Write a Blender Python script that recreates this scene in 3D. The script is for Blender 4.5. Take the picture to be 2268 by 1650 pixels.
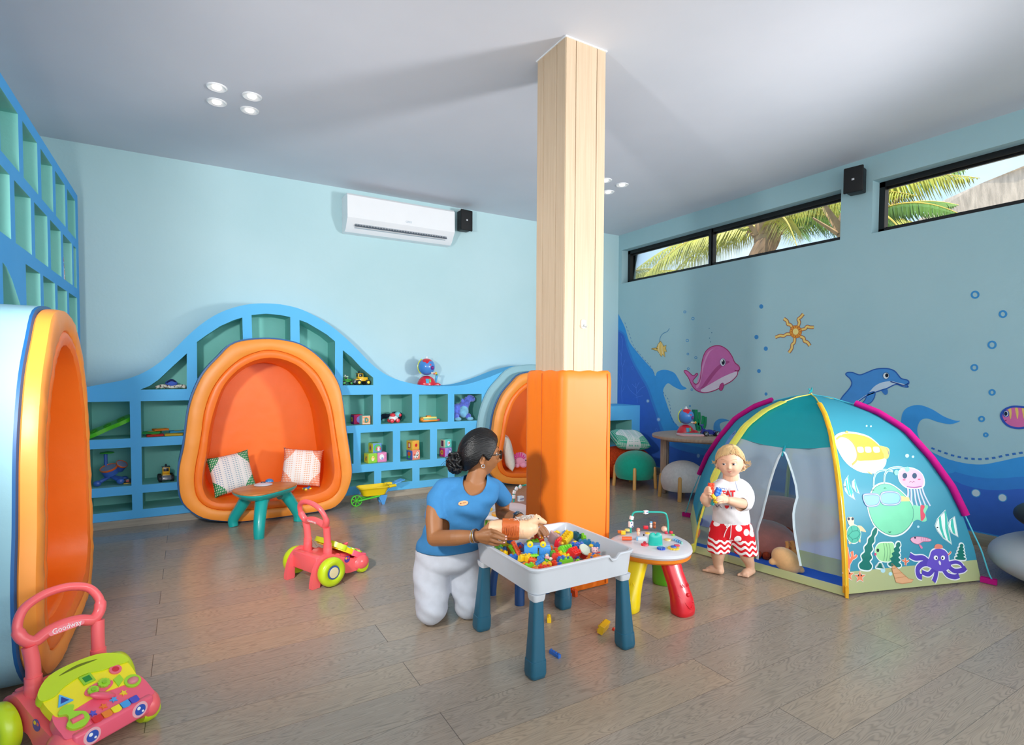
import bpy, bmesh, math, random
from mathutils import Vector, Matrix, Euler
from mathutils.geometry import tessellate_polygon
for _o in list(bpy.data.objects): bpy.data.objects.remove(_o, do_unlink=True)
S = bpy.context.scene
COL = S.collection
PI = math.pi
rnd = random.Random(7)

# ------------------------------------------------------------------ camera
FPX, YAW, PITCH, ROLL, PPY, CAMH = 1216.1, .534227, .0332245, -.0050164, 865.7, 1.25
_f = Vector((math.sin(YAW)*math.cos(PITCH), math.cos(YAW)*math.cos(PITCH), -math.sin(PITCH)))
_r = Vector((math.cos(YAW), -math.sin(YAW), 0)); _d = _f.cross(_r)
_rr = math.cos(ROLL)*_r + math.sin(ROLL)*_d; _dd = -math.sin(ROLL)*_r + math.cos(ROLL)*_d
cam_d = bpy.data.cameras.new('camera'); cam = bpy.data.objects.new('camera', cam_d); COL.objects.link(cam)
cam_d.sensor_width = 36; cam_d.sensor_fit = 'HORIZONTAL'; cam_d.lens = 36*FPX/2268
cam_d.shift_y = (PPY-825)/2268; cam_d.clip_start = .05; cam_d.clip_end = 300
_m = Matrix((_rr, -_dd, -_f)).transposed().to_4x4(); _m.translation = (0, 0, CAMH); cam.matrix_world = _m
S.camera = cam
CAMO = Vector((0, 0, CAMH))
def ray(x, y): return (_rr*((x-1134)/FPX) + _dd*((y-PPY)/FPX) + _f)
def on(ax, v, x, y):
    d = ray(x, y); return CAMO + d*((v-CAMO[ax])/d[ax])
def onX(x, y, v): return on(0, v, x, y)
def onY(x, y, v): return on(1, v, x, y)
def onZ(x, y, v=0.): return on(2, v, x, y)

# ------------------------------------------------------------------ look
S.view_settings.view_transform = 'Standard'; S.view_settings.look = 'None'
S.view_settings.gamma = 1; S.view_settings.use_curve_mapping = False
S.view_settings.exposure = 0.55

# ------------------------------------------------------------------ world (tropical sky, soft cloud)
W = bpy.data.worlds.new('sky'); S.world = W; W.use_nodes = True
wn = W.node_tree.nodes; wl = W.node_tree.links; wn.clear()
wo = wn.new('ShaderNodeOutputWorld'); bg = wn.new('ShaderNodeBackground'); bg.inputs[1].default_value = 1.0
tc = wn.new('ShaderNodeTexCoord'); sx = wn.new('ShaderNodeSeparateXYZ'); rp = wn.new('ShaderNodeValToRGB')
rp.color_ramp.elements[0].position = 0.; rp.color_ramp.elements[0].color = (.62, .80, 1., 1)
rp.color_ramp.elements[1].position = .8; rp.color_ramp.elements[1].color = (.30, .56, .95, 1)
nz = wn.new('ShaderNodeTexNoise'); nz.inputs['Scale'].default_value = 3.; nz.inputs['Detail'].default_value = 6
mr = wn.new('ShaderNodeMapRange'); mr.inputs[1].default_value = .45; mr.inputs[2].default_value = .65
mx = wn.new('ShaderNodeMix'); mx.data_type = 'RGBA'; mx.inputs[7].default_value = (1, 1, 1, 1)
wl.new(tc.outputs['Generated'], sx.inputs[0]); wl.new(sx.outputs[2], rp.inputs[0]); wl.new(tc.outputs['Generated'], nz.inputs[0])
wl.new(nz.outputs[0], mr.inputs[0]); wl.new(mr.outputs[0], mx.inputs[0]); wl.new(rp.outputs[0], mx.inputs[6])
wl.new(mx.outputs[2], bg.inputs[0]); wl.new(bg.outputs[0], wo.inputs[0])

def area(name, loc, target, size, power, col=(1, 1, 1), sy=None):
    L = bpy.data.lights.new(name, 'AREA'); L.energy = power; L.color = col; L.size = size
    if sy: L.shape = 'RECTANGLE'; L.size_y = sy
    o = bpy.data.objects.new(name, L); COL.objects.link(o); o.location = loc
    o.rotation_euler = (Vector(target)-Vector(loc)).to_track_quat('-Z', 'Y').to_euler(); return o
sun_d = bpy.data.lights.new('sun', 'SUN'); sun_d.energy = 4.0; sun_d.angle = .01; sun_d.color = (1, .93, .8)
sun = bpy.data.objects.new('sun', sun_d); COL.objects.link(sun)
sun.rotation_euler = Vector((.35, .55, -1.)).to_track_quat('-Z', 'Y').to_euler()
def spot(name, loc, target, power, size, blend, soft, col):
    L = bpy.data.lights.new(name, 'SPOT'); L.energy = power; L.spot_size = math.radians(size); L.spot_blend = blend; L.shadow_soft_size = soft; L.color = col
    o = bpy.data.objects.new(name, L); COL.objects.link(o); o.location = loc; o.rotation_euler = (Vector(target)-Vector(loc)).to_track_quat('-Z', 'Y').to_euler(); return o
spot('flash_left', (-.62, 1.5, 1.72), (2.0, 5.0, 1.3), 190, 112, 1., .10, (1, .97, .94))
spot('flash_right', (4.25, -.3, 1.4), (1.1, 5.6, 2.5), 360, 84, .9, .3, (.98, .98, 1.))
area('added_front_fill', (1.8, -1.6, 1.9), (2., 4, 1.2), 5.5, 62, (1., .98, .96), 2.2)  # broad soft fill added behind the camera; no glazed wall stands there

# ------------------------------------------------------------------ materials
def lin(h):
    h = h.lstrip('#'); c = [int(h[i:i+2], 16)/255 for i in (0, 2, 4)]
    return tuple([(v/12.92 if v <= .04045 else ((v+.055)/1.055)**2.4) for v in c]+[1.])
MATS = {}
def mat(name, hexc, rough=.5, var=.04, vs=6., bump=0., bs=60., spec=.5, coat=0., metal=0., trans=0., alpha=1., sub=0., stretch=None, emit=None, es=1., sheen=0.):
    if name in MATS: return MATS[name]
    m = bpy.data.materials.new(name); m.use_nodes = True; MATS[name] = m
    n = m.node_tree.nodes; l = m.node_tree.links; b = n['Principled BSDF']
    c = lin(hexc); m.diffuse_color = c
    b.inputs['Roughness'].default_value = rough; b.inputs['Specular IOR Level'].default_value = spec
    b.inputs['Coat Weight'].default_value = coat; b.inputs['Metallic'].default_value = metal
    b.inputs['Coat Roughness'].default_value = .08
    b.inputs['Transmission Weight'].default_value = trans; b.inputs['Alpha'].default_value = alpha
    if sheen: b.inputs['Sheen Weight'].default_value = sheen
    if sub: b.inputs['Subsurface Weight'].default_value = sub; b.inputs['Subsurface Radius'].default_value = (.012, .005, .003)
    if emit: b.inputs['Emission Color'].default_value = lin(emit); b.inputs['Emission Strength'].default_value = es
    t = n.new('ShaderNodeTexCoord'); mp = n.new('ShaderNodeMapping')
    if stretch: mp.inputs['Scale'].default_value = stretch
    l.new(t.outputs['Object'], mp.inputs[0])
    nz = n.new('ShaderNodeTexNoise'); nz.inputs['Scale'].default_value = vs; nz.inputs['Detail'].default_value = 4
    l.new(mp.outputs[0], nz.inputs['Vector'])
    r = n.new('ShaderNodeValToRGB')
    r.color_ramp.elements[0].position = .3; r.color_ramp.elements[1].position = .7
    r.color_ramp.elements[0].color = tuple([max(0, v*(1-var)) for v in c[:3]]+[1]); r.color_ramp.elements[1].color = tuple([min(1, v*(1+var)) for v in c[:3]]+[1])
    l.new(nz.outputs[0], r.inputs[0]); l.new(r.outputs[0], b.inputs['Base Color'])
    if bump:
        n2 = n.new('ShaderNodeTexNoise'); n2.inputs['Scale'].default_value = bs; n2.inputs['Detail'].default_value = 5
        l.new(mp.outputs[0], n2.inputs['Vector'])
        bp = n.new('ShaderNodeBump'); bp.inputs['Strength'].default_value = bump; bp.inputs['Distance'].default_value = .01
        l.new(n2.outputs[0], bp.inputs['Height']); l.new(bp.outputs[0], b.inputs['Normal'])
    return m
def pl(hexc, rough=.28, name=None):            # glossy toy plastic, one per colour
    return mat(name or 'plastic_'+hexc.strip('#'), hexc, rough, var=.02, vs=9, coat=.25)
def cl(hexc, name=None, bump=.25, bs=260, rough=.85, **k):        # cloth
    return mat(name or 'cloth_'+hexc.strip('#'), hexc, rough, var=.05, vs=25, bump=bump, bs=bs, spec=.25, **k)
def pt(hexc):                                  # flat paint / print
    return mat('paint_'+hexc.strip('#'), hexc, .6, var=.03, vs=14, spec=.3)

# ------------------------------------------------------------------ mesh builder
def basis(d):
    d = Vector(d).normalized(); a = Vector((0, 0, 1)) if abs(d.z) < .95 else Vector((1, 0, 0))
    u = a.cross(d).normalized(); return u, d.cross(u).normalized(), d
def resample(P, n, closed=True):
    P = [Vector(p) for p in P]; Q = P+[P[0]] if closed else P
    L = [0.]
    for a, b in zip(Q, Q[1:]): L.append(L[-1]+(b-a).length)
    out = []; k = 0; m = n if closed else n-1
    for i in range(n):
        s = L[-1]*i/m
        while k < len(L)-2 and L[k+1] < s: k += 1
        t = (s-L[k])/max(1e-9, L[k+1]-L[k]); out.append(Q[k].lerp(Q[k+1], min(1, t)))
    return out
def spline(P, sub=6, closed=True):
    P = [Vector(p) for p in P]; n = len(P); out = []
    rng = range(n) if closed else range(n-1)
    for i in rng:
        if closed: p0, p1, p2, p3 = P[i-1], P[i], P[(i+1) % n], P[(i+2) % n]
        else: p0, p1, p2, p3 = P[max(0, i-1)], P[i], P[i+1], P[min(n-1, i+2)]
        for k in range(sub):
            t = k/sub
            out.append(.5*((2*p1)+(p2-p0)*t+(2*p0-5*p1+4*p2-p3)*t*t+(3*p1-p0-3*p2+p3)*t**3))
    if not closed: out.append(P[-1].copy())
    return out
class MB:
    def __init__(s, *mats):
        s.bm = bmesh.new(); s.mats = list(mats)
    def mi(s, m):
        if m is None: return 0
        if m not in s.mats: s.mats.append(m)
        return s.mats.index(m)
    def _new(s, old, m, M=None, bev=0, seg=2, ang=.6):
        fs = [f for f in s.bm.faces if f not in old] if old is not None else []
        return fs
    def box(s, c, size, m=None, rot=None, bev=0, seg=2, M=None, taper=None):
        r = bmesh.ops.create_cube(s.bm, size=1); vs = r['verts']
        for v in vs:
            v.co = Vector((v.co.x*size[0], v.co.y*size[1], v.co.z*size[2]))
            if taper and v.co.z > 0: v.co.x *= taper[0]; v.co.y *= taper[1]
        if bev:
            es = list({e for v in vs for e in v.link_edges})
            r = bmesh.ops.bevel(s.bm, geom=es, offset=bev, segments=seg, affect='EDGES', profile=.5)
            vs = list({v for f in r['faces'] for v in f.verts} | {v for v in vs if v.is_valid})
        X = Matrix.Translation(Vector(c)) @ (Euler(rot).to_matrix().to_4x4() if rot is not None and not isinstance(rot, Matrix) else (rot.to_4x4() if rot is not None else Matrix.Identity(4)))
        if M is not None: X = M @ X
        i = s.mi(m)
        for v in vs: v.co = X @ v.co
        for f in {f for v in vs for f in v.link_faces}: f.material_index = i
        return s
    def rings(s, R, m=None, cap=(True, True), closed=True):
        i = s.mi(m); V = [[s.bm.verts.new(p) for p in r] for r in R]; n = len(R[0])
        for a, b in zip(V, V[1:]):
            for k in range(n if closed else n-1):
                f = s.bm.faces.new((a[k], a[(k+1) % n], b[(k+1) % n], b[k])); f.material_index = i
        if cap[0]: f = s.bm.faces.new(V[0][::-1]); f.material_index = i
        if cap[1]: f = s.bm.faces.new(V[-1]); f.material_index = i
        return s
    def tube(s, P, r, m=None, n=12, flat=None, cap=(True, True), closed=False, up=None):
        P = [Vector(p) for p in P]; R = []
        rr = r if isinstance(r, (list, tuple)) else [r]*len(P)
        if len(rr) != len(P): rr = [rr[min(len(rr)-1, int(k*len(rr)/len(P)))] for k in range(len(P))]
        u = None
        for k, p in enumerate(P):
            if closed: d = P[(k+1) % len(P)]-P[k-1]
            else: d = P[min(len(P)-1, k+1)]-P[max(0, k-1)]
            if d.length < 1e-9: d = Vector((0, 0, 1))
            d.normalize()
            if up is not None: u = Vector(up).cross(d).normalized()
            elif u is None: u = basis(d)[0]
            else:
                u = u-d*u.dot(d)
                u = u.normalized() if u.length > 1e-6 else basis(d)[0]
            v = d.cross(u).normalized()
            fl = (flat[k] if isinstance(flat, list) else flat) if flat else 1.
            R.append([p+u*(rr[k]*math.cos(2*PI*j/n))+v*(rr[k]*fl*math.sin(2*PI*j/n)) for j in range(n)])
        if closed: R.append(R[0]); return s._closedrings(R[:-1], m)
        return s.rings(R, m, cap)
    def _closedrings(s, R, m):
        i = s.mi(m); V = [[s.bm.verts.new(p) for p in r] for r in R]; n = len(R[0])
        for q in range(len(V)):
            a, b = V[q], V[(q+1) % len(V)]
            for k in range(n):
                f = s.bm.faces.new((a[k], a[(k+1) % n], b[(k+1) % n], b[k])); f.material_index = i
        return s
    def cyl(s, a, b, r0, r1=None, m=None, n=20, bev=0):
        r1 = r0 if r1 is None else r1; a = Vector(a); b = Vector(b)
        if bev:
            d = (b-a).normalized()
            P = [a, a+d*bev*.3, a+d*bev, b-d*bev, b-d*bev*.3, b]; R = [r0-bev, r0-bev*.3, r0, r1, r1-bev*.3, r1-bev]
        else: P = [a, b]; R = [r0, r1]
        u, v, w = basis(b-a)
        return s.rings([[p+u*(q*math.cos(2*PI*j/n))+v*(q*math.sin(2*PI*j/n)) for j in range(n)] for p, q in zip(P, R)], m)
    def lathe(s, prof, m=None, n=28, M=None, cap=(True, True), sx=1., sy=1.):
        R = [[Vector((r*math.cos(2*PI*j/n)*sx, r*math.sin(2*PI*j/n)*sy, z)) for j in range(n)] for r, z in prof]
        if M is not None: R = [[M @ p for p in q] for q in R]
        return s.rings(R, m, cap)
    def ball(s, c, r, m=None, n=20, rot=None, fn=None, M=None, k=None):
        r = (r, r, r) if isinstance(r, (int, float)) else r; k = k or n*2//3
        X = Matrix.Translation(Vector(c)) @ (Euler(rot).to_matrix().to_4x4() if rot is not None else Matrix.Identity(4))
        if M is not None: X = M @ X
        R = []
        for a in range(1, k):
            t = PI*a/k
            ring = []
            for j in range(n):
                p = Vector((math.sin(t)*math.cos(2*PI*j/n), math.sin(t)*math.sin(2*PI*j/n), -math.cos(t)))
                if fn: p = fn(p)
                ring.append(X @ Vector((p.x*r[0], p.y*r[1], p.z*r[2])))
            R.append(ring)
        i = s.mi(m); V = [[s.bm.verts.new(p) for p in q] for q in R]
        lo = Vector((0, 0, -1)); hi = Vector((0, 0, 1))
        if fn: lo = fn(lo); hi = fn(hi)
        a = s.bm.verts.new(X @ Vector((lo.x*r[0], lo.y*r[1], lo.z*r[2]))); b = s.bm.verts.new(X @ Vector((hi.x*r[0], hi.y*r[1], hi.z*r[2])))
        for q in range(len(V)-1):
            for j in range(n):
                f = s.bm.faces.new((V[q][j], V[q][(j+1) % n], V[q+1][(j+1) % n], V[q+1][j])); f.material_index = i
        for j in range(n):
            f = s.bm.faces.new((a, V[0][(j+1) % n], V[0][j])); f.material_index = i
            f = s.bm.faces.new((b, V[-1][j], V[-1][(j+1) % n])); f.material_index = i
        return s
    def poly(s, loops, fn, m=None, depth=None, back=True, side=None, front=True):
        """loops: outer + holes as 2D lists; fn(u,v,w)->Vector; depth along w extrudes"""
        i = s.mi(m); j = s.mi(side) if side else i
        flat = [tuple(p)[:2] for L in loops for p in L]
        tr = tessellate_polygon([[Vector((p[0], p[1], 0)) for p in L] for L in loops])
        A = [s.bm.verts.new(fn(p[0], p[1], 0.)) for p in flat]
        if front:
            for t in tr:
                try: f = s.bm.faces.new([A[k] for k in t]); f.material_index = i
                except ValueError: pass
        if depth is not None:
            Bv = [s.bm.verts.new(fn(p[0], p[1], depth)) for p in flat]
            if back:
                for t in tr:
                    try: f = s.bm.faces.new([Bv[k] for k in t][::-1]); f.material_index = i
                    except ValueError: pass
            o = 0
            for L in loops:
                n = len(L)
                for k in range(n):
                    f = s.bm.faces.new((A[o+k], A[o+(k+1) % n], Bv[o+(k+1) % n], Bv[o+k])); f.material_index = j
                o += n
        return s
    def text(s, body, fn, size, m=None, depth=.0006, cx=True, bold=0.):
        c = bpy.data.curves.new('t', 'FONT'); c.body = body; c.size = size; c.align_x = 'CENTER' if cx else 'LEFT'; c.align_y = 'CENTER'; c.extrude = depth; c.resolution_u = 3; c.offset = bold
        o = bpy.data.objects.new('t', c); COL.objects.link(o); bpy.context.view_layer.update()
        me = bpy.data.meshes.new_from_object(o.evaluated_get(bpy.context.evaluated_depsgraph_get()))
        for v in me.vertices: v.co = fn(v.co.x, v.co.y, v.co.z)
        k = len(s.bm.faces); s.bm.from_mesh(me); s.bm.faces.ensure_lookup_table(); i = s.mi(m)
        for f in s.bm.faces[k:]: f.material_index = i
        bpy.data.objects.remove(o, do_unlink=True); bpy.data.curves.remove(c); return s
    def xf(s, M):
        for v in s.bm.verts: v.co = M @ v.co
        return s
    def obj(s, name, parent=None, smooth=40, weld=True, recalc=True, sub=0):
        if weld: bmesh.ops.remove_doubles(s.bm, verts=s.bm.verts, dist=1e-5)
        if recalc: bmesh.ops.recalc_face_normals(s.bm, faces=s.bm.faces)
        if smooth:
            a = math.radians(smooth)
            for f in s.bm.faces: f.smooth = True
            for e in s.bm.edges:
                if len(e.link_faces) == 2 and e.calc_face_angle(0) > a: e.smooth = False
        me = bpy.data.meshes.new(name); s.bm.to_mesh(me); s.bm.free()
        for m in s.mats: me.materials.append(m)
        o = bpy.data.objects.new(name, me); COL.objects.link(o)
        if parent is not None: o.parent = parent
        if sub:
            q = o.modifiers.new('s', 'SUBSURF'); q.levels = sub; q.render_levels = sub
        return o
def thing(name, label, cat, group=None, loc=(0, 0, 0), rz=0):
    o = bpy.data.objects.new(name, None); o.empty_display_size = .05; COL.objects.link(o); o.location = loc; o.rotation_euler = (0, 0, rz)
    return tag(o, label, cat, group)
def tag(o, label, cat, group=None):
    o['label'] = label; o['category'] = cat
    if group: o['group'] = group
    return o
def place(o, loc, rz=0, rot=None):
    o.location = loc; o.rotation_euler = rot if rot is not None else (0, 0, rz); return o
def base(o, loc):
    """geometry was authored in world space: move the thing's origin to its base"""
    loc = Vector(loc); o.location = loc
    for c in o.children: c.location = c.location-loc
    return o
def struct(o): o['kind'] = 'structure'; return o
def kids(o): return [c for c in bpy.data.objects if c.parent == o]
def dup(o, label=None, group=None, loc=None, rz=None):
    def cp(a, p):
        b = a.copy(); COL.objects.link(b); b.parent = p
        for ch in list(a.children): cp(ch, b)
        return b
    r = cp(o, None)
    if label: r['label'] = label
    if group: r['group'] = group
    if loc is not None: r.location = loc
    if rz is not None: r.rotation_euler = (0, 0, rz)
    return r
# ================================================================== SETTING
XR, YB, XL, HC, YF = 5.0, 5.66, -1.03, 3.09, -3.2
SHY, SHX = 5.33, -.7                       # front planes of the built-in shelving
def wallmat(name, a, b, scale=1.1, bump=.12):
    m = mat(name, a, .75, var=.0, bump=bump, bs=35, spec=.3)
    n = m.node_tree.nodes; l = m.node_tree.links
    r = [q for q in n if q.type == 'VALTORGB'][0]; r.color_ramp.elements[0].color = lin(a); r.color_ramp.elements[1].color = lin(b)
    [q for q in n if q.type == 'TEX_NOISE'][0].inputs['Scale'].default_value = scale
    return m
M_WALL = wallmat('aqua_wall_paint', '#B9DADE', '#C1DFE3')
M_WALLR = wallmat('aqua_mural_paint', '#A2C7CF', '#AACCD3')
M_CEIL = wallmat('ceiling_paint', '#D3D6DE', '#DBDDE4', bump=.04)
M_TEAL = wallmat('cubby_teal_paint', '#80CBC3', '#8AD0C9', 3)
M_BLUE = wallmat('shelf_blue_paint', '#5CBCF2', '#69C4F6', 1.5, bump=.06)
M_BLUE2 = wallmat('tall_shelf_blue_paint', '#4AA4E4', '#52AAE8', 1.5, bump=.06)

def plank_mat():
    m = bpy.data.materials.new('oak_planks'); m.use_nodes = True; n = m.node_tree.nodes; l = m.node_tree.links; b = n['Principled BSDF']
    t = n.new('ShaderNodeTexCoord'); s = n.new('ShaderNodeSeparateXYZ'); l.new(t.outputs['Object'], s.inputs[0])
    def mth(op, a, c=None, v=None):
        q = n.new('ShaderNodeMath'); q.operation = op
        if isinstance(a, (int, float)): q.inputs[0].default_value = a
        else: l.new(a, q.inputs[0])
        if c is not None:
            if isinstance(c, (int, float)): q.inputs[1].default_value = c
            else: l.new(c, q.inputs[1])
        return q.outputs[0]
    ry = mth('DIVIDE', mth('SUBTRACT', s.outputs[1], 1.02), .2033)
    row = mth('FLOOR', ry); fy = mth('SUBTRACT', ry, row)
    par = mth('MODULO', mth('ADD', row, 100), 2)               # 0 even, 1 odd rows
    off = mth('ADD', mth('MULTIPLY', par, .785-1.892), 1.892)   # joint offset of the row
    cx = mth('DIVIDE', mth('SUBTRACT', s.outputs[0], off), 2.035)
    colm = mth('FLOOR', cx); fx = mth('SUBTRACT', cx, colm)
    dy = mth('MULTIPLY', mth('MINIMUM', fy, mth('SUBTRACT', 1, fy)), .2033)
    dx = mth('MULTIPLY', mth('MINIMUM', fx, mth('SUBTRACT', 1, fx)), 2.035)
    gap = mth('MINIMUM', mth('DIVIDE', dy, .0011), mth('DIVIDE', dx, .0022))
    gl = mth('MINIMUM', gap, 1.)
    cb = n.new('ShaderNodeCombineXYZ'); l.new(colm, cb.inputs[0]); l.new(row, cb.inputs[1])
    wn_ = n.new('ShaderNodeTexWhiteNoise'); l.new(cb.outputs[0], wn_.inputs['Vector'])
    # grain coordinates: long in x, shifted per plank
    cc = n.new('ShaderNodeCombineXYZ')
    l.new(mth('ADD', mth('MULTIPLY', s.outputs[0], .85), mth('MULTIPLY', wn_.outputs['Value'], 37)), cc.inputs[0])
    l.new(mth('ADD', mth('MULTIPLY', s.outputs[1], 6.5), mth('MULTIPLY', wn_.outputs['Value'], 11)), cc.inputs[1])
    n1 = n.new('ShaderNodeTexNoise'); n1.inputs['Scale'].default_value = 2.6; n1.inputs['Detail'].default_value = 2; n1.inputs['Distortion'].default_value = .35
    l.new(cc.outputs[0], n1.inputs['Vector'])
    wv = mth('SINE', mth('MULTIPLY', n1.outputs[0], 150)); wv = mth('MULTIPLY', mth('ADD', wv, 1), .5)
    wv = mth('POWER', wv, 2.5)
    n2 = n.new('ShaderNodeTexNoise'); n2.inputs['Scale'].default_value = 9; n2.inputs['Detail'].default_value = 6; l.new(cc.outputs[0], n2.inputs['Vector'])
    cd = n.new('ShaderNodeCombineXYZ'); l.new(mth('MULTIPLY', s.outputs[0], 6), cd.inputs[0]); l.new(mth('MULTIPLY', s.outputs[1], 160), cd.inputs[1])
    n3 = n.new('ShaderNodeTexNoise'); n3.inputs['Scale'].default_value = 1.; n3.inputs['Detail'].default_value = 3; l.new(cd.outputs[0], n3.inputs['Vector'])
    g = mth('ADD', mth('MULTIPLY', wv, mth('MULTIPLY', n2.outputs[0], .52)), mth('MULTIPLY', n3.outputs[0], .28))
    r = n.new('ShaderNodeValToRGB'); r.color_ramp.elements[0].position = .08; r.color_ramp.elements[1].position = .75
    r.color_ramp.elements[0].color = lin('#B7A48F'); r.color_ramp.elements[1].color = lin('#7D7266')
    l.new(g, r.inputs[0])
    hs = n.new('ShaderNodeHueSaturation'); l.new(r.outputs[0], hs.inputs['Color'])
    l.new(mth('ADD', .86, mth('MULTIPLY', wn_.outputs['Value'], .22)), hs.inputs['Value'])
    l.new(mth('ADD', .8, mth('MULTIPLY', wn_.outputs['Value'], .35)), hs.inputs['Saturation'])
    mxx = n.new('ShaderNodeMix'); mxx.data_type = 'RGBA'; l.new(gl, mxx.inputs[0]); mxx.inputs[6].default_value = lin('#4a4038'); l.new(hs.outputs[0], mxx.inputs[7])
    l.new(mxx.outputs[2], b.inputs['Base Color']); b.inputs['Roughness'].default_value = .3; b.inputs['Specular IOR Level'].default_value = .5
    l.new(mth('ADD', .15, mth('MULTIPLY', n3.outputs[0], .14)), b.inputs['Roughness'])
    bp = n.new('ShaderNodeBump'); bp.inputs['Strength'].default_value = .25; bp.inputs['Distance'].default_value = .002
    l.new(mth('SUBTRACT', mth('MULTIPLY', gl, 1.), mth('MULTIPLY', g, .35)), bp.inputs['Height']); l.new(bp.outputs[0], b.inputs['Normal'])
    return m
M_OAK = plank_mat()
b = MB(M_OAK); b.box(((XL+XR)/2, (YF+YB)/2, -.05), (XR-XL+.6, YB-YF+.6, .1)); struct(b.obj('floor', smooth=0))
b = MB(M_CEIL); b.box(((XL+XR)/2, (YF+YB)/2, HC+.1), (XR-XL+.6, YB-YF+.6, .2)); struct(b.obj('ceiling', smooth=0))
b = MB(M_WALL); b.box(((XL+XR)/2, YB+.1, HC/2), (XR-XL+.5, .2, HC)); struct(b.obj('wall_back', smooth=0))
b = MB(M_WALL); b.box((XL-.1, (YF+YB)/2, HC/2), (.2, YB-YF, HC)); struct(b.obj('wall_left', smooth=0))
# wall with the two clerestory openings
WZ0, WZ1 = 2.443, 2.885
W1 = (2.75, 5.6); W2 = (-.6, 2.49)
b = MB(M_WALLR)
b.poly([[(YF, 0), (YB, 0), (YB, HC), (YF, HC)]]+[[(a, WZ0), (a, WZ1), (c, WZ1), (c, WZ0)] for a, c in (W1, W2)], lambda u, v, w: Vector((XR+w, u, v)), None, .25)
wall_right = struct(b.obj('wall_right', smooth=0))
M_BLACK = mat('black_aluminium', '#0E0F11', .35, var=.02, spec=.5)
M_GLASS = bpy.data.materials.new('window_glass'); M_GLASS.use_nodes = True
_n = M_GLASS.node_tree.nodes; _l = M_GLASS.node_tree.links; _n.clear()
_o = _n.new('ShaderNodeOutputMaterial'); _mix = _n.new('ShaderNodeMixShader'); _t = _n.new('ShaderNodeBsdfTransparent'); _g = _n.new('ShaderNodeBsdfGlossy'); _fr = _n.new('ShaderNodeFresnel')
_g.inputs['Roughness'].default_value = .02; _fr.inputs[0].default_value = 1.35; _t.inputs[0].default_value = (.96, .98, .98, 1)
_l.new(_fr.outputs[0], _mix.inputs[0]); _l.new(_t.outputs[0], _mix.inputs[1]); _l.new(_g.outputs[0], _mix.inputs[2]); _l.new(_mix.outputs[0], _o.inputs[0])
def window(n, y0, y1, mull):
    X = XR+.11; z0, z1 = WZ0, WZ1+.02; t = .045; z1 = WZ1
    b = MB(M_BLACK)
    b.box((X+.03, (y0+y1)/2, z0+t/2), (.06, y1-y0, t)); b.box((X+.03, (y0+y1)/2, z1-t/2), (.06, y1-y0, t))
    for y in [y0+t/2, y1-t/2]+mull: b.box((X+.03, y, (z0+z1)/2), (.06, t if y not in mull else .06, z1-z0))
    for y in mull: b.box((X+.012, y, (z0+z1)/2), (.05, .035, z1-z0-.02))
    for a, c in zip([y0+t]+mull, mull+[y1-t]):             # inner sash lips
        b.box((X+.045, (a+c)/2, z0+t+.008), (.02, c-a, .016)); b.box((X+.045, (a+c)/2, z1-t-.008), (.02, c-a, .016))
    w = struct(b.obj('window_%d' % n, smooth=0))
    g = MB(M_GLASS); g.box((X+.045, (y0+y1)/2, (z0+z1)/2), (.004, y1-y0-.05, z1-z0-.05)); g.obj('pane', w, smooth=0)
ym = onX(1574, 550, XR+.11).y
window(1, W1[0], W1[1], [ym]); window(2, W2[0], W2[1], [.95])
# skirting
M_SKIRT = mat('oak_skirting', '#A89F8E', .45, var=.12, vs=5, stretch=(1, 1, 14), bump=.1, bs=40)
b = MB(M_SKIRT); b.box((XR-.008, (YF+5.2)/2, .045), (.016, 5.2-YF, .09), bev=.003); struct(b.obj('baseboard_right'))
b = MB(M_SKIRT); b.box(((SHX+XR)/2-.1, SHY-.006, .029), (XR-SHX-.3, .03, .058)); b2 = struct(b.obj('baseboard_back'))
b = MB(M_WALLR); b.box((XR-.003, (YF+5.2)/2, .094), (.006, 5.2-YF, .008), mat('mural_edge_blue', '#3F9BDD', .6)); struct(b.obj('trim_1'))

# ------------------------------------------------------------------ reading pods
M_ORF = mat('orange_vinyl_face', '#FA9B3C', .42, var=.05, vs=5, bump=.18, bs=9, spec=.5, stretch=(1, 1, 1))
M_ORI = mat('orange_vinyl_inner', '#FF7A1C', .4, var=.05, vs=4, bump=.25, bs=11, spec=.5)
M_NAVY = mat('navy_vinyl', '#1F5F9A', .45)
M_SHELL = wallmat('pod_shell_paint', '#94BDC7', '#9CC4CD')
cz = lambda L: [((180+x/2.947), (640+y/2.947)) for x, y in L]
def tr(L, Y): 
    o = []
    for x, y in cz(L):
        p = onY(x, y, Y); o.append((p.x-.604, p.z))
    return o
PO = tr([(1180, 325), (1000, 352), (900, 440), (800, 550), (735, 680), (700, 800), (680, 950), (668, 1040), (642, 1150), (635, 1250), (650, 1370), (700, 1440), (800, 1500), (950, 1520), (1100, 1518), (1300, 1492), (1500, 1462), (1640, 1435), (1710, 1375), (1752, 1290), (1770, 1200), (1760, 1100), (1745, 1000), (1730, 900), (1700, 680), (1650, 560), (1560, 450), (1450, 370), (1330, 335)], 4.97)
PS = tr([(1200, 400), (1060, 445), (960, 520), (890, 600), (840, 690), (805, 800), (785, 940), (768, 1050), (748, 1150), (738, 1250), (752, 1350), (800, 1410), (880, 1442), (1000, 1447), (1200, 1437), (1400, 1418), (1580, 1390), (1670, 1330), (1698, 1230), (1687, 1100), (1665, 960), (1640, 800), (1605, 680), (1545, 560), (1450, 470), (1330, 415)], 4.97)
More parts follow.
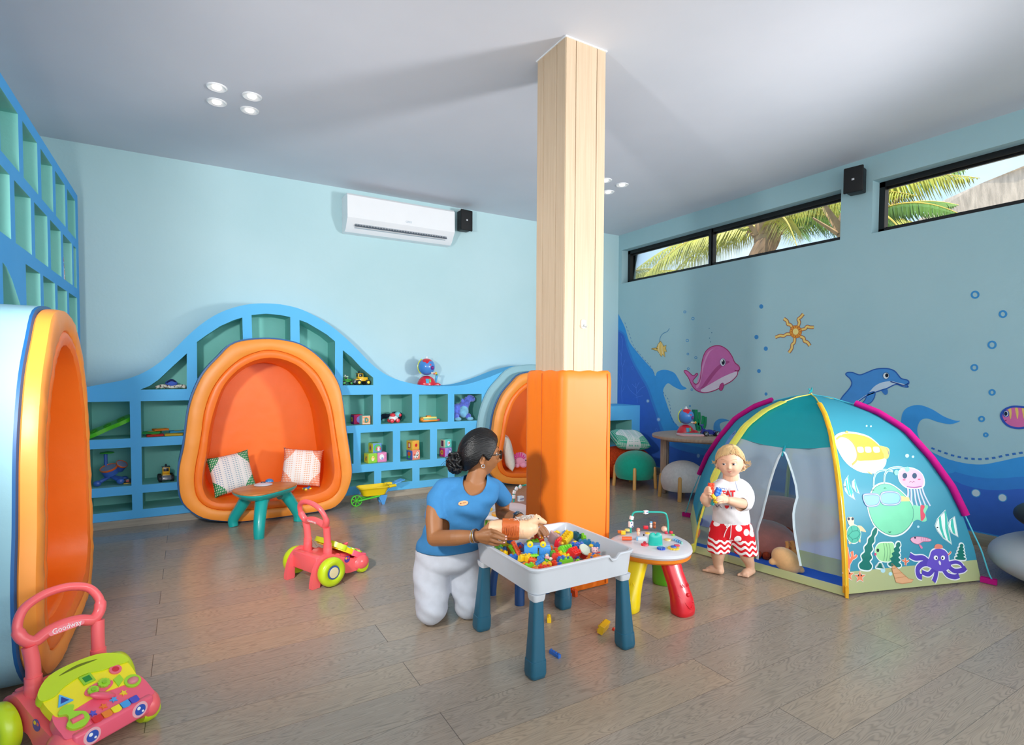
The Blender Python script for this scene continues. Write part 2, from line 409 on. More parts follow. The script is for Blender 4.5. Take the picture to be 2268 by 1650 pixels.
PI_ = tr([(1200, 455), (1090, 490), (1000, 555), (930, 640), (885, 750), (855, 860), (835, 960), (820, 1080), (800, 1180), (795, 1280), (830, 1365), (900, 1395), (1000, 1395), (1200, 1385), (1400, 1360), (1540, 1335), (1620, 1290), (1650, 1200), (1640, 1080), (1625, 960), (1600, 800), (1560, 690), (1500, 590), (1420, 510), (1310, 462)], 4.97)
NP = 96
def rs(L, n=NP):
    P = resample(spline([Vector((a, c, 0)) for a, c in L], 6), n)
    return [(p.x, p.y) for p in P]
CO, CS, CI = rs(PO), rs(PS), rs(PI_)
CO = [(x, max(z, .012)) for x, z in CO]
def off(C, d):
    n = len(C); out = []
    for i in range(n):
        t = Vector((C[(i+1) % n][0]-C[i-1][0], C[(i+1) % n][1]-C[i-1][1])).normalized()
        out.append((C[i][0]-t.y*d*ORI, C[i][1]+t.x*d*ORI))
    return out
ORI = 1
_a = sum(CO[i-1][0]*CO[i][1]-CO[i][0]*CO[i-1][1] for i in range(NP)); ORI = 1 if _a > 0 else -1     # off(+d) = inward
# ------------------------------------------------------------------ built-in shelving
def rect(u0, v0, u1, v1): return [(u0, v0), (u1, v0), (u1, v1), (u0, v1)]
def shelf(name, outline, holes, fn, depth, mfront, label, cat, back=True):
    """front slab with holes + a teal cubby lining per hole. fn(u,v,w)->world, w = depth into the wall"""
    T = thing(name, label, cat)
    b = MB(mfront); b.poly([outline]+holes, fn, None, depth, back=False)
    # the hole walls belong to the cubbies: delete them from the front by building walls only for the outline
    b.bm.free()
    b = MB(mfront); b.poly([outline]+holes, fn, None, None)
    n = len(outline); A = [b.bm.verts.new(fn(p[0], p[1], 0)) for p in outline]; Bq = [b.bm.verts.new(fn(p[0], p[1], depth)) for p in outline]
    for k in range(n): b.bm.faces.new((A[k], A[(k+1) % n], Bq[(k+1) % n], Bq[k]))
    b.obj('shelf_front', T, smooth=30)
    for h in holes:
        if len(h) == NP: continue
        b = MB(M_TEAL); b.poly([h], lambda u, v, w: fn(u, v, depth-.01-w if False else w), None, depth-.012, front=False)
        b.obj('cubby', T, smooth=30)
    return T
pod_hole = lambda cx, sz=1.: [(x+cx, max(z*sz, .072)) for x, z in off(CO, .09)]
def fY(u, v, w): return Vector((u, SHY+w, v))
top = [(-.7, 1.12), (-.67, 1.123), (-.56, 1.147), (-.43, 1.178), (-.309, 1.232), (-.203, 1.31), (-.096, 1.42), (.014, 1.55), (.127, 1.662), (.242, 1.746), (.359, 1.802), (.479, 1.838), (.603, 1.853), (.729, 1.853), (.859, 1.833), (.957, 1.80), (1.069, 1.745), (1.183, 1.672), (1.303, 1.575), (1.423, 1.46), (1.546, 1.335), (1.672, 1.24), (1.804, 1.178), (1.937, 1.141), (2.04, 1.122), (2.178, 1.108), (2.408, 1.106), (2.60, 1.125), (2.836, 1.191), (2.974, 1.24), (3.117, 1.285), (3.35, 1.33), (3.6, 1.33), (3.9, 1.27), (4.15, 1.1), (4.33, .9)]
top = [(p.x, p.y) for p in spline([Vector((a, c, 0)) for a, c in top], 3, False)]
outline = [(-.7, .058)]+[(4.6, .058)][:0]+top+[(4.33, .058)]
holes = [rect(-.68, .708, -.398, 1.005), rect(-.325, .708, .02, 1.005), rect(-.68, .326, -.397, .636), rect(-.325, .326, -.02, .636),
         rect(-.68, .127, -.394, .255), rect(-.323, .127, .0, .26),
         [(-.325, 1.098), (-.004, 1.098), (0, 1.397), (-.10, 1.29), (-.2, 1.18), (-.26, 1.13)],
         [(.072, 1.185), (.423, 1.5), (.42, 1.718), (.348, 1.69), (.247, 1.634), (.148, 1.557), (.074, 1.494)],
         [(.497, 1.50), (.812, 1.5), (.812, 1.744), (.718, 1.759), (.61, 1.762), (.493, 1.745)],
         [(.891, 1.5), (1.205, 1.20), (1.208, 1.536), (1.13, 1.60), (1.036, 1.655), (.956, 1.70), (.891, 1.722)],
         [(1.277, 1.12), (1.571, 1.12), (1.571, 1.193), (1.453, 1.292), (1.362, 1.389), (1.28, 1.455)],
         rect(1.27, .732, 1.568, 1.028), rect(1.646, .732, 1.971, 1.025), rect(2.045, .729, 2.367, 1.02), rect(2.441, .726, 2.768, 1.017),
         rect(1.29, .36, 1.375, .66), rect(1.445, .346, 1.768, .657), rect(1.844, .344, 2.166, .655), rect(2.244, .344, 2.567, .652),
         rect(1.3, .14, 1.577, .27), rect(1.648, .134, 1.972, .267), rect(2.05, .13, 2.367, .263), rect(2.445, .13, 2.7, .26), pod_hole(.604), pod_hole(3.42, .83)]
shelf('wave_shelf', outline, holes, fY, YB-SHY, M_BLUE, 'built-in sky-blue wave-topped cubby shelving along the back wall', 'shelf')
fX = lambda u, v, w: Vector((SHX-w, u, v))
lh = []
for k in range(-3, 4):
    y = 3.685+.4*k; lh.append(rect(y, 2.225, y+.315, 2.508))
for k in range(-3, 4):
    y = 3.5+.4*k; lh.append(rect(y, 1.86, y+.32, 2.158))
lh.append(rect(5.09, 1.86, 5.2, 2.158))
for k in range(0, 4):
    y = 3.682+.397*k; lh.append(rect(y, 1.5, y+.32, 1.79))
lh.append([(3.27, 1.2), (3.72, 1.2), (3.68, 1.42), (3.584, 1.552), (3.511, 1.604), (3.422, 1.672), (3.337, 1.715), (3.27, 1.73)])
for k in range(0, 4):
    y = 3.9+.36*k; lh.append(rect(y, 1.14, min(5.2, y+.28), 1.42))
lh = [h for h in lh if not (max(p[1] for p in h) < 1.6 and min(p[0] for p in h) < 3.8 and len(h) == 4)]
lh[:] = [h for h in lh if len(h) == 4]+[[(3.27, 1.50), (3.60, 1.50), (3.584, 1.552), (3.511, 1.604), (3.422, 1.672), (3.337, 1.715), (3.27, 1.73)]]
lh.append(pod_hole(3.2))
shelf('tall_shelf', rect(2.2, .0, 5.31, 2.575), lh, fX, SHX-XL, M_BLUE2, 'tall blue cubby shelving built against the left wall', 'shelf')
# low bench box in the right back corner
fB = lambda u, v, w: Vector((u, 5.22+w, v))
shelf('corner_shelf', rect(4.35, .0, 4.998, .84), [rect(4.45, .36, 4.86, .66)], fB, .43, M_BLUE, 'low blue box shelf in the far corner behind the green stool', 'shelf')

def pod(label, shell=False, dep=.36):
    T = thing('reading_pod', label, 'reading pod')
    r3 = lambda C, y, wr=0.: [Vector((x+wr*math.sin(31*i)*.5, y+wr*math.sin(i*2.7+1)+wr*.6*math.sin(i*1.3), z)) for i, (x, z) in enumerate(C)]
    b = MB(M_NAVY if not shell else M_SHELL); CN = [(x, max(z, .001)) for x, z in off(CO, -.012)]
    if shell: b.rings([r3(CN, dep), r3(CN, .072)], None, (False, False)); b.mi(M_NAVY); b.rings([r3(CN, .072), r3(CN, .062), r3(off(CO, .02), .055)], M_NAVY, (False, False))
    else: b.rings([r3(CN, dep), r3(CN, .05), r3(off(CO, .02), .045)], None, (False, False))
    b.obj('shell', T)
    m2 = [((a[0]+c[0])/2, (a[1]+c[1])/2) for a, c in zip(CO, CS)]
    b = MB(M_ORF)
    b.rings([r3(off(CO, .01), .06), r3(CO, .052), r3(CO, .03), r3(off(CO, .004), .006), r3(off(CO, .014), .0, .0015), r3(m2, -.006, .002), r3(off(CS, -.008), -.001, .0015), r3(off(CS, -.002), .004), r3(CS, .014)], None, (False, False))
    b.obj('padded_rim', T)
    m3 = [((a[0]+c[0])/2, (a[1]+c[1])/2) for a, c in zip(CS, CI)]
    C2 = off(CI, .01); C3 = off(CI, .03)
    b = MB(M_ORI)
    b.rings([r3(CS, .018), r3(off(CS, .003), .005), r3(off(CS, .010), .0, .001), r3(m3, -.003, .0015), r3(off(CI, -.006), .006, .0015), r3(CI, .03, .0015), r3(C2, .12, .0015), r3(C3, .3), r3(C3, .52)], None, (False, False))
    b.rings([r3(C3, .52), r3(off(CI, .034), .525)], None, (False, True))
    b.obj('padded_lining', T)
    # seat pad following the bottom of the opening
    low = [i for i in range(NP) if CI[i][1] < .30]
    x0 = min(CI[i][0] for i in low); x1 = max(CI[i][0] for i in low)
    b = MB(M_ORI); b.box(((x0+x1)/2, .275, .145), (x1-x0-.1, .46, .07), bev=.03, seg=4); b.obj('seat_pad', T)
    return T
pod_mid = pod('round-topped orange padded reading pod holding two pillows, set into the wave shelf'); place(pod_mid, (.604, 4.97, 0))
pod_left = pod('tall orange padded reading pod in a pale aqua shell at the left edge', True, .23); place(pod_left, (-.47, 3.2, 0), PI/2)
pod_far = pod('orange padded reading pod half hidden behind the column, with a pink plush inside', True, .21); place(pod_far, (3.42, 5.12, 0)); pod_far.scale = (1, 1, .83)
# pale surround of the far pod
b = MB(M_SHELL); SO = off(CO, -.10); SO = [(x, max(z, .06)) for x, z in SO]
q = lambda C, y: [Vector((x, y, z)) for x, z in C]
b.rings([q(SO, .20), q(off(CO, -.088), .185), q(off(CO, -.01), .17)], None, (False, False)); b.obj('surround', pod_far)

# ------------------------------------------------------------------ column
def wood_mat(name, a, c, st=(30, 30, 1.2), rough=.5):
    m = mat(name, a, rough, var=0, vs=2.2, stretch=st, bump=.12, bs=30)
    r = [q for q in m.node_tree.nodes if q.type == 'VALTORGB'][0]; r.color_ramp.elements[0].color = lin(a); r.color_ramp.elements[1].color = lin(c)
    return m
M_PINE = wood_mat('pale_column_board', '#C9AF91', '#D4BC9F')
M_GRV = mat('column_groove', '#B98F55', .6)
cx0, cx1, cy0, cy1 = 1.806, 2.083, 2.49, 2.772
T = thing('square_column', 'tall square column clad in pale wood boards rising to the ceiling', 'column')
b = MB(M_PINE); b.box(((cx0+cx1)/2+.004, (cy0+cy1)/2+.004, HC/2), (cx1-cx0-.008, cy1-cy0-.008, HC)); 
b.mi(M_GRV)
for f in b.bm.faces: f.material_index = 1
# boards on the two visible sides and the two hidden ones
w = cx1-cx0
for a, c in ((0, .24), (.25, .77), (.78, 1.)):
    b.box((cx0+(a+c)/2*w, cy0+.003, HC/2), ((c-a)*w-.001, .012, HC-.004), M_PINE, bev=.001, seg=1)
    b.box((cx0+(a+c)/2*w, cy1-.003, HC/2), ((c-a)*w-.001, .012, HC-.004), M_PINE, bev=.001, seg=1)
for a, c in ((0, .30), (.31, .77), (.78, 1.)):
    b.box((cx0+.003, cy0+(a+c)/2*w, HC/2), (.012, (c-a)*w-.001, HC-.004), M_PINE, bev=.001, seg=1)
    b.box((cx1-.003, cy0+(a+c)/2*w, HC/2), (.012, (c-a)*w-.001, HC-.004), M_PINE, bev=.001, seg=1)
b.obj('boards', T, smooth=0, weld=False)
b = MB(mat('caulk_white', '#EEF1F4', .7)); b.poly([rect(cx0-.008, cy0-.008, cx1+.008, cy1+.008), rect(cx0+.01, cy0+.01, cx1-.01, cy1-.01)], lambda u, v, w: Vector((u, v, HC-w)), None, .006); b.obj('ceiling_caulk', T, smooth=0)
# padding
M_PAD = mat('orange_column_vinyl', '#FF8018', .5, var=.03, vs=3, bump=.1, bs=7, spec=.5)
T = thing('column_padding', 'tall orange padded wrap around the foot of the wooden column', 'padding')
px0, px1, py0, py1, h0, h1 = 1.776, 2.135, 2.46, 2.85, .004, 1.262
def oct_(d, c=.022): 
    x0, x1, y0, y1 = px0+d, px1-d, py0+d, py1-d
    return [(x0+c, y0), (x1-c*.6, y0), (x1, y0+c*.6), (x1, y1-c), (x1-c, y1), (x0+c, y1), (x0, y1-c), (x0, y0+c)]
def oring(d, z, c=.022, n=72):
    P = resample([Vector((a, e, z)) for a, e in oct_(d, c)], n)
    return [p+Vector((.002*math.sin(i*1.7+z*9), .0015*math.sin(i*2.3+z*13), .003*math.sin(i*.9) if z > 1.2 else 0)) for i, p in enumerate(P)]
b = MB(M_PAD); b.rings([oring(.012, h0), oring(.002, .012)]+[oring(0, z) for z in (.1, .35, .6, .85, 1.05, 1.2)]+[oring(.003, h1-.012), oring(.012, h1), oring(.028, h1)], None, (False, False)); b.obj('padding_body', T, smooth=50)
M_SEAM = mat('orange_seam', '#C95A0A', .5)
b = MB(M_SEAM)
for a, c in (((px1-.036, py0-.0015), 1), ((px0-.001, py0+.2), 0)): b.tube([(a[0], a[1], .02), (a[0], a[1], h1-.015)], .0022, n=6)
b.obj('seam', T)
# hook on the column
hp = onY(1292, 718, cy0-.003)
T = thing('adhesive_hook', 'small clear adhesive hook stuck on the pale column', 'hook')
b = MB(mat('clear_plastic', '#F4F2EC', .15, alpha=.75)); b.box((hp.x, cy0-.005, hp.z), (.034, .003, .05), bev=.006, seg=2); b.obj('pad', T)
b = MB(mat('steel', '#B9BDC2', .25, metal=1.))
for s in (-1, 1): b.tube(spline([(hp.x, cy0-.008, hp.z), (hp.x+s*.004, cy0-.012, hp.z-.014), (hp.x+s*.009, cy0-.02, hp.z-.016), (hp.x+s*.013, cy0-.022, hp.z-.006)], 4, False), .0016, n=8)
b.obj('hook', T)

# ------------------------------------------------------------------ ceiling lights
M_WHITE = mat('white_enamel', '#F3F4F5', .35, var=.01)
M_LAMP = mat('lamp_lens', '#FFFFFF', .4, emit='#FFF6E8', es=1.6)
def downlight():
    T = thing('downlight', 'x', 'ceiling light')
    b = MB(M_WHITE); b.lathe([(.062, 0), (.062, -.004), (.056, -.008), (.05, -.006), (.034, .0), (.034, .004)], n=32, cap=(True, True)); b.obj('trim_ring', T)
    b = MB(M_LAMP); b.lathe([(.026, -.0015), (.026, -.008), (.02, -.011), (.001, -.011)], n=20, cap=(True, True)); b.obj('lamp', T)
    return T
D0 = downlight(); spots = [(.189, 4.097), (.397, 4.108), (.198, 4.321), (.403, 4.333), (3.68, 4.128), (3.459, 4.116), (3.705, 4.364)]
names = ['round recessed ceiling light, back left of the left cluster of four, nearest the top left corner', 'round recessed ceiling light, upper right of the left cluster of four', 'round recessed ceiling light, lower left of the left cluster of four', 'round recessed ceiling light, lowest and rightmost in the left cluster of four',
         'round recessed ceiling light standing clear to the right of the column', 'round recessed ceiling light half hidden by the column edge, topmost of that cluster', 'round recessed ceiling light touching the column edge, lowest of that cluster']
names[0] = 'round recessed ceiling light, upper left of the left cluster of four'
for i, ((x, y), nm) in enumerate(zip(spots, names)):
    o = D0 if i == 0 else dup(D0)
    o['label'] = nm; o['group'] = 'recessed ceiling lights'; o.location = (x, y, HC)

# ------------------------------------------------------------------ air conditioner
a0 = onY(770, 470, 5.44).x; a1 = 2.497
T = thing('air_conditioner', 'long white wall-mounted air conditioner on the back wall', 'air conditioner')
az0, az1 = 2.655, 2.99
prof = [(YB, az1), (5.47, az1), (5.45, az1-.02), (5.445, 2.755), (5.452, 2.745), (5.52, 2.66), (5.56, 2.635), (YB, 2.635)]
b = MB(M_WHITE); b.poly([prof], lambda u, v, w: Vector((a0+w, u, v)), None, a1-a0); b.obj('housing', T, smooth=25)
b = MB(mat('ac_dark_vent', '#5C6670', .6)); b.box(((a0+a1)/2, 5.49, 2.70), (a1-a0-.16, .008, .05), rot=(-.72, 0, 0)); b.obj('air_outlet', T, smooth=0)
b = MB(mat('ac_grey', '#C4CBD2', .4))
for k in range(2): b.box(((a0+a1)/2, 5.484+.028*k, 2.701-.03*k), (a1-a0-.17, .03, .004), rot=(-.3, 0, 0))
for k in range(34): b.box((a0+.1+k*(a1-a0-.2)/33, 5.489, 2.705), (.003, .02, .038), M_WHITE, rot=(-.72, 0, 0))
b.obj('louvre', T, smooth=0)
b = MB(mat('ac_logo', '#9FB4C4', .4)); b.text('GREE', lambda x, y, z: Vector((1.98+x, 5.446-z-.0, 2.79+y)), .028); b.obj('logo', T, smooth=0)
# ------------------------------------------------------------------ loudspeakers
M_SPK = mat('speaker_black', '#141619', .5, var=.05, bump=.2, bs=400)
def speaker(label, w, h, d):
    T = thing('wall_speaker', label, 'speaker', 'black wall speakers')
    b = MB(M_SPK); b.box((0, d/2, 0), (w*.82, d, h*.96), bev=.012, seg=3)
    b.obj('cabinet', T); b = MB(mat('speaker_grille', '#0B0C0E', .6, bump=.3, bs=900)); b.box((0, -.004, 0), (w, .02, h), bev=.009, seg=3); b.obj('grille', T)
    b = MB(mat('speaker_badge', '#C9CCD0', .4)); b.box((0, -.0155, 0), (.02, .002, .016), bev=.0008); b.obj('badge', T)
    b = MB(M_WHITE); b.tube([(0, d*.6, h/2-.01), (0, d*.9, h/2+.03), (0, d+.06, h/2+.03)], .009, n=10); b.obj('bracket', T)
    return T
p = onY(1033, 488, 5.5); place(speaker('small black loudspeaker mounted beside the air conditioner', .15, .225, .1), (p.x, 5.5, p.z), .12)
p = onX(1884, 386, 4.86); place(speaker('black loudspeaker mounted between the two high windows', .15, .215, .12), (4.87, p.y-.02, 2.895), -PI/2+.18)
# ================================================================== PAINTED MURAL (pigment on the wall, a fraction of a millimetre thick)
class Plane:                                  # wall X = const
    def __init__(s, X): s.X = X
    def uv(s, x, y): p = onX(x, y, s.X); return (p.y, p.z)
    def pt(s, u, v, o): return Vector((s.X-o, u, v))
def cmap(s, ox, oy): return lambda L: [(ox+x/s, oy+y/s) for x, y in L]
def paint(b, sf, P, col, lay, sp=True, cell=None):
    U = [Vector((*sf.uv(x, y), 0)) for x, y in P]
    if sp: U = spline(U, 5)
    L = [(p.x, p.y) for p in U]
    k = len(b.bm.faces)
    if cell is None: b.poly([L], lambda u, v, w: sf.pt(u, v, .0004*lay), pt(col))
    else:
        v0 = min(p[1] for p in L); v1 = max(p[1] for p in L); n = max(1, int((v1-v0)/cell)); h = (v1-v0)/n
        t = bmesh.new(); i = b.mi(pt(col))
        tri = tessellate_polygon([[Vector((p[0], p[1], 0)) for p in L]]); V = [t.verts.new((p[0], p[1], 0)) for p in L]
        for q in tri:
            try: t.faces.new([V[w] for w in q])
            except ValueError: pass
        for j in range(1, n):
            bmesh.ops.bisect_plane(t, geom=list(t.verts)+list(t.edges)+list(t.faces), plane_co=(0, v0+j*h, 0), plane_no=(0, 1, 0))
        u0 = min(q[0] for q in L); u1 = max(q[0] for q in L); nu = max(1, int((u1-u0)/(cell*2)))
        for j in range(1, nu):
            bmesh.ops.bisect_plane(t, geom=list(t.verts)+list(t.edges)+list(t.faces), plane_co=(u0+j*(u1-u0)/nu, 0, 0), plane_no=(1, 0, 0))
        M = {v: b.bm.verts.new(sf.pt(v.co.x, v.co.y, .0004*lay)) for v in t.verts}
        for f in t.faces:
            g = b.bm.faces.new([M[v] for v in f.verts]); g.material_index = i
        t.free()
def stroke(b, sf, P, w, col, lay, closed=False, sp=True, taper=False):
    U = [Vector((*sf.uv(x, y), 0)) for x, y in P]
    if sp: U = spline(U, 5, closed)
    n = len(U); A = []; Bq = []
    for i in range(n):
        d = (U[(i+1) % n]-U[i-1]) if closed else (U[min(n-1, i+1)]-U[max(0, i-1)])
        if d.length < 1e-9: d = Vector((1, 0, 0))
        d.normalize(); q = Vector((-d.y, d.x, 0))*w/2*((1-.8*i/n) if taper else 1)
        A.append(sf.pt(*(U[i]+q).xy, .0004*lay)); Bq.append(sf.pt(*(U[i]-q).xy, .0004*lay))
    i = b.mi(pt(col)); VA = [b.bm.verts.new(p) for p in A]; VB = [b.bm.verts.new(p) for p in Bq]
    for k in range(n if closed else n-1):
        f = b.bm.faces.new((VA[k], VA[(k+1) % n], VB[(k+1) % n], VB[k])); f.material_index = i
def ell(cx, cy, rx, ry=None, a=0, n=10):
    ry = ry or rx; a = math.radians(a)
    return [(cx+rx*math.cos(t)*math.cos(a)-ry*math.sin(t)*math.sin(a), cy+rx*math.cos(t)*math.sin(a)+ry*math.sin(t)*math.cos(a)) for t in [2*PI*k/n for k in range(n)]]
def dashes(b, sf, P, col, lay, n, w, frac=.5):
    Q = resample([Vector((x, y, 0)) for x, y in P], n*4+1, False)
    for k in range(n): stroke(b, sf, [(Q[4*k].x, Q[4*k].y), (Q[4*k+2].x, Q[4*k+2].y)], w, col, lay, sp=False)
WS = Plane(XR); K = cmap(2.4978, 1360, 620); K6 = cmap(3.929, 1820, 940); KT = cmap(2.878, 1480, 840)
FL = 1206
b = MB()
skirt_px = lambda x: 1087+.2*(x-1702)-2          # top of the skirting in the photo
low = [(1369, 1100), (2500, 1245)]
light = K([(24, 187), (60, 262), (85, 340), (130, 402), (180, 460), (215, 500), (228, 532), (240, 508), (280, 497), (330, 512), (355, 545), (375, 582), (402, 600), (370, 608), (330, 590), (300, 572), (280, 590), (272, 620), (290, 680), (312, 740), (345, 800), (420, 850), (560, 880), (760, 920), (1000, 960), (1300, 990), (1500, 990), (1640, 960)])+K6([(780, 60), (860, 170), (960, 240), (1100, 302), (1250, 338), (1400, 348), (1550, 322), (1760, 280), (1950, 300), (2100, 380)])
wallbot = [(tuple(WS.uv(*p))) for p in [(1369, 1000)]]
def region(P, col, lay):
    U = spline([Vector((*WS.uv(x, y), 0)) for x, y in P], 5, False)
    L = [(p.x, p.y) for p in U]
    L = L+[(-1.2, L[-1][1]), (-1.2, .098), (L[0][0], .098)]
    b.poly([L], lambda u, v, w: WS.pt(u, v, .0004*lay), pt(col))
region(light, '#3C9AE0', 1)
region(K([(24, 275), (60, 300), (80, 370), (110, 450), (150, 520), (190, 590), (215, 660), (240, 730), (262, 800), (300, 870), (380, 905), (600, 950), (900, 1000), (1300, 1060)])+K6([(760, 250), (900, 320), (1060, 372), (1150, 408), (1300, 448), (1450, 468), (1600, 466), (1760, 455), (2000, 470)]), '#3A86D6', 2)
region(K([(24, 285), (55, 310), (72, 380), (104, 460), (142, 530), (182, 600), (205, 670), (230, 740), (252, 815), (290, 900), (380, 945), (600, 990), (900, 1040), (1300, 1100)])+K6([(760, 360), (900, 420), (1130, 482), (1250, 530), (1400, 564), (1550, 572), (1760, 560), (2000, 580)]), '#3B6CCB', 3)
b.obj('painted_sea', wall_right, smooth=0, recalc=False, weld=False)
b = MB()
paint(b, WS, KT([(1480, 340), (1485, 270), (1495, 215), (1530, 178), (1600, 164), (1680, 190), (1760, 238), (1830, 263), (1862, 266), (1800, 286), (1720, 272), (1650, 250), (1605, 268), (1588, 330), (1615, 400), (1680, 462), (1760, 502), (1850, 535), (1800, 600), (1600, 560), (1500, 450)]), '#3F9ADF', 4)
paint(b, WS, [(x, y) for x, y in K([(555, 840), (552, 800), (570, 775), (600, 767), (638, 778), (605, 785), (585, 800), (590, 840)])], '#4B9EDD', 4)
dashes(b, WS, K([(60, 235), (85, 300), (110, 370), (160, 430), (205, 480), (228, 530)]), '#2D6FB5', 5, 16, .006)
dashes(b, WS, K([(272, 620), (300, 660), (312, 700), (312, 750), (330, 790), (355, 805)]), '#2D6FB5', 5, 11, .007)
dashes(b, WS, K6([(955, 205), (1030, 232), (1130, 268), (1250, 295), (1380, 303), (1500, 292), (1600, 268), (1760, 243), (1900, 235)]), '#3673BE', 5, 16, .014)
for x, y in ((1343, 597), (1574, 638)):
    paint(b, WS, K6(ell(x, y, 42, 36, 20)), '#4FA3DC', 5); paint(b, WS, K6(ell(x, y, 34, 29, 20)), '#CFE0E8', 6)
for x, y, r in ((247, 772, 9), (188, 670, 8)): paint(b, WS, K(ell(x, y, r*1.3, r*1.4)), '#5C94E0', 5); paint(b, WS, K(ell(x, y, r*.8, r*.9)), '#A9CBEE', 6)
paint(b, WS, cmap(6.345, 1330, 860)(ell(1377, 948, 26, 34)), '#4F8FD6', 5); paint(b, WS, cmap(6.345, 1330, 860)(ell(1377, 948, 19, 26)), '#8DBBE6', 6)
# faint coral drawing on the dark blue
for L in ([(45, 680), (42, 600), (50, 520), (40, 440), (48, 350), (40, 310)], [(45, 560), (30, 520)], [(48, 480), (62, 440)], [(43, 420), (30, 390)], [(130, 680), (125, 620), (120, 570)], [(125, 630), (150, 600), (170, 590)], [(124, 600), (100, 575)], [(125, 640), (90, 610), (75, 580)], [(122, 650), (160, 640)], [(45, 620), (60, 590)], [(122, 600), (140, 565)]):
    stroke(b, WS, K(L), .006, '#5B8CE6', 5)
for x, y in ((102, 487), (190, 670), (235, 830)): stroke(b, WS, K(ell(x, y, 6, 8)), .003, '#5B8CE6', 5, True)
b.obj('painted_wave', wall_right, smooth=0, recalc=False, weld=False)
b = MB()
for x, y, r in ((392, 177, 7), (437, 214, 8), (406, 335, 8), (409, 410, 6), (453, 430, 7), (411, 491, 6), (431, 607, 6), (420, 697, 5), (1998, 82, 21), (2152, 189, 20), (2092, 359, 22), (1994, 485, 18), (2092, 622, 16), (2034, 769, 15), (2057, 857, 11)):
    stroke(b, WS, K(ell(x, y, r*.9, r*.85)), .012 if r > 9 else .007, '#3F93CF', 4, True)
for x, y, r in ((815, 147, 11), (788, 316, 11), (840, 380, 11), (802, 504, 10), (841, 631, 8)): paint(b, WS, K(ell(x, y, r, r*1.1)), '#3E8CCB', 4)
for x, y in ((527, 267), (541, 292), (529, 322), (534, 343)): paint(b, WS, K(ell(x, y, 2.5)), '#2C6E96', 4)
b.obj('painted_bubbles', wall_right, smooth=0, recalc=False, weld=False)
# pink whale
b = MB()
wh = [(388, 505), (405, 503), (425, 520), (440, 530), (458, 516), (463, 524), (445, 545), (437, 560), (448, 575), (466, 572), (478, 545), (483, 500), (488, 450), (505, 400), (540, 370), (585, 364), (625, 385), (652, 420), (668, 455), (690, 475), (696, 492), (686, 508), (680, 530), (650, 560), (610, 582), (560, 610), (500, 624), (455, 610), (430, 580), (412, 540)]
paint(b, WS, K(wh), '#D673B4', 4); stroke(b, WS, K(wh), .009, '#B32A6A', 7, True)
paint(b, WS, K([(480, 610), (540, 572), (600, 538), (660, 512), (688, 508), (680, 532), (650, 560), (610, 582), (560, 610), (510, 622)]), '#E8DCEB', 5)
paint(b, WS, K([(486, 590), (520, 540), (570, 480), (620, 450), (640, 455), (600, 478), (560, 520), (530, 560), (500, 596), (470, 600)]), '#B9528F', 5)
paint(b, WS, K([(455, 590), (490, 470), (520, 400), (560, 378), (530, 400), (500, 470), (475, 580)]), '#E79CCB', 5)
stroke(b, WS, K([(668, 500), (685, 503), (694, 496)]), .008, '#8E1E52', 8)
paint(b, WS, K([(583, 605), (588, 580), (604, 570), (607, 590), (596, 612)]), '#C94A8F', 8); stroke(b, WS, K([(583, 605), (588, 580), (604, 570), (607, 590), (596, 612)]), .005, '#A02060', 9, True)
paint(b, WS, K(ell(603, 455, 15, 21)), '#F3F3FA', 8); stroke(b, WS, K(ell(603, 455, 15, 21)), .004, '#4B6FA8', 10, True); paint(b, WS, K(ell(605, 455, 9, 15)), '#1A2036', 9); paint(b, WS, K(ell(602, 447, 3, 4)), '#FFFFFF', 10)
b.obj('painted_whale', wall_right, smooth=0, recalc=False, weld=False)
# sun starfish
b = MB(); cx, cy = 1006, 287
rays = [[(1018, 258), (1026, 235), (1020, 218), (1034, 205), (1048, 188)], [(1036, 275), (1058, 270), (1068, 258), (1085, 262), (1106, 262)], [(1030, 312), (1050, 322), (1054, 338), (1070, 345), (1084, 364)], [(1000, 322), (998, 345), (986, 358), (984, 378), (968, 402)], [(978, 300), (955, 300), (940, 310), (918, 308), (893, 318)], [(988, 264), (975, 248), (962, 245), (958, 228), (940, 214)]]
for R in rays: stroke(b, WS, K(R), .034, '#2F6D86', 4); stroke(b, WS, K(R), .028, '#D9742B', 5); stroke(b, WS, K(R), .018, '#EBD27C', 6)
paint(b, WS, K(ell(cx, cy, 34, 36)), '#C8601F', 7); paint(b, WS, K(ell(cx, cy, 31, 33)), '#E59A3C', 8); paint(b, WS, K(ell(cx, cy-1, 19, 20)), '#C8601F', 9); paint(b, WS, K(ell(cx, cy-1, 16, 18)), '#F1DF8B', 10)
for k in range(12): paint(b, WS, K(ell(cx+25*math.cos(k*PI/6), cy+27*math.sin(k*PI/6), 2.5, n=6)), '#8C4A1A', 9)
b.obj('painted_sun', wall_right, smooth=0, recalc=False, weld=False)
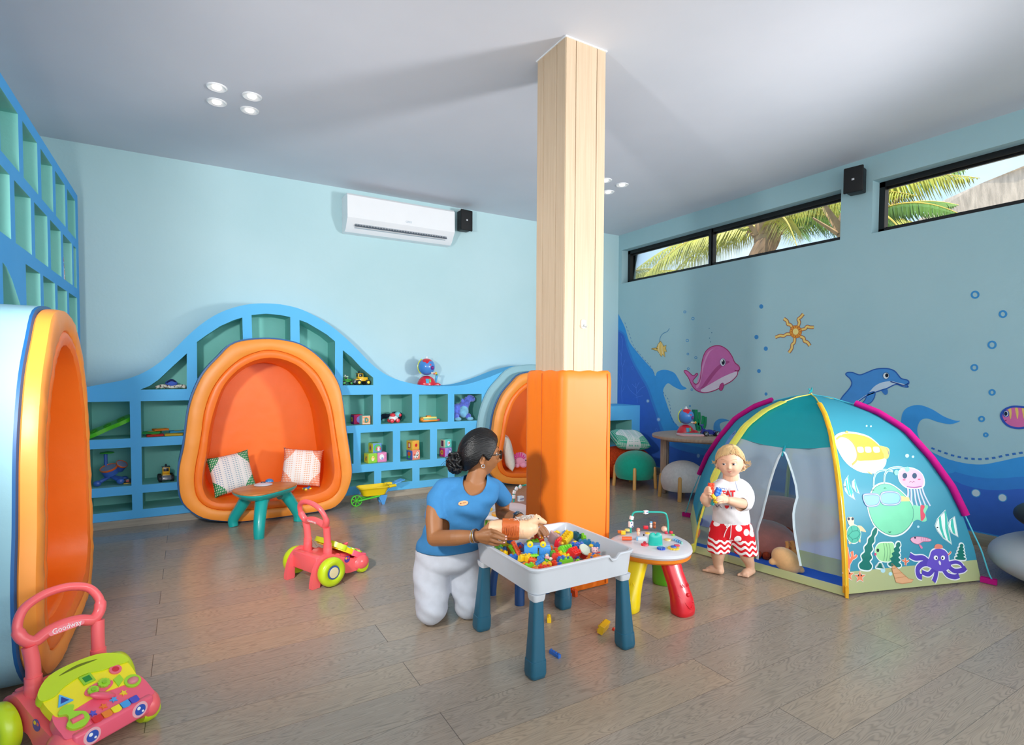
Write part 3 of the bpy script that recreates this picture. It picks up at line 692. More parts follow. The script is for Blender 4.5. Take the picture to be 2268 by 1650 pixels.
# dolphin
b = MB()
do = [(1238, 700), (1262, 650), (1300, 605), (1316, 575), (1308, 548), (1284, 525), (1290, 513), (1320, 512), (1360, 525), (1400, 512), (1450, 493), (1510, 490), (1550, 502), (1572, 525), (1590, 545), (1625, 555), (1632, 570), (1622, 582), (1628, 592), (1600, 590), (1560, 578), (1510, 600), (1450, 620), (1400, 640), (1350, 675), (1310, 700)]
paint(b, WS, K(do), '#4A93D8', 4)
paint(b, WS, K([(1310, 700), (1330, 680), (1400, 632), (1440, 590), (1480, 568), (1530, 560), (1570, 568), (1610, 578), (1600, 590), (1560, 578), (1510, 600), (1450, 622), (1400, 642), (1355, 680), (1330, 705)]), '#C9DCEC', 5)
stroke(b, WS, K(do), .009, '#2A5FB0', 7, True)
paint(b, WS, K([(1440, 618), (1444, 640), (1425, 675), (1392, 690), (1376, 682), (1392, 660), (1405, 630)]), '#4A93D8', 7); stroke(b, WS, K([(1440, 618), (1444, 640), (1425, 675), (1392, 690), (1376, 682), (1392, 660), (1405, 630)]), .007, '#2A5FB0', 8, True)
paint(b, WS, K([(1508, 600), (1515, 625), (1500, 636), (1480, 615), (1470, 610)]), '#3E7FC8', 6)
stroke(b, WS, K([(1530, 562), (1570, 574), (1605, 583), (1628, 572)]), .008, '#1F3F86', 8)
paint(b, WS, K(ell(1506, 530, 17, 18)), '#EAF2F6', 8); stroke(b, WS, K(ell(1506, 530, 17, 18)), .004, '#3A5F8A', 10, True); paint(b, WS, K(ell(1510, 528, 9, 11)), '#10182A', 9)
b.obj('painted_dolphin', wall_right, smooth=0, recalc=False, weld=False)
# angel fish
b = MB()
af = [(206, 382), (212, 378), (235, 376), (246, 352), (258, 338), (268, 352), (275, 368), (290, 360), (286, 378), (292, 398), (280, 396), (282, 428), (270, 412), (262, 425), (250, 405), (240, 392), (225, 388)]
paint(b, WS, K(af), '#E9C36A', 4, sp=False); stroke(b, WS, K(af), .005, '#6B5A3A', 6, True, sp=False)
stroke(b, WS, K([(252, 345), (256, 320), (270, 298), (295, 285), (307, 268)]), .007, '#3B87B8', 5)
for x in (250, 268): stroke(b, WS, K([(x, 352), (x-2, 380), (x+2, 408)]), .008, '#FBEFC0', 7)
paint(b, WS, K(ell(238, 378, 3)), '#223', 8) if False else paint(b, WS, K(ell(238, 380, 3)), '#202838', 8)
b.obj('painted_angelfish', wall_right, smooth=0, recalc=False, weld=False)
# pink striped fish by the right edge of the view
b = MB(); fb = [(2143, 750), (2160, 720), (2200, 702), (2250, 702), (2300, 712), (2350, 740), (2380, 720), (2385, 800), (2350, 782), (2300, 810), (2240, 820), (2190, 810), (2158, 785)]
paint(b, WS, K(fb), '#DC6FA6', 4); stroke(b, WS, K(fb), .014, '#2F55B4', 8, True)
for x in (2190, 2228, 2265, 2300): paint(b, WS, K([(x-8, 709), (x+6, 709), (x+10, 740), (x+4, 770), (x-4, 740)]), '#EFC96B', 5)
paint(b, WS, K(ell(2170, 740, 15, 17)), '#E9F0F6', 6); paint(b, WS, K(ell(2168, 740, 9, 12)), '#14203C', 7); stroke(b, WS, K(ell(2170, 740, 15, 17)), .005, '#2F55B4', 8, True)
stroke(b, WS, K([(2150, 775), (2162, 780), (2172, 774)]), .006, '#8C2A62', 7)
b.obj('painted_striped_fish', wall_right, smooth=0, recalc=False, weld=False)
# green seaweed behind the table
b = MB(); Kg = cmap(6.345, 1330, 860)
stroke(b, WS, Kg([(1385, 620), (1370, 540), (1345, 460), (1322, 400), (1320, 300)]), .07, '#1F7F6E', 4)
for L, w in (([(1375, 610), (1378, 520), (1350, 430), (1345, 300)], .055), ([(1380, 520), (1392, 430), (1388, 335)], .045), ([(1385, 570), (1425, 520), (1440, 450), (1442, 385)], .05), ([(1420, 600), (1465, 540), (1475, 460), (1476, 400)], .045)): stroke(b, WS, Kg(L), w*.8, '#1F8A66', 5); stroke(b, WS, Kg(L), w*.55, '#22A567', 6)
b.obj('painted_seaweed', wall_right, smooth=0, recalc=False, weld=False)
# ================================================================== PLAY TENT (six-sided pop-up dome)
TC = Vector((3.93, 2.34, 0))
TZ = [(0, .985), (.2, .945), (.39, .885), (.55, .815), (.715, .708), (.88, .572), (.98, .42), (1.04, .27), (1.085, .11), (1.10, 0.)]
def rho(z):
    z = max(0, min(1.0999, z))
    for (a, r0), (c, r1) in zip(TZ, TZ[1:]):
        if z <= c: return r0+(r1-r0)*(z-a)/(c-a)
    return 0
RIB = {'FR': (-138.3, 1.03), 'FL': (163.0, .95), 'BL': (101.5, .97), 'BK': (41.7, .97), 'RB': (-17., .97), 'R': (-79.5, 1.0)}
def rib(k, z, o=0.):
    a, s = RIB[k]; a = math.radians(a); r = rho(z)*s+o
    return Vector((TC.x+math.cos(a)*r, TC.y+math.sin(a)*r, z))
def ribpath(k, o=0., z0=0., z1=1.1, n=26):
    out = []
    for i in range(n+1):
        t = i/n; z = z0+(z1-z0)*math.sin(t*PI/2)**1.0 if z1 > 1.05 else z0+(z1-z0)*t
        out.append(rib(k, z, o))
    return out
class Panel:
    def __init__(s, k0, k1, sag=.0): s.k0, s.k1, s.sag = k0, k1, sag
    def pt(s, u, v, o):
        a = rib(s.k0, v); c = rib(s.k1, v); n = (c-a).cross(Vector((0, 0, 1)))
        n = n.normalized() if n.length > 1e-6 else Vector((0, 0, 1))
        m = (a+c)/2-TC; m.z = 0
        if n.dot(m) < 0: n = -n
        e = .01; a2 = rib(s.k0, v+e); c2 = rib(s.k1, v+e); sl = ((a2+c2)/2-(a+c)/2); nn = Vector((n.x, n.y, -sl.dot(n)/e)).normalized()
        return a.lerp(c, u)+nn*o-n*s.sag*math.sin(PI*u)*math.sin(PI*min(1, v/1.1))
    def uv(s, x, y):
        d = ray(x, y).normalized(); lo = None
        def f(t):
            p = CAMO+d*t; a = rib(s.k0, p.z); c = rib(s.k1, p.z); n = Vector((c.y-a.y, a.x-c.x, 0)).normalized(); m = (a+c)/2-TC
            if n.dot(m) < 0: n = -n
            return (p-a).dot(n)
        t0 = 1.6; ft = f(t0); t = t0
        while t < 6:
            t1 = t+.03; f1 = f(t1)
            if ft > 0 >= f1:
                for _ in range(25):
                    tm = (t+t1)/2
                    if f(tm) > 0: t = tm
                    else: t1 = tm
                break
            t = t1; ft = f1
        p = CAMO+d*t; z = max(0, min(1.09, p.z)); a = rib(s.k0, z); c = rib(s.k1, z); e = c-a
        return ((p-a).dot(e)/max(1e-6, e.length_squared), z)
def cloth_t(name, hexc, alpha=1., trans=.45, rough=.6):
    m = bpy.data.materials.new(name); m.use_nodes = True; n = m.node_tree.nodes; l = m.node_tree.links; n.clear()
    o = n.new('ShaderNodeOutputMaterial'); d = n.new('ShaderNodeBsdfDiffuse'); t = n.new('ShaderNodeBsdfTranslucent'); mx = n.new('ShaderNodeMixShader'); g = n.new('ShaderNodeBsdfGlossy'); m2 = n.new('ShaderNodeMixShader')
    nz = n.new('ShaderNodeTexNoise'); nz.inputs['Scale'].default_value = 7; bp = n.new('ShaderNodeBump'); bp.inputs['Strength'].default_value = .25; bp.inputs['Distance'].default_value = .02
    tcx = n.new('ShaderNodeTexCoord'); l.new(tcx.outputs['Object'], nz.inputs[0]); l.new(nz.outputs[0], bp.inputs['Height']); l.new(bp.outputs[0], d.inputs['Normal'])
    d.inputs[0].default_value = lin(hexc); t.inputs[0].default_value = lin(hexc); mx.inputs[0].default_value = trans; g.inputs['Roughness'].default_value = .45; m2.inputs[0].default_value = .04
    l.new(d.outputs[0], mx.inputs[1]); l.new(t.outputs[0], mx.inputs[2]); l.new(mx.outputs[0], m2.inputs[1]); l.new(g.outputs[0], m2.inputs[2])
    if alpha < 1:
        tr_ = n.new('ShaderNodeBsdfTransparent'); m3 = n.new('ShaderNodeMixShader'); m3.inputs[0].default_value = alpha
        l.new(tr_.outputs[0], m3.inputs[1]); l.new(m2.outputs[0], m3.inputs[2]); l.new(m3.outputs[0], o.inputs[0])
    else: l.new(m2.outputs[0], o.inputs[0])
    m.diffuse_color = lin(hexc); return m
M_TAQ = cloth_t('tent_aqua', '#4FBAD2'); M_TTEAL = cloth_t('tent_teal', '#19BFC4'); M_TYEL = cloth_t('tent_sand', '#E9EFA9')
M_MESH = cloth_t('tent_mesh', '#DDEFF8', alpha=.5, trans=.15); M_MESHY = cloth_t('tent_mesh_yellow', '#D9E88A', alpha=.6); M_TBLUE = cloth_t('tent_floor_blue', '#4A7AF2', trans=0)
M_PINK = cl('#C2127F', 'magenta_sleeve', bump=.1); M_TRIM = cl('#F2F06A', 'yellow_trim', bump=.1); M_TAPE = cl('#DDE9EE', 'white_binding', bump=.1); M_ORT = cl('#F4B32B', 'amber_trim', bump=.1)
TENT = thing('play_tent', 'six-sided dome play tent printed with sea creatures, magenta and yellow ribs', 'tent')
def panel(k0, k1, m, z0, z1, u0=0., u1=1., nu=8, nz=28, name=None, sag=.008):
    P = Panel(k0, k1, sag); b = MB(m)
    R = [[P.pt(u0+(u1-u0)*i/nu, z0+(z1-z0)*j/nz, 0) for i in range(nu+1)] for j in range(nz+1)]
    b.rings(R, None, (False, False), closed=False); return b.obj(name, TENT, smooth=60, recalc=False) if name else b
SANDZ = .13
printp = panel('FR', 'R', M_TAQ, SANDZ, 1.098, name='printed_panel'); panel('FR', 'R', M_TYEL, .012, SANDZ, nz=4, name='sand_strip')
left_p = panel('FL', 'BL', M_TAQ, SANDZ, 1.098, name='printed_panel'); panel('FL', 'BL', M_TYEL, .012, SANDZ, nz=4, name='sand_strip')
for a, c in (('BL', 'BK'), ('BK', 'RB'), ('RB', 'R')):
    panel(a, c, M_TAQ, .78, 1.098, nz=12, name='roof_panel'); panel(a, c, M_MESH, .13, .78, nz=10, name='mesh_wall'); panel(a, c, M_TYEL, .012, .13, nz=4, name='sand_strip')
# door side FR-FL: teal top, mesh curtains open in the middle, yellow band
ZT = .80
P = Panel('FR', 'FL'); b = MB(M_TTEAL)
def ztop(u): return .80-.035*math.sin(PI*u)
b.rings([[P.pt(i/12, ztop(i/12)+(1.098-ztop(i/12))*j/18, 0) for i in range(13)] for j in range(19)], None, (False, False), closed=False); b.obj('roof_panel', TENT, smooth=60, recalc=False)['label'] = 'plain teal panel'
# curtain edges (u as function of z), traced
Kd = cmap(3.4375, 1500, 860)
def edge(L):
    o = sorted([P.uv(*p)[::-1] for p in Kd(L)]); return o
eL = edge([(800, 480), (770, 530), (735, 620), (700, 740), (670, 860), (645, 970), (620, 1040), (608, 1090), (612, 1180), (612, 1280)])
eR = edge([(820, 480), (850, 560), (880, 650), (905, 740), (915, 830), (895, 900), (885, 960), (890, 1060), (905, 1160), (925, 1270), (945, 1370)])
def at(E_, z):
    if z <= E_[0][0]: return E_[0][1]
    for (a, u0), (c, u1) in zip(E_, E_[1:]):
        if z <= c: return u0+(u1-u0)*(z-a)/max(1e-6, c-a)
    return E_[-1][1]
zap = max(eL[-1][0], eR[-1][0]); um = (eL[-1][1]+eR[-1][1])/2
def uL(z): return at(eL, z) if z < eL[-1][0] else um
def uR(z): return at(eR, z) if z < eR[-1][0] else um
def curtain(f, side, z0, name):
    for m, a, c, nm in ((M_MESH, .19, None, name), (M_MESHY, z0, .19, name+'_hem')):
        b = MB(m); R = []
        for j in range(25):
            row = []
            for i in range(9):
                t = i/8; z1 = c or 9
                zt = a+(min(z1, .77)-a)*j/24
                if c is None: zt = a+(.775-a)*j/24
                e = f(zt); u = (e+(1-e)*t) if side else e*t
                zz = zt if c else min(zt, ztop(u))
                if c is None: zz = a+(ztop(u)-a)*j/24
                row.append(P.pt(u, zz, -.004-.012*math.sin(t*9+zt*4)*(1-abs(2*t-1))))
            R.append(row)
        b.rings(R, None, (False, False), closed=False); o = b.obj(nm, TENT, smooth=60, recalc=False)
    b = MB(M_TAPE); pts = [P.pt(f(z), z, .0) for z in [z0+(zap-z0)*k/40 for k in range(41)]]
    b.tube(pts, .009, n=6, flat=.3); b.obj('binding_tape', TENT)
curtain(uR, False, .10, 'door_curtain')      # u=0 at FR
curtain(uL, True, .07, 'door_curtain')
b = MB(cl('#1E9AA8', 'zip_flap', bump=.1)); b.tube([P.pt(um, ztop(um)+.01, .004), P.pt(um, zap-.005, .004)], .008, n=6, flat=.4); b.tube([P.pt(um, zap-.01, .006), P.pt(um, zap-.035, .008)], .005, n=6); b.obj('zip', TENT)
# low front sill + groundsheet
b = MB(M_TYEL); b.rings([[P.pt(i/12, .004+.045*j/3, .012-.006*j) for i in range(13)] for j in range(4)], None, (False, False), closed=False); b.obj('door_sill', TENT, recalc=False)
b = MB(M_TBLUE); hx = [rib(k, .0, -.012) for k in ('FR', 'FL', 'BL', 'BK', 'RB', 'R')]
R = [[TC.lerp(p, s_)+Vector((0, 0, .014+.004*math.sin(9*p.x+s_*17)*s_)) for p in resample(hx, 60)] for s_ in (.05, .3, .55, .8, 1.)]
b.rings(R, None, (True, False)); b.obj('groundsheet', TENT, smooth=60)
# ribs
M_POLE = pl('#4FC3D6', name='tent_pole_aqua'); M_POLEY = pl('#F4D63A', name='tent_pole_yellow')
for k, mp, ms in (('R', M_POLE, M_PINK), ('BL', M_POLE, M_PINK), ('FL', M_POLEY, M_TRIM), ('FR', M_POLEY, M_ORT), ('BK', M_POLEY, M_TRIM), ('RB', M_POLEY, M_TRIM)):
    z_ = [0, .05, .12, .2, .3, .39, .5, .6, .7, .8, .88, .94, .98, 1.01, 1.04, 1.065, 1.085, 1.1, 1.105]
    if k in ('R', 'BL'): foot = rib(k, 0, .055); pts = [Vector((foot.x, foot.y, .02))]+[rib(k, z, .012+.04*(1-z/.39)) if z < .39 else rib(k, z, .012) for z in z_[1:]]
    else: pts = [rib(k, max(z, .03), .012) for z in z_]
    pts[-1] = TC+Vector((0, 0, 1.112))
    b = MB(mp); b.tube(spline(pts, 3, False), .0042, n=8); b.obj('pole', TENT)
    a, _s = RIB[k]; a = math.radians(a); tg = Vector((-math.sin(a), math.cos(a), 0))
    if ms is M_PINK:
        zz = [.385+(1.035-.385)*i/24 for i in range(25)]; R = []
        for z in zz:
            p = rib(k, z, .0); q = rib(k, z+.01, 0); t = (q-p).normalized(); n_ = tg.cross(t).normalized(); 
            if n_.dot(p-TC-Vector((0, 0, z*.3))) < 0: n_ = -n_
            c_ = p+n_*.016; R.append([c_+tg*(.026*math.cos(w))+n_*(.021*math.sin(w)) for w in [2*PI*j/12 for j in range(12)]])
        b = MB(ms); b.rings(R); b.obj('pole_sleeve', TENT)
        b = MB(M_PINK); p = rib(k, 0, 0); q = Vector((math.cos(a), math.sin(a), 0))
        for w in (-1, 1): b.box(p+q*.032+Vector((0, 0, .02)), (.075, .003, .032), rot=(0, 0, a), M=Matrix.Translation(tg*w*.012))
        b.box(p+q*.069+Vector((0, 0, .02)), (.003, .026, .032), rot=(0, 0, a)); b.obj('corner_strap', TENT)
    else:
        R = []; wd = .04 if k == 'FL' else .016
        for z in [.02+(1.045-.02)*i/34 for i in range(35)]:
            if k == 'FL' and z < .5: w_ = .009
            else: w_ = wd
            p = rib(k, z, .0); t = (rib(k, z+.01, 0)-p).normalized(); n_ = tg.cross(t).normalized()
            if n_.dot(p-TC-Vector((0, 0, z*.3))) < 0: n_ = -n_
            c_ = p+n_*.006; R.append([c_+tg*(w_*math.cos(w))+n_*(.006*math.sin(w)) for w in [2*PI*j/10 for j in range(10)]])
        b = MB(ms); b.rings(R); b.obj('rib_trim', TENT)
        b = MB(M_ORT if k == 'FR' else M_TRIM); p = rib(k, 0, 0); q = Vector((math.cos(a), math.sin(a), 0))
        b.poly([[(-.03, .03), (.03, .03), (.012, -.055), (-.012, -.055)]] if False else [[(-.012, .065), (.014, .06), (.022, .002), (-.012, .004)]], lambda u, v, w: p+q*(u+.008)+tg*(w-.008)+Vector((0, 0, v)), None, .016); b.obj('corner_strap', TENT)
b = MB(M_TTEAL); b.tube(spline([TC+Vector((-.03, 0, 1.11)), TC+Vector((0, 0, 1.135)), TC+Vector((.02, .01, 1.15)), TC+Vector((.0, .0, 1.12)), TC+Vector((-.02, .01, 1.145))], 5, False), .004, n=6); b.obj('top_tie', TENT)
# ---- prints on the tent cloth
Q = Panel('FR', 'R', .008); T7 = cmap(3.367, 1760, 850); T6 = cmap(3.929, 1820, 940); C_ = .022
def prn(b, P_, col, lay, **k): paint(b, Q, P_, col, lay+2, cell=C_, **k)
def stk(b, P_, w, col, lay, closed=False, **k): stroke(b, Q, P_, w, col, lay+2, closed, **k)
def pobj(b, nm): b.obj(nm, printp, smooth=0, recalc=False, weld=False)
b = MB()      # submarine
sub = [(305, 420), (330, 385), (400, 372), (480, 380), (560, 405), (620, 450), (650, 490), (680, 560), (665, 610), (620, 650), (560, 655), (480, 640), (400, 590), (345, 520)]
stk(b, T7(sub), .022, '#F4F4EE', 1, True); prn(b, T7(sub), '#CFD4D6', 2)
prn(b, T7([(350, 385), (400, 372), (480, 380), (560, 405), (620, 450), (650, 490), (678, 552), (620, 570), (540, 575), (470, 572), (475, 520), (450, 460), (410, 410)]), '#E6AE48', 3)
stk(b, T7([(310, 415), (345, 392), (400, 408), (445, 455), (470, 520), (465, 570), (430, 605)]), .012, '#D9A95B', 4)
for x in (495, 553, 615): prn(b, T7([(x-25, 475), (x+15, 475), (x+24, 505), (x+14, 515), (x-18, 512)]), '#FBFAF2', 5)
prn(b, T7([(625, 462), (700, 480), (712, 520), (700, 558), (672, 555), (650, 490)]), '#F1C66A', 3); prn(b, T7([(375, 370), (385, 352), (400, 355), (402, 370)]), '#F1C66A', 3, sp=False); prn(b, T7([(540, 655), (560, 658), (588, 680), (565, 672)]), '#EFC063', 3, sp=False)
stk(b, T7([(685, 480), (700, 500), (705, 530)]), .004, '#5B7D9A', 5); pobj(b, 'submarine_print')
b = MB()      # green creature with goggles
gr = [(590, 800), (620, 768), (670, 750), (730, 760), (790, 800), (850, 860), (885, 920), (892, 980), (870, 1050), (810, 1110), (740, 1130), (670, 1110), (600, 1050), (562, 960), (556, 880)]
stk(b, T7(gr), .02, '#E9F7EE', 1, True); prn(b, T7(gr), '#7CD8AC', 2); stk(b, T7(gr), .003, '#4B8F86', 3, True)
for L in ([(595, 770), (600, 700), (625, 658), (680, 645), (740, 655)], [(675, 750), (680, 680), (715, 638), (780, 625), (840, 635)]): stk(b, T7(L), .012, '#DDF3EE', 2); stk(b, T7(L), .004, '#57A8AE', 3)
for x, y in ((765, 665), (845, 640)): prn(b, T7(ell(x, y, 17, 20)), '#8FE3C0', 4)
prn(b, T7([(888, 910), (950, 915), (985, 905), (1000, 920), (980, 970), (990, 1020), (960, 1030), (920, 1015), (880, 1035), (892, 980)]), '#86DDB2', 2); prn(b, T7([(945, 912), (975, 915), (965, 950), (980, 985), (960, 1022), (945, 1010)]), '#E0546B', 3)
prn(b, T7([(620, 855), (650, 855), (650, 880), (622, 880)]), '#F0CE8E', 4, sp=False); prn(b, T7([(775, 835), (860, 850), (865, 878), (780, 880)]), '#F0CE8E', 4, sp=False)
for L in ([(515, 835), (560, 825), (620, 828), (640, 850), (635, 890), (610, 910), (550, 912), (525, 885)], [(655, 820), (720, 808), (775, 818), (795, 850), (785, 890), (740, 905), (670, 900), (648, 870)]):
    prn(b, T7(L), '#96DCEC', 5); stk(b, T7(L), .012, '#7A8CC0', 6, True); stk(b, T7(L), .005, '#C9D3EE', 7, True)
stk(b, T7([(705, 1102), (713, 1112), (722, 1103)]), .003, '#2F6F62', 6); stk(b, T7([(580, 800), (588, 792), (597, 800)]), .003, '#2F6F62', 6); stk(b, T7([(672, 785), (680, 778), (690, 785)]), .003, '#2F6F62', 6); pobj(b, 'goggle_creature_print')
b = MB()      # jellyfish
for k, x in enumerate((850, 872, 895, 915, 935, 955)): stk(b, T7([(x, 775), (x+4+k*2, 820), (x-2+k*8, 870), (x+6+k*11, 925-6*abs(k-3))]), .014, '#D9B6E6', 1); stk(b, T7([(x, 775), (x+4+k*2, 820), (x-2+k*8, 870), (x+6+k*11, 925-6*abs(k-3))]), .009, '#C9E4F2', 2)
jb = [(785, 700), (790, 660), (830, 636), (890, 638), (945, 668), (966, 720), (955, 765), (900, 776), (840, 770), (800, 740)]
stk(b, T7(jb), .016, '#F7F2F7', 2, True); prn(b, T7(jb), '#E8B8CE', 3); stk(b, T7([(842, 770), (900, 776), (952, 766)]), .006, '#B267A4', 4)
for x in (827, 898): prn(b, T7(ell(x, 688, 17, 21)), '#3A5570', 5)
for x in (822, 932): prn(b, T7(ell(x, 719 if x < 900 else 715, 11, 5)), '#F0688E', 5)
stk(b, T7([(860, 738), (872, 730), (882, 738), (893, 730), (903, 737)]), .003, '#A86C8E', 5); pobj(b, 'jellyfish_print')
b = MB()      # striped fishes
def stripefish(pts, tail, stripes, eye):
    for L in (pts, tail): stk(b, T7(L), .008, '#F2FBFA', 1, True, sp=False); prn(b, T7(L), '#F2FBF8', 2, sp=False); stk(b, T7(L), .0025, '#7BB8BC', 4, True, sp=False)
    for L in stripes: prn(b, T7(L), '#45C6B4', 3, sp=False)
    prn(b, T7(ell(*eye, 5)), '#22303C', 5)
stripefish([(402, 685), (408, 740), (430, 800), (452, 865), (410, 835), (375, 795), (367, 755), (380, 720)], [(450, 715), (462, 760), (487, 822), (455, 800), (430, 765), (432, 735)], [[(395, 695), (403, 690), (412, 750), (435, 815), (425, 845), (405, 790)], [(380, 725), (388, 712), (400, 780), (415, 830), (405, 832), (385, 780)], [(447, 722), (452, 722), (465, 780), (475, 812), (462, 805), (450, 760)]], (376, 770)); pobj(b, 'angelfish_print'); b = MB()
stripefish([(1127, 945), (1140, 1010), (1150, 1090), (1172, 1198), (1110, 1150), (1070, 1100), (1052, 1060), (1070, 1010)], [(1195, 990), (1205, 1060), (1220, 1142), (1170, 1110), (1143, 1060), (1160, 1020)], [[(1118, 955), (1128, 950), (1140, 1040), (1150, 1110), (1165, 1185), (1145, 1165), (1125, 1080)], [(1078, 1000), (1092, 985), (1100, 1060), (1115, 1120), (1130, 1160), (1110, 1145), (1085, 1080)], [(1168, 1015), (1180, 1003), (1190, 1070), (1200, 1125), (1180, 1112), (1165, 1060)]], (1068, 1073)); pobj(b, 'angelfish_print')
b = MB()      # turtle
for L in ([(462, 1060), (500, 1062), (535, 1105), (500, 1100), (475, 1085)], [(388, 1090), (382, 1130), (395, 1120)], [(400, 1180), (410, 1198), (420, 1182)], [(478, 1172), (490, 1185), (492, 1160)]): prn(b, T7(L), '#EBCFA6', 2)
prn(b, T7([(390, 1000), (440, 998), (442, 1040), (450, 1060), (415, 1062), (400, 1040)]), '#F1DDBB', 3); tb = ell(441, 1122, 52, 66); stk(b, T7(tb), .01, '#E5F3E8', 1, True); prn(b, T7(tb), '#52B9A0', 4)
for L in ([(420, 1065), (430, 1100), (400, 1130), (395, 1150)], [(430, 1100), (470, 1095), (490, 1120)], [(470, 1095), (465, 1062)], [(400, 1130), (430, 1160), (465, 1150), (490, 1120)], [(430, 1160), (425, 1188)], [(465, 1150), (475, 1178)]): stk(b, T7(L), .003, '#2E7F73', 5, sp=False)
for x in (402, 432): prn(b, T7(ell(x, 1008, 9, 11)), '#2C3E52', 6)
pobj(b, 'turtle_print')
b = MB()      # seaweed, coral, shell, crabs
def weed(P0, w, n, rev=1):
    Qv = resample([Vector((x, y, 0)) for x, y in P0], n*2+1, False)
    A_ = []; B_ = []
    for i, q in enumerate(Qv):
        t = i/(len(Qv)-1); d = (Qv[min(len(Qv)-1, i+1)]-Qv[max(0, i-1)]).normalized(); nn = Vector((-d.y, d.x, 0)); ww = w*(1-.75*t)*(1.25 if i % 2 else .75)
        A_.append(tuple((q+nn*ww).xy)); B_.append(tuple((q-nn*ww).xy))
    return A_+B_[::-1]
for P0, w in (([(525, 1385), (535, 1300), (560, 1200), (590, 1130), (612, 1080)], 42), ([(745, 1365), (755, 1290), (768, 1230), (782, 1185)], 42), ([(1235, 1312), (1240, 1250), (1246, 1195)], 34), ([(636, 1375), (640, 1338)], 26)):
    L = weed(P0, w, 5); stk(b, T7(L), .016, '#E9F6F4', 1, True); prn(b, T7(L), '#12756A', 3)
pobj(b, 'seaweed_print'); b = MB()
for L, w, cx_ in (([(395, 1400), (400, 1330), (392, 1270), (385, 1220)], 26, 0), ([(405, 1340), (430, 1290), (425, 1250)], 20, 0), ([(420, 1310), (455, 1290), (462, 1275)], 14, 0), ([(830, 1355), (828, 1300)], 12, 0), ([(830, 1335), (855, 1318)], 8, 0), ([(828, 1330), (805, 1315)], 8, 0), ([(1140, 1280), (1162, 1262), (1165, 1250)], 8, 0)):
    stk(b, T7(L), w/3.367*.0031+.006, '#F3EDE6', 1); stk(b, T7(L), w/3.367*.0031, '#F4815F', 2)
pobj(b, 'coral_print'); b = MB()
sp_ = [(725, 1340), (760, 1370), (810, 1420), (850, 1455), (885, 1460), (870, 1480), (800, 1490), (755, 1480), (740, 1430), (728, 1390)]
prn(b, T7(sp_), '#E8B184', 3, sp=False); stk(b, T7(sp_), .003, '#C98A5A', 5, True, sp=False)
for L in ([(728, 1380), (760, 1372)], [(736, 1415), (800, 1410)], [(745, 1450), (830, 1438)]): stk(b, T7(L), .0025, '#C98A5A', 5)
pobj(b, 'shell_print'); b = MB()
for cx_, cy_, r in ((398, 1425, 48), (485, 1440, 46)):
    st = []
    for k in range(10): a = -PI/2+k*PI/5; rr_ = r if k % 2 == 0 else r*.42; st.append((cx_+rr_*.95*math.cos(a), cy_+rr_*math.sin(a)))
    stk(b, T7(st), .008, '#F3EDE6', 3, True, sp=False); prn(b, T7(st), '#F58F66', 4, sp=False)
    for s_ in (-1, 1): prn(b, T7(ell(cx_+s_*10, cy_-12, 5, 7)), '#2A2A33', 5)
pobj(b, 'starfish_print')
b = MB()      # octopus
for L, w in (([(1000, 1340), (955, 1345), (920, 1380), (925, 1430), (950, 1440)], .032), ([(1040, 1380), (1000, 1420), (950, 1405)], .026), ([(1060, 1385), (1050, 1440), (1035, 1475)], .028), ([(1110, 1385), (1140, 1425), (1190, 1440), (1225, 1430)], .028), ([(1140, 1355), (1190, 1395), (1250, 1390), (1275, 1370)], .028), ([(1150, 1340), (1200, 1330), (1240, 1345), (1270, 1395)], .02), ([(1000, 1330), (960, 1300), (900, 1300), (862, 1280)], .03)):
    stk(b, T7(L), w+.012, '#EEF0F8', 1); stk(b, T7(L), w, '#5A46B8', 2)
oc = [(1010, 1290), (1025, 1250), (1065, 1232), (1115, 1240), (1145, 1275), (1150, 1320), (1165, 1360), (1120, 1395), (1060, 1395), (1010, 1370), (985, 1350)]
stk(b, T7(oc), .014, '#EEF0F8', 1, True); prn(b, T7(oc), '#6A54C8', 3); prn(b, T7([(1048, 1230), (1050, 1205), (1070, 1196), (1100, 1205), (1102, 1228)]), '#F08A72', 4)
for x in (1053, 1106): prn(b, T7(ell(x, 1298, 15, 17)), '#FFFFFF', 5); prn(b, T7(ell(x+(4 if x < 1080 else -4), 1300, 6, 8)), '#20243A', 6)
prn(b, T7(ell(1082, 1336, 8, 17, -15)), '#E9E3F6', 5)
pobj(b, 'octopus_print')
b = MB()      # shrimp, green fish, bubbles
sh = [(868, 1160), (890, 1145), (930, 1142), (985, 1150), (1022, 1165), (1005, 1178), (960, 1180), (925, 1198), (885, 1185)]
prn(b, T7(sh), '#F0B4CE', 3); stk(b, T7(sh), .003, '#B46A8C', 4, True); prn(b, T7(ell(902, 1150, 7, 7)), '#2C3246', 5); prn(b, T7([(930, 1200), (945, 1230), (958, 1225), (945, 1205)]), '#E77FA8', 4)
for x in (950, 965, 980, 995): stk(b, T7([(x, 1148), (x+2, 1176)]), .0025, '#C9789E', 5)
pobj(b, 'shrimp_print'); b = MB()
gf = [(605, 1260), (612, 1220), (640, 1192), (700, 1188), (740, 1195), (745, 1260), (730, 1315), (680, 1326), (630, 1310)]
stk(b, T7(gf), .012, '#EAF6E6', 1, True); prn(b, T7(gf), '#A5E3A0', 2)
for x in (665, 685, 705): stk(b, T7([(x, 1190), (x+10, 1250), (x, 1322)]), .003, '#5E9F74', 3)
prn(b, T7(ell(622, 1243, 10, 13)), '#26363E', 4); prn(b, T7(ell(604, 1272, 8, 10)), '#E24C7C', 4)
pobj(b, 'green_fish_print'); b = MB()
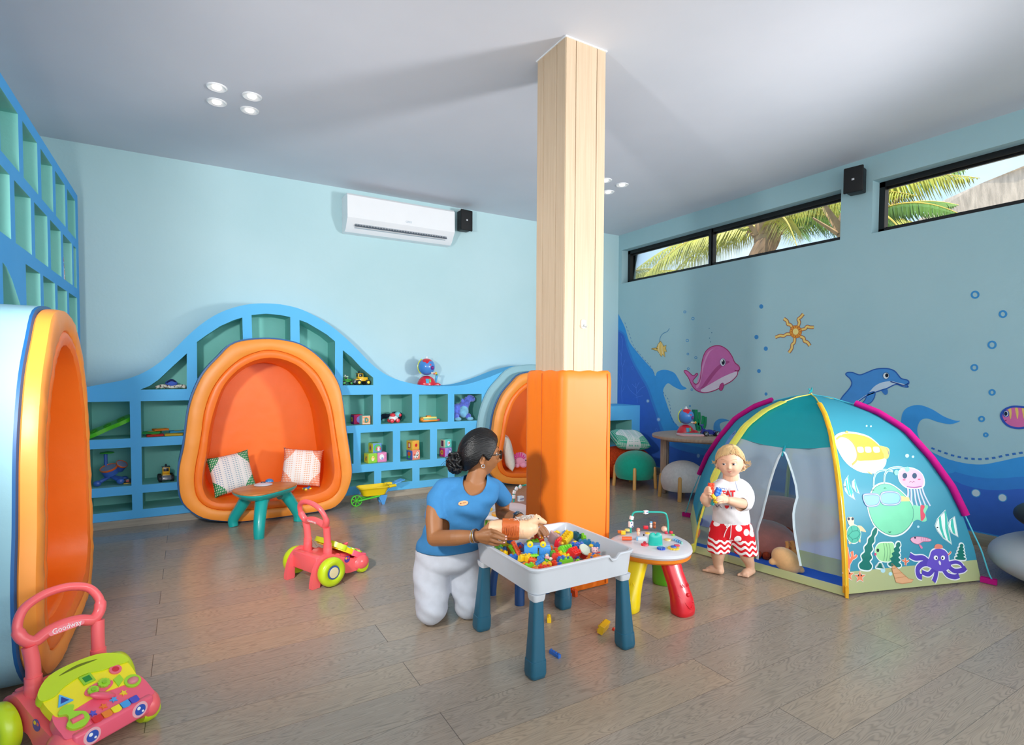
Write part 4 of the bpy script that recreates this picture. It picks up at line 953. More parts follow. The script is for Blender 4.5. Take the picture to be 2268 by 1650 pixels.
for x, y, r in ((842, 538, 14), (885, 545, 9), (928, 1068, 9), (540, 316, 7), (572, 318, 7), (660, 1392, 18), (715, 1418, 14)): prn(b, T7(ell(x, y, r)), '#B9E3EE', 1)
pobj(b, 'bubble_print')
# left side panel print
Q2 = Panel('FL', 'BL', .008); Q, _Q = Q2, Q; Kl = cmap(3.4375, 1500, 860); b = MB()
prn(b, Kl([(150, 900), (165, 850), (200, 845), (218, 880), (200, 930), (170, 960), (155, 940)]), '#2FA0B4', 2); prn(b, Kl(ell(186, 872, 8, 10)), '#F4F8F8', 4); prn(b, Kl(ell(187, 872, 4, 5)), '#1C2A38', 5)
prn(b, Kl([(150, 1000), (165, 940), (185, 900), (180, 950), (170, 1000), (155, 1020)]), '#12756A', 3); prn(b, Kl([(145, 1130), (150, 1090), (175, 1070), (180, 1100), (160, 1140)]), '#F58F66', 3); prn(b, Kl([(172, 1040), (185, 990), (200, 1000), (190, 1040)]), '#2A4F9A', 3)
prn(b, Kl([(330, 480), (360, 420), (400, 360), (440, 320), (430, 380), (380, 440)]), '#6E9AD6', 2); stk(b, Kl([(388, 388), (402, 368)]), .01, '#18233F', 4); stk(b, Kl([(415, 352), (432, 340)]), .01, '#18233F', 4)
b.obj('sea_print', left_p, smooth=0, recalc=False, weld=False); Q = _Q
base(TENT, TC)
# ================================================================== TABLES
# ---- white play tray on teal legs
M_TRAY = pl('#D3D7DD', .4, 'tray_white'); M_LEG = pl('#1E5F78', .42, 'leg_petrol')
T = thing('play_table', 'white tray play table on petrol blue legs, heaped with bricks before the kneeling woman', 'play table')
tx0, tx1, ty0, ty1, tz = 1.185, 1.745, 1.83, 2.375, .452
def rrect(x0, y0, x1, y1, r, n=6):
    o = []
    for cx, cy, a in ((x1-r, y1-r, 0), (x0+r, y1-r, 90), (x0+r, y0+r, 180), (x1-r, y0+r, 270)):
        for k in range(n+1): t = math.radians(a+90*k/n); o.append((cx+r*math.cos(t), cy+r*math.sin(t)))
    return o
b = MB(M_TRAY)
def tring(d, z, r=.045): return [Vector((x, y, z-(.022*math.exp(-((x-1.615)/.022)**4) if (y < ty0+.03 and z > tz-.02) else 0))) for x, y in resample2(rrect(tx0+d, ty0+d, tx1-d, ty1-d, r), 160)]
def resample2(L, n): return [(p.x, p.y) for p in resample([Vector((a, c, 0)) for a, c in L], n)]
b.rings([tring(.026, tz-.112, .03), tring(.018, tz-.11, .035), tring(.006, tz-.012), tring(0, tz-.012), tring(-.002, tz-.004), tring(.002, tz), tring(.012, tz), tring(.016, tz-.006), tring(.03, tz-.09, .03), tring(.036, tz-.092, .03)], None, (False, False))
P_ = rrect(tx0+.036, ty0+.036, tx1-.036, ty1-.036, .03)
b.poly([P_], lambda u, v, w: Vector((u, v, tz-.094)), None, .016); b.obj('tray', T, smooth=35)
for lx, ly in ((1.232, 1.875), (1.232, 2.332), (1.698, 2.332), (1.698, 1.875)):
    b = MB(M_TRAY); b.rings([[Vector((lx+x, ly+y, z)) for x, y in rrect(-w, -w, w, w, w*.45, 4)] for z, w in ((.34, .031), (.322, .029), (.312, .026))], None, (True, True)); b.obj('leg_socket', T)
    b = MB(M_LEG); sx_ = -1 if lx < 1.5 else 1; sy_ = -1 if ly < 2.1 else 1
    b.rings([[Vector((lx+x+sx_*.012*(1-z/.32), ly+y+sy_*.012*(1-z/.32), z)) for x, y in rrect(-w, -w, w, w, w*.5, 5)] for z, w in ((0, .030), (.004, .035), (.02, .0385), (.072, .037), (.0735, .0345), (.075, .0345), (.20, .028), (.318, .0235))], None); b.obj('leg', T, smooth=50)
base(T, ((tx0+tx1)/2, (ty0+ty1)/2, 0))

# ---- activity table on three animal-like legs
AC_ = (2.215, 2.21)
T = thing('activity_table', 'round white activity table on fat red, yellow and green legs', 'activity table')
M_ARED, M_AYEL, M_AGRN = pl('#E81F2E'), pl('#F7D90F'), pl('#6CC628')
for ang, m_ in ((-92, M_ARED), (196, M_AYEL), (28, M_AGRN)):
    a = math.radians(ang); d = Vector((math.cos(a), math.sin(a), 0)); s_ = Vector((-d.y, d.x, 0)); b = MB(m_)
    sec = []
    for z, r, w, t in ((.262, .135, .055, .05), (.20, .165, .052, .048), (.14, .20, .053, .05), (.08, .228, .058, .055), (.03, .238, .06, .058), (.006, .238, .058, .055), (.0, .238, .052, .05)):
        c = d*r+Vector((0, 0, z)); sec.append([c+s_*w*math.copysign(abs(math.cos(q))**.7, math.cos(q))+d*t*.9*math.copysign(abs(math.sin(q))**.7, math.sin(q)) for q in [2*PI*k/28 for k in range(28)]])
    b.rings(sec[::-1]); lg = b.obj('leg', T, smooth=50)
    b = MB(m_)
    def onleg(u, z, o=.002):
        r_ = .238+(z-.03)*-.35+(.055 if z < .1 else .05); return d*(r_+o-abs(u)**2*6)+s_*u+Vector((0, 0, z))
    b.tube(spline([onleg(-.045, .11), onleg(-.02, .07), onleg(.0, .045), onleg(.02, .05), onleg(.03, .07)], 5, False), .0035, n=6)
    b.ball(onleg(.008, .105), .011, n=12); b.ball(onleg(.03, .07), .008, n=10)
    for u0 in (-.012, .028): b.tube([onleg(u0-.008, .142), onleg(u0, .158), onleg(u0+.01, .142)], .002, n=6)
    b.obj('embossed_face', lg)
b = MB(pl('#F58A1F')); lob = lambda t: 1+.035*math.cos(3*(t-math.radians(-92)))
def dring(r, z, n=60): return [Vector((r*lob(q)*math.cos(q), r*lob(q)*math.sin(q), z)) for q in [2*PI*k/n for k in range(n)]]
b.rings([dring(.17, .252), dring(.205, .252), dring(.216, .262), dring(.218, .278), dring(.19, .28)]); b.obj('apron', T)
b = MB(pl('#DADBE0', .3, 'activity_white')); b.rings([dring(.19, .278), dring(.216, .279), dring(.223, .29), dring(.22, .304), dring(.20, .314), dring(.15, .317), dring(.06, .318)]); b.obj('table_top', T)
AZ = .318
def AP(x, y, z=AZ): p = onZ(x, y, z)-Vector((AC_[0], AC_[1], 0)); return p
KA = lambda x, y, z=AZ: AP(1340+x/6.6, 1120+y/6.6, z)
# arch
p0 = KA(375, 395); p1 = KA(920, 395); p0.z = p1.z = AZ
up = lambda t, h: p0.lerp(p1, t)+Vector((0, 0, h))
ar = spline([up(0, 0), up(.0, .075), up(.03, .10), up(.12, .122), up(.5, .122), up(.88, .118), up(.97, .09), up(1, .04), up(1, 0)], 6, False)
b = MB(pl('#1FAE9E')); b.tube(ar, .0055, n=10); arch = b.obj('arch', T)
b = MB(pl('#F5F5F7', name='bead_white')); b.box(up(0, .05), (.024, .02, .034), bev=.003); b.box(up(.02, .088), (.02, .018, .022), rot=(0, .3, 0), bev=.003); b.box(up(.4, .122), (.026, .02, .02), bev=.003); b.obj('bead', T)
b = MB(mat('bead_print', '#2A3F8A', .5)); b.box(up(.0, .055)+Vector((-.003, -.0115, .004)), (.008, .001, .008)); b.box(up(0, .04)+Vector((.002, -.0115, 0)), (.006, .001, .008)); b.box(up(.4, .123)+Vector((0, -.0105, 0)), (.012, .001, .005)); b.obj('bead_print', T)
# teal hill
b = MB(pl('#1DB9A6')); hc = KA(775, 590); hc.z = AZ
b.rings([[hc+Vector((w*math.cos(q)*.861+.35*w*math.sin(q)*.5, w*math.cos(q)*-.5+.35*w*math.sin(q)*.86+.02, z-AZ+.006*math.cos(2*q)*((z-AZ)/.06))) for q in [2*PI*k/28 for k in range(28)]] for z, w in ((AZ, .04), (AZ+.02, .0385), (AZ+.045, .036), (AZ+.058, .03), (AZ+.063, .018), (AZ+.062, .006))]); b.obj('teal_hill', T, smooth=60)
def knob(nm, px_, col, r, h, kind='disc', parent=T, **k):
    c = KA(*px_); b = MB(pl(col))
    if kind == 'disc': b.cyl((c.x, c.y, AZ-.002), (c.x, c.y, AZ+h), r, r*.92, n=24, bev=min(h*.3, .003))
    if kind == 'gear':
        P0 = [(c.x+(r*(1 if j % 2 else .86))*math.cos(2*PI*j/24), c.y+(r*(1 if j % 2 else .86))*math.sin(2*PI*j/24)) for j in range(24)]
        b.poly([P0], lambda u, v, w: Vector((u, v, AZ-.001+w)), None, h)
    if kind == 'ball': b.ball((c.x, c.y, AZ+h), r, n=16)
    if kind == 'box': b.box((c.x, c.y, AZ+h/2), (r*2, r*1.2, h), rot=(0, 0, k.get('rz', -.5)), bev=.002)
    return b.obj(nm, parent)
knob('button', (580, 575), '#E3263A', .021, .008); knob('knob', (580, 562), '#C81D33', .008, .015); knob('gear', (1000, 625), '#F3CE3A', .031, .007, 'gear'); knob('dial', (1000, 620), '#3D66C8', .017, .011)
knob('paddle', (820, 632), '#2B55C6', .022, .009, 'gear'); knob('roller', (1050, 590), '#D5304F', .014, .008, 'box'); knob('button', (965, 400), '#E3263A', .011, .012); knob('button', (995, 430), '#8DCB45', .01, .006); knob('button', (895, 405), '#D5304F', .009, .012); knob('clock_dial', (915, 500), '#F6D77E', .02, .006)
knob('slide', (265, 420), '#F6C52E', .013, .022, 'box'); knob('slide', (230, 400), '#F1812B', .017, .015, 'box'); knob('button', (330, 365), '#F4E27A', .018, .01); knob('red_block', (595, 340), '#D91E30', .014, .02, 'box'); knob('button', (485, 365), '#EE5A3B', .012, .012); knob('button', (620, 405), '#F6C52E', .013, .006)
knob('tv_panel', (540, 500), '#E9F0F6', .026, .018, 'box'); knob('tv_screen', (485, 505), '#86C5E8', .012, .02, 'box'); knob('dark_slot', (566, 480), '#23262B', .004, .026, 'box')
c = KA(315, 510); b = MB(pl('#F1612B')); b.tube([(c.x-.022, c.y+.012, AZ+.012), (c.x+.024, c.y-.014, AZ+.012)], .011, n=14); b.obj('roller', T)
for k, (col) in enumerate(('#9BCBE8', '#7FBCE6', '#63AEE4', '#57A5DF', '#8FD0C0')): c = KA(1005+28*k, 500+12*k); b = MB(pl(col)); b.box((c.x, c.y, AZ+.004), (.028, .009, .012), rot=(0, 0, .45+.12*k), bev=.002); b.obj('piano_key', T)
for k, (x_, y_, c1, c2) in enumerate(((672, 330, '#F5F2EC', '#6FB4E6'), (722, 335, '#A8552A', '#C7743B'), (485, 430, '#F7C9A8', '#F09A8A'))):
    c = KA(x_, y_); b = MB(pl(c1)); b.ball((c.x, c.y, AZ+.012), (.009, .009, .013), n=14); b.ball((c.x, c.y, AZ+.029), .009, n=14); b.ball((c.x, c.y, AZ+.037), (.0095, .0095, .005), pl(c2), n=12); b.obj('tiny_figure', T)
c = KA(868, 385); b = MB(pl('#F4C3A8')); b.ball((c.x, c.y, AZ+.018), (.019, .019, .018), n=18); b.tube([(c.x, c.y, AZ+.034), (c.x-.002, c.y, AZ+.048)], .0015, pl('#7A4A2A'), n=6); b.obj('peach', T)
hp0 = onZ(1340+560/6.6, 1120+760/6.6, .268)-Vector((*AC_, 0)); hp1 = onZ(1340+940/6.6, 1120+770/6.6, .268)-Vector((*AC_, 0))
b = MB(pl('#F7A52B')); b.tube(spline([hp0*.96, hp0*1.03, hp0.lerp(hp1, .5)*1.07, hp1*1.03, hp1*.96], 5, False), .0045, n=8); b.obj('bead_rail', T)
for k, col in enumerate(('#E3263A', '#8E4BC0', '#9BD033')):
    c = hp0.lerp(hp1, .55+.1*k)*1.07; b = MB(pl(col)); q_ = basis(hp1-hp0); b.tube([c+q_[0]*.012*math.cos(t)+q_[1]*.012*math.sin(t) for t in [2*PI*j/14 for j in range(14)]], .0035, n=8, closed=True); b.obj('bead_ring', T)
place(T, (AC_[0], AC_[1], 0)); ACT = T

# ---- second activity table behind the woman (yellow leg, white beads)
T = thing('activity_table', 'yellow-legged activity table mostly hidden between the woman and the orange padding', 'activity table')
b2c = Vector((1.84, 3.22, 0))
b = MB(pl('#DADBE0', .3, 'activity_white')); b.rings([[p+b2c for p in dring(r*.95, z)] for r, z in ((.17, .29), (.216, .292), (.223, .303), (.21, .32), (.15, .325), (.05, .326))]); b.obj('table_top', T)
for ang, m_ in ((215, pl('#F0E13C')), (-25, M_ARED), (95, M_AGRN)):
    a = math.radians(ang); d = Vector((math.cos(a), math.sin(a), 0)); s_ = Vector((-d.y, d.x, 0)); b = MB(m_)
    b.rings([[b2c+d*r+Vector((0, 0, z))+s_*w*math.cos(q)+d*w*.8*math.sin(q) for q in [2*PI*k/20 for k in range(20)]] for z, r, w in ((0, .16, .05), (.02, .162, .056), (.15, .15, .052), (.295, .12, .05))]); b.obj('leg', T)
b = MB(pl('#F1AA35')); b.cyl(b2c+Vector((-.1, -.12, .32)), b2c+Vector((-.1, -.12, .335)), .05, n=20, bev=.003); b.obj('dial', T)
b = MB(pl('#F5C93A')); b.box(b2c+Vector((-.13, -.02, .34)), (.06, .03, .02), bev=.004); b.obj('slide', T)
b = MB(pl('#F5F5F7', name='bead_white'))
for k, (x_, y_) in enumerate(((1138, 1100), (1139, 1090), (1144, 1082), (1152, 1078))): p = onY(x_, y_, b2c.y-.12); b.box(p, (.018, .018, .024), rot=(0, .3*k, 0), bev=.003)
b.obj('bead', T); b = MB(pl('#1FAE9E')); b.tube(spline([onY(1138, 1112, b2c.y-.12), onY(1139, 1090, b2c.y-.12), onY(1150, 1078, b2c.y-.12), onY(1185, 1072, b2c.y-.12), onY(1215, 1085, b2c.y-.12), onY(1222, 1112, b2c.y-.12)], 5, False), .005, n=8); b.obj('arch', T)
p = onY(1153, 1104, b2c.y-.1); b = MB(pl('#DDEBF5')); b.box(p, (.04, .03, .035), bev=.004); b.box(p+Vector((0, -.016, 0)), (.03, .002, .004), pl('#2A3F8A')); b.obj('block', T)
base(T, b2c)

# ---- low blue stool frame under the white tray
M_NV = pl('#1D4C86', .35, 'navy_plastic')
def kidstool(label, c, rz, m_):
    T = thing('child_stool', label, 'stool', loc=(0, 0, 0))
    for x, y in ((-.1, -.09), (.1, -.09), (.1, .09), (-.1, .09)):
        b = MB(m_); b.tube(spline([(x*.55, y*.55, .245), (x*.85, y*.85, .22), (x*1.05, y*1.05, .12), (x*1.12, y*1.12, .04), (x*1.13, y*1.13, .0)], 4, False), .027, n=14, flat=.8); b.obj('leg', T)
    b = MB(m_); b.rings([[Vector((x, y, z)) for x, y in rrect(-w, -w, w, w, .05)] for z, w in ((.235, .10), (.24, .115), (.26, .12), (.268, .11))]); b.obj('seat', T)
    place(T, c, rz); return T
kidstool('navy plastic child stool standing behind the left legs of the white tray table', (1.605, 2.62, 0), .3, M_NV)
T = thing('blue_bin', 'blue plastic bin edge showing between the column padding and yellow table leg', 'bin')
bc = onZ(1372, 1288)
b = MB(pl('#2C55B0')); b.rings([[Vector((bc.x+.16+x, bc.y+.12+y, z)) for x, y in rrect(-w, -w, w, w, .03)] for z, w in ((0, .08), (.004, .088), (.10, .096), (.115, .098), (.115, .092), (.02, .084))], None, (True, True)); b.obj('bin_body', T); base(T, (bc.x+.16, bc.y+.12, 0))

# ---- teal kids' table in front of the reading pod
T = thing('kids_table', 'low teal three-legged table with orange leaf-shaped top before the reading pod', 'table')
M_TEALP = pl('#17B3AE', .3); cT = Vector((.525, 4.725, 0))
for x, y in ((.308, 4.925), (.449, 4.47), (.783, 4.835)):
    f = Vector((x, y, 0)); d = (f-cT).normalized(); b = MB(M_TEALP)
    P_ = spline([cT+d*.12+Vector((0, 0, .262)), cT+d*.165+Vector((0, 0, .245)), cT+d*.225+Vector((0, 0, .16)), f+Vector((0, 0, .06)), f], 5, False)
    b.tube(P_, [.052-.016*i/(len(P_)-1) for i in range(len(P_))], n=18); b.obj('leg', T)
to = [(-.235, .03), (-.16, .12), (-.03, .19), (.1, .2), (.2, .15), (.245, .06), (.20, -.04), (.1, -.14), (-.02, -.23), (-.10, -.25), (-.17, -.2), (-.22, -.1)]
tp = [(p.x, p.y) for p in spline([Vector((a, c, 0)) for a, c in to], 5)]
b = MB(M_TEALP); b.rings([[cT+Vector((x*s_, y*s_, z)) for x, y in tp] for s_, z in ((.5, .262), (.8, .268), (.97, .295), (1., .31), (.98, .318))]); b.obj('table_frame', T)
M_OTOP = wood_mat('orange_wood_top', '#C9763C', '#E09A55', (2, 14, 2), .4)
b = MB(M_OTOP); b.rings([[cT+Vector((x*s_, y*s_, z)) for x, y in tp] for s_, z in ((.985, .317), (1.0, .322), (.99, .329), (.96, .331))]); b.obj('table_top', T); base(T, cT)
pc = onZ(583, 1074, .331)
T = thing('toy_dish', 'small pale saucer-shaped toy lying on the orange topped kids table', 'toy')
b = MB(pl('#DDE3EE')); b.lathe([(.062, 0), (.07, .003), (.066, .008), (.04, .016), (.02, .02), (.001, .021)], n=30); b.obj('dish', T)
b = MB(pl('#2D3F57')); b.lathe([(.02, .0195), (.018, .026), (.001, .028)], n=20); b.obj('dome', T); place(T, (pc.x, pc.y, .331))

# ---- round wooden table
RT = Vector((4.5, 3.88, 0)); T = thing('round_table', 'round pale wooden table against the mural wall with toys on top', 'table')
M_RW = wood_mat('greyed_oak', '#A98E7A', '#C2A88F', (3, 40, 3), .45)
b = MB(M_RW); b.lathe([(.42, -.004), (.438, 0), (.442, .012), (.438, .026), (.42, .03), (.01, .03)], n=64, M=Matrix.Translation(RT+Vector((0, 0, .592)))); b.obj('table_top', T)
for x, y in ((4.285, 4.115), (4.44, 4.235), (4.60, 3.56), (4.76, 3.68)):
    b = MB(M_RW); b.box((x, y, .295), (.062, .062, .59), rot=(0, 0, .6), bev=.006); b.obj('leg', T)
for (x, y), (x2, y2) in (((4.285, 4.115), (4.60, 3.56)), ((4.44, 4.235), (4.76, 3.68))):
    b = MB(M_RW); d = Vector((x2-x, y2-y, 0)); b.box(((x+x2)/2, (y+y2)/2, .565), (d.length, .025, .05), rot=(0, 0, math.atan2(d.y, d.x)), bev=.003); b.obj('rail', T)
base(T, RT); RTZ = .622

# ================================================================== SOFT SEATS
def stool(label, c, mcol, r, h0, h1, angs, legh, bev=0):
    T = thing('pouf_stool', label, 'stool')
    m_ = mat('felt_'+mcol.strip('#'), mcol, .95, var=.07, vs=40, bump=.35, bs=420, spec=.15, sheen=.3)
    b = MB(m_)
    def fn(p):
        t = (p.z+1)/2; st = max(1e-4, math.sqrt(max(0, 1-p.z*p.z)))
        if t < .03: R_ = .88*(t/.03)**.5
        elif t < .34: R_ = .88+.12*math.sin((t-.03)/.31*PI/2)
        else: R_ = math.sqrt(max(0, 1-((t-.34)/.66)**2.3))
        k_ = R_/st; dent = 1-.05*math.exp(-((p.x*.6+p.y*.8-.25)/.12)**2)*max(0, p.z)
        return Vector((p.x*k_, p.y*k_, p.z*dent))
    b.ball((0, 0, (h0+h1)/2), (r, r*.92, (h1-h0)/2), n=48, k=32, fn=fn); b.obj('cushion', T, smooth=80)
    for a in angs:
        a = math.radians(a); d = Vector((math.cos(a), math.sin(a), 0)); b = MB(mat('beech', '#D9A860', .4, var=.08, vs=8, stretch=(20, 20, 2)))
        f = d*(r*1.0); t_ = d*(r*.93)+Vector((0, 0, legh)); b.tube([f, f.lerp(t_, .04), t_.lerp(f, .08), t_.lerp(f, .02), t_], [.017, .0185, .0185, .014, .006], n=16); b.obj('leg', T)
    place(T, c); return T
stool('rounded green felt stool on wooden peg legs', (4.27, 4.52, 0), '#17A389', .235, .085, .395, (-135, 145, -65, 60), .235)
stool('rounded off-white felt stool on wooden peg legs in front of the round table', (4.29, 3.86, 0), '#DFDDDA', .226, .075, .375, (-145, -50, 140, 40), .24)
M_KNIT = mat('rust_knit', '#C9461F', .95, var=.35, vs=90, bump=1., bs=130, spec=.1)
T = thing('beanbag', 'rust orange knitted floor cushion lying behind the green stool', 'floor cushion'); b = MB(M_KNIT)
b.ball((0, 0, .19), (.45, .235, .19), n=48, k=30, fn=lambda p: Vector((p.x, p.y, p.z))*(1+.02*math.sin(9*p.x)*math.cos(7*p.y))); b.obj('bag', T, smooth=80); place(T, (4.46, 4.975, 0))
# grey and black pebble seats at the right edge
def pebble(label, c, r, col, rot, rough):
    T = thing('pebble_pouf', label, 'pouf'); b = MB(mat('vinyl_'+col.strip('#'), col, rough, var=.02, bump=.1, bs=300, spec=.45))
    b.ball((0, 0, 0), r, n=56, k=36, rot=rot, fn=lambda p: Vector((p.x, p.y, math.copysign(abs(p.z)**.93, p.z)))*(1+.02*math.sin(2.1*p.x+1))); o = b.obj('body', T, smooth=80); place(T, c); return T
pebble('big light grey pebble-shaped pouf at the right edge beside the tent', (4.475, .97, .158), (.51, .46, .156), '#B9BCC0', (0, 0, -.3), .45)
pebble('black pebble-shaped pouf balanced on the grey one at the right edge', (4.45, .99, .412), (.38, .33, .10), '#14171B', (0, 0, .2), .5)

# ================================================================== CUSHIONS
def dashmat(name, a, c_in, dash_in, dash_out, W_=.2):
    m = bpy.data.materials.new(name); m.use_nodes = True; n = m.node_tree.nodes; l = m.node_tree.links; b = n['Principled BSDF']; b.inputs['Roughness'].default_value = .9; b.inputs['Specular IOR Level'].default_value = .2
    t = n.new('ShaderNodeTexCoord'); s = n.new('ShaderNodeSeparateXYZ'); l.new(t.outputs['Object'], s.inputs[0])
    def M_(op, x, y=None):
        q = n.new('ShaderNodeMath'); q.operation = op
        for i, v in enumerate((x, y)):
            if v is None: continue
            if isinstance(v, (int, float)): q.inputs[i].default_value = v
            else: l.new(v, q.inputs[i])
        return q.outputs[0]
    x, z = s.outputs[0], s.outputs[2]
    ax = M_('ABSOLUTE', x); 
    # lobed inner panel: |x| < limit(z)
    lim = M_('ADD', W_*.60, M_('MULTIPLY', W_*.24, M_('COSINE', M_('MULTIPLY', z, 2*PI/(W_*1.55)))))
    inside = M_('LESS_THAN', ax, lim)
    fx = M_('FRACT', M_('ADD', M_('MULTIPLY', x, 1/.019), 100)); fz = M_('FRACT', M_('ADD', M_('MULTIPLY', z, 1/.0165), 100))
    dsh = M_('MULTIPLY', M_('LESS_THAN', fx, .62), M_('LESS_THAN', fz, .36))
    gx = M_('ABSOLUTE', M_('SINE', M_('MULTIPLY', x, PI/.075)))
    dsh_in = M_('MULTIPLY', dsh, M_('GREATER_THAN', gx, .4))
    fx2 = M_('FRACT', M_('ADD', M_('MULTIPLY', x, 1/.012), 100)); fz2 = M_('FRACT', M_('ADD', M_('MULTIPLY', z, 1/.02), 100))
    dsh_o = M_('MULTIPLY', M_('LESS_THAN', fx2, .34), M_('LESS_THAN', fz2, .6))
    def mixc(f, c1, c2):
        q = n.new('ShaderNodeMix'); q.data_type = 'RGBA'; l.new(f, q.inputs[0])
        for i, v in ((6, c1), (7, c2)):
            if isinstance(v, str): q.inputs[i].default_value = lin(v)
            else: l.new(v, q.inputs[i])
        return q.outputs[2]
    r_ = n.new('ShaderNodeValToRGB'); r_.color_ramp.elements[0].color = lin(dash_in); r_.color_ramp.elements[1].color = lin(dash_out); l.new(M_('ADD', .5, M_('MULTIPLY', x, 2.5)), r_.inputs[0])
    ci = mixc(dsh_in, c_in, r_.outputs[0]); co = mixc(dsh_o, a, c_in); l.new(mixc(inside, co, ci), b.inputs['Base Color'])
    nz = n.new('ShaderNodeTexNoise'); nz.inputs['Scale'].default_value = 14; bp = n.new('ShaderNodeBump'); bp.inputs['Strength'].default_value = .4; bp.inputs['Distance'].default_value = .01; l.new(t.outputs['Object'], nz.inputs[0]); l.new(nz.outputs[0], bp.inputs['Height']); l.new(bp.outputs[0], b.inputs['Normal'])
    return m
def cushion(name, label, m_, w=.4, h=.4, t=.13, cat='cushion'):
    b = MB(m_); N = 22
    for sgn in (1, -1):
        R = []
        for j in range(N+1):
            row = []
            for i in range(N+1):
                u = -1+2*i/N; v = -1+2*j/N
                pin = 1-.07*(1-abs(u)**3)*abs(v)**4-.0; pv = 1-.07*(1-abs(v)**3)*abs(u)**4
                hgt = max(0, (1-u**4))**.55*max(0, (1-v**4))**.55
                row.append(Vector((u*w/2*pv, -sgn*t/2*hgt+.003*math.sin(7*u+3*v)*hgt, v*h/2*pin)))
            R.append(row)
        b.rings(R, None, (False, False), closed=False)
    o = b.obj(name, smooth=80); return tag(o, label, cat)
M_CG = dashmat('cushion_green', '#2F9A5F', '#F1EFEC', '#6E86C4', '#A9CFC0'); M_CO = dashmat('cushion_coral', '#F0936B', '#F5F0EC', '#F0B49A', '#E6A348')
def setrot(o, loc, right, upv):
    """orient so local +X -> right, local +Z -> up"""
    x = Vector(right).normalized(); z = Vector(upv); z = (z-x*z.dot(x)).normalized(); y = z.cross(x)
    m = Matrix((x, y, z)).transposed().to_4x4(); m.translation = Vector(loc); o.matrix_world = m
o = cushion('cushion', 'square cushion printed green and white leaning at the left inside the orange pod', M_CG, .33, .34); setrot(o, onY(513, 1048, 5.16), (1, .12, .16), (-.10, .32, 1)); 
o = cushion('cushion', 'square cushion printed coral and white leaning at the right inside the orange pod', M_CO, .34, .34); setrot(o, onY(669, 1035, 5.17), (1, -.15, -.12), (.0, .32, 1))
o = cushion('cushion', 'white and mint cushion lying on the rust floor cushion', dashmat('cushion_mint', '#39B592', '#EEF1EE', '#5EC4A4', '#6FCFB2'), .42, .42, .17); setrot(o, (4.52, 4.90, .46), (.9, -.42, -.05), (-.1, -.3, -.22) if False else (.35, .9, .25))
o = cushion('cushion', 'pale cushion standing inside the far pod beside the pink plush', mat('pale_linen', '#F1ECDF', .95, var=.05, vs=60, bump=.4, bs=200), .36, .40, .12); setrot(o, onY(1124, 1000, 5.33), (.45, .9, 0), (-.16, .2, 1))
# fringed round cushions in the tent
M_VEL = mat('salmon_velvet', '#C9776B', .85, var=.1, vs=18, bump=.3, bs=60, spec=.2, sheen=.5); M_POM = mat('rust_pompom', '#C65034', .95, var=.15, vs=90, bump=.6, bs=220, spec=.1)
def pomcushion(label, c, r, tilt, npom=34):
    T = thing('round_cushion', label, 'cushion'); b = MB(M_VEL)
    b.ball((0, 0, 0), (r, r, .09), n=56, k=30, fn=lambda p: Vector((p.x, p.y, p.z*(1-.0*abs(p.z))))*(1+.012*math.sin(17*math.atan2(p.y, p.x))*(1-abs(p.z)))); b.obj('pad', T, smooth=80)
    b = MB(M_POM)
    for k in range(npom):
        a = 2*PI*k/npom; b.ball((math.cos(a)*(r+.012), math.sin(a)*(r+.012), -.012+.004*math.sin(k*3)), (.026, .026, .028), n=12)
    b.obj('pompom_fringe', T)['kind'] = 'stuff'
    place(T, c, rot=tilt); return T
pomcushion('big salmon round cushion with pompom fringe at the back inside the tent', (4.10, 2.62, .125), .33, (.18, -.08, 0))
pomcushion('salmon round cushion with pompom fringe just inside the tent doorway', (3.47, 2.40, .10), .21, (.10, -.22, 0), 26)
# plush reindeer with its back to us
T = thing('plush_deer', 'fawn plush reindeer lying on the blue tent floor in the doorway', 'soft toy'); M_PL = mat('fawn_plush', '#E8B47C', .95, var=.06, vs=60, bump=.3, bs=350, sheen=.4, spec=.15); M_PL2 = mat('antler_plush', '#C98A4E', .95, var=.06, bump=.3, bs=350)
dc = onZ(1752, 1275, .015); V3 = lambda a, c, z: dc+_rr*a+Vector((_f.x, _f.y, 0)).normalized()*c+Vector((0, 0, z))
b = MB(M_PL); 
ang = math.radians(-38); b.ball(V3(-.005, .05, .078), (.10, .07, .068), n=32, k=22, rot=(0, math.radians(38), -YAW)); b.ball(V3(.07, .04, .03), (.035, .03, .022), n=18, rot=(0, .6, -YAW)); b.ball(V3(-.09, .05, .07), (.028, .022, .02), n=14)
body = b.obj('body', T, smooth=80)
rm = body.modifiers.new('r', 'REMESH'); rm.mode = 'VOXEL'; rm.voxel_size = .005; rm.use_smooth_shade = True; sm_ = body.modifiers.new('s', 'SMOOTH'); sm_.iterations = 6
b = MB(M_PL2); b.tube(spline([V3(.0, .07, .13), V3(.01, .07, .16), V3(.005, .07, .19)], 4, False), .011, n=10); b.tube(spline([V3(.045, .09, .10), V3(.055, .09, .15), V3(.045, .09, .185)], 4, False), .013, n=10); b.tube([V3(.052, .09, .14), V3(.03, .09, .165)], .009, n=10); b.ball(V3(.06, .09, .09), (.04, .03, .05), n=18); b.obj('antler', T)
base(T, (dc.x, dc.y, 0))

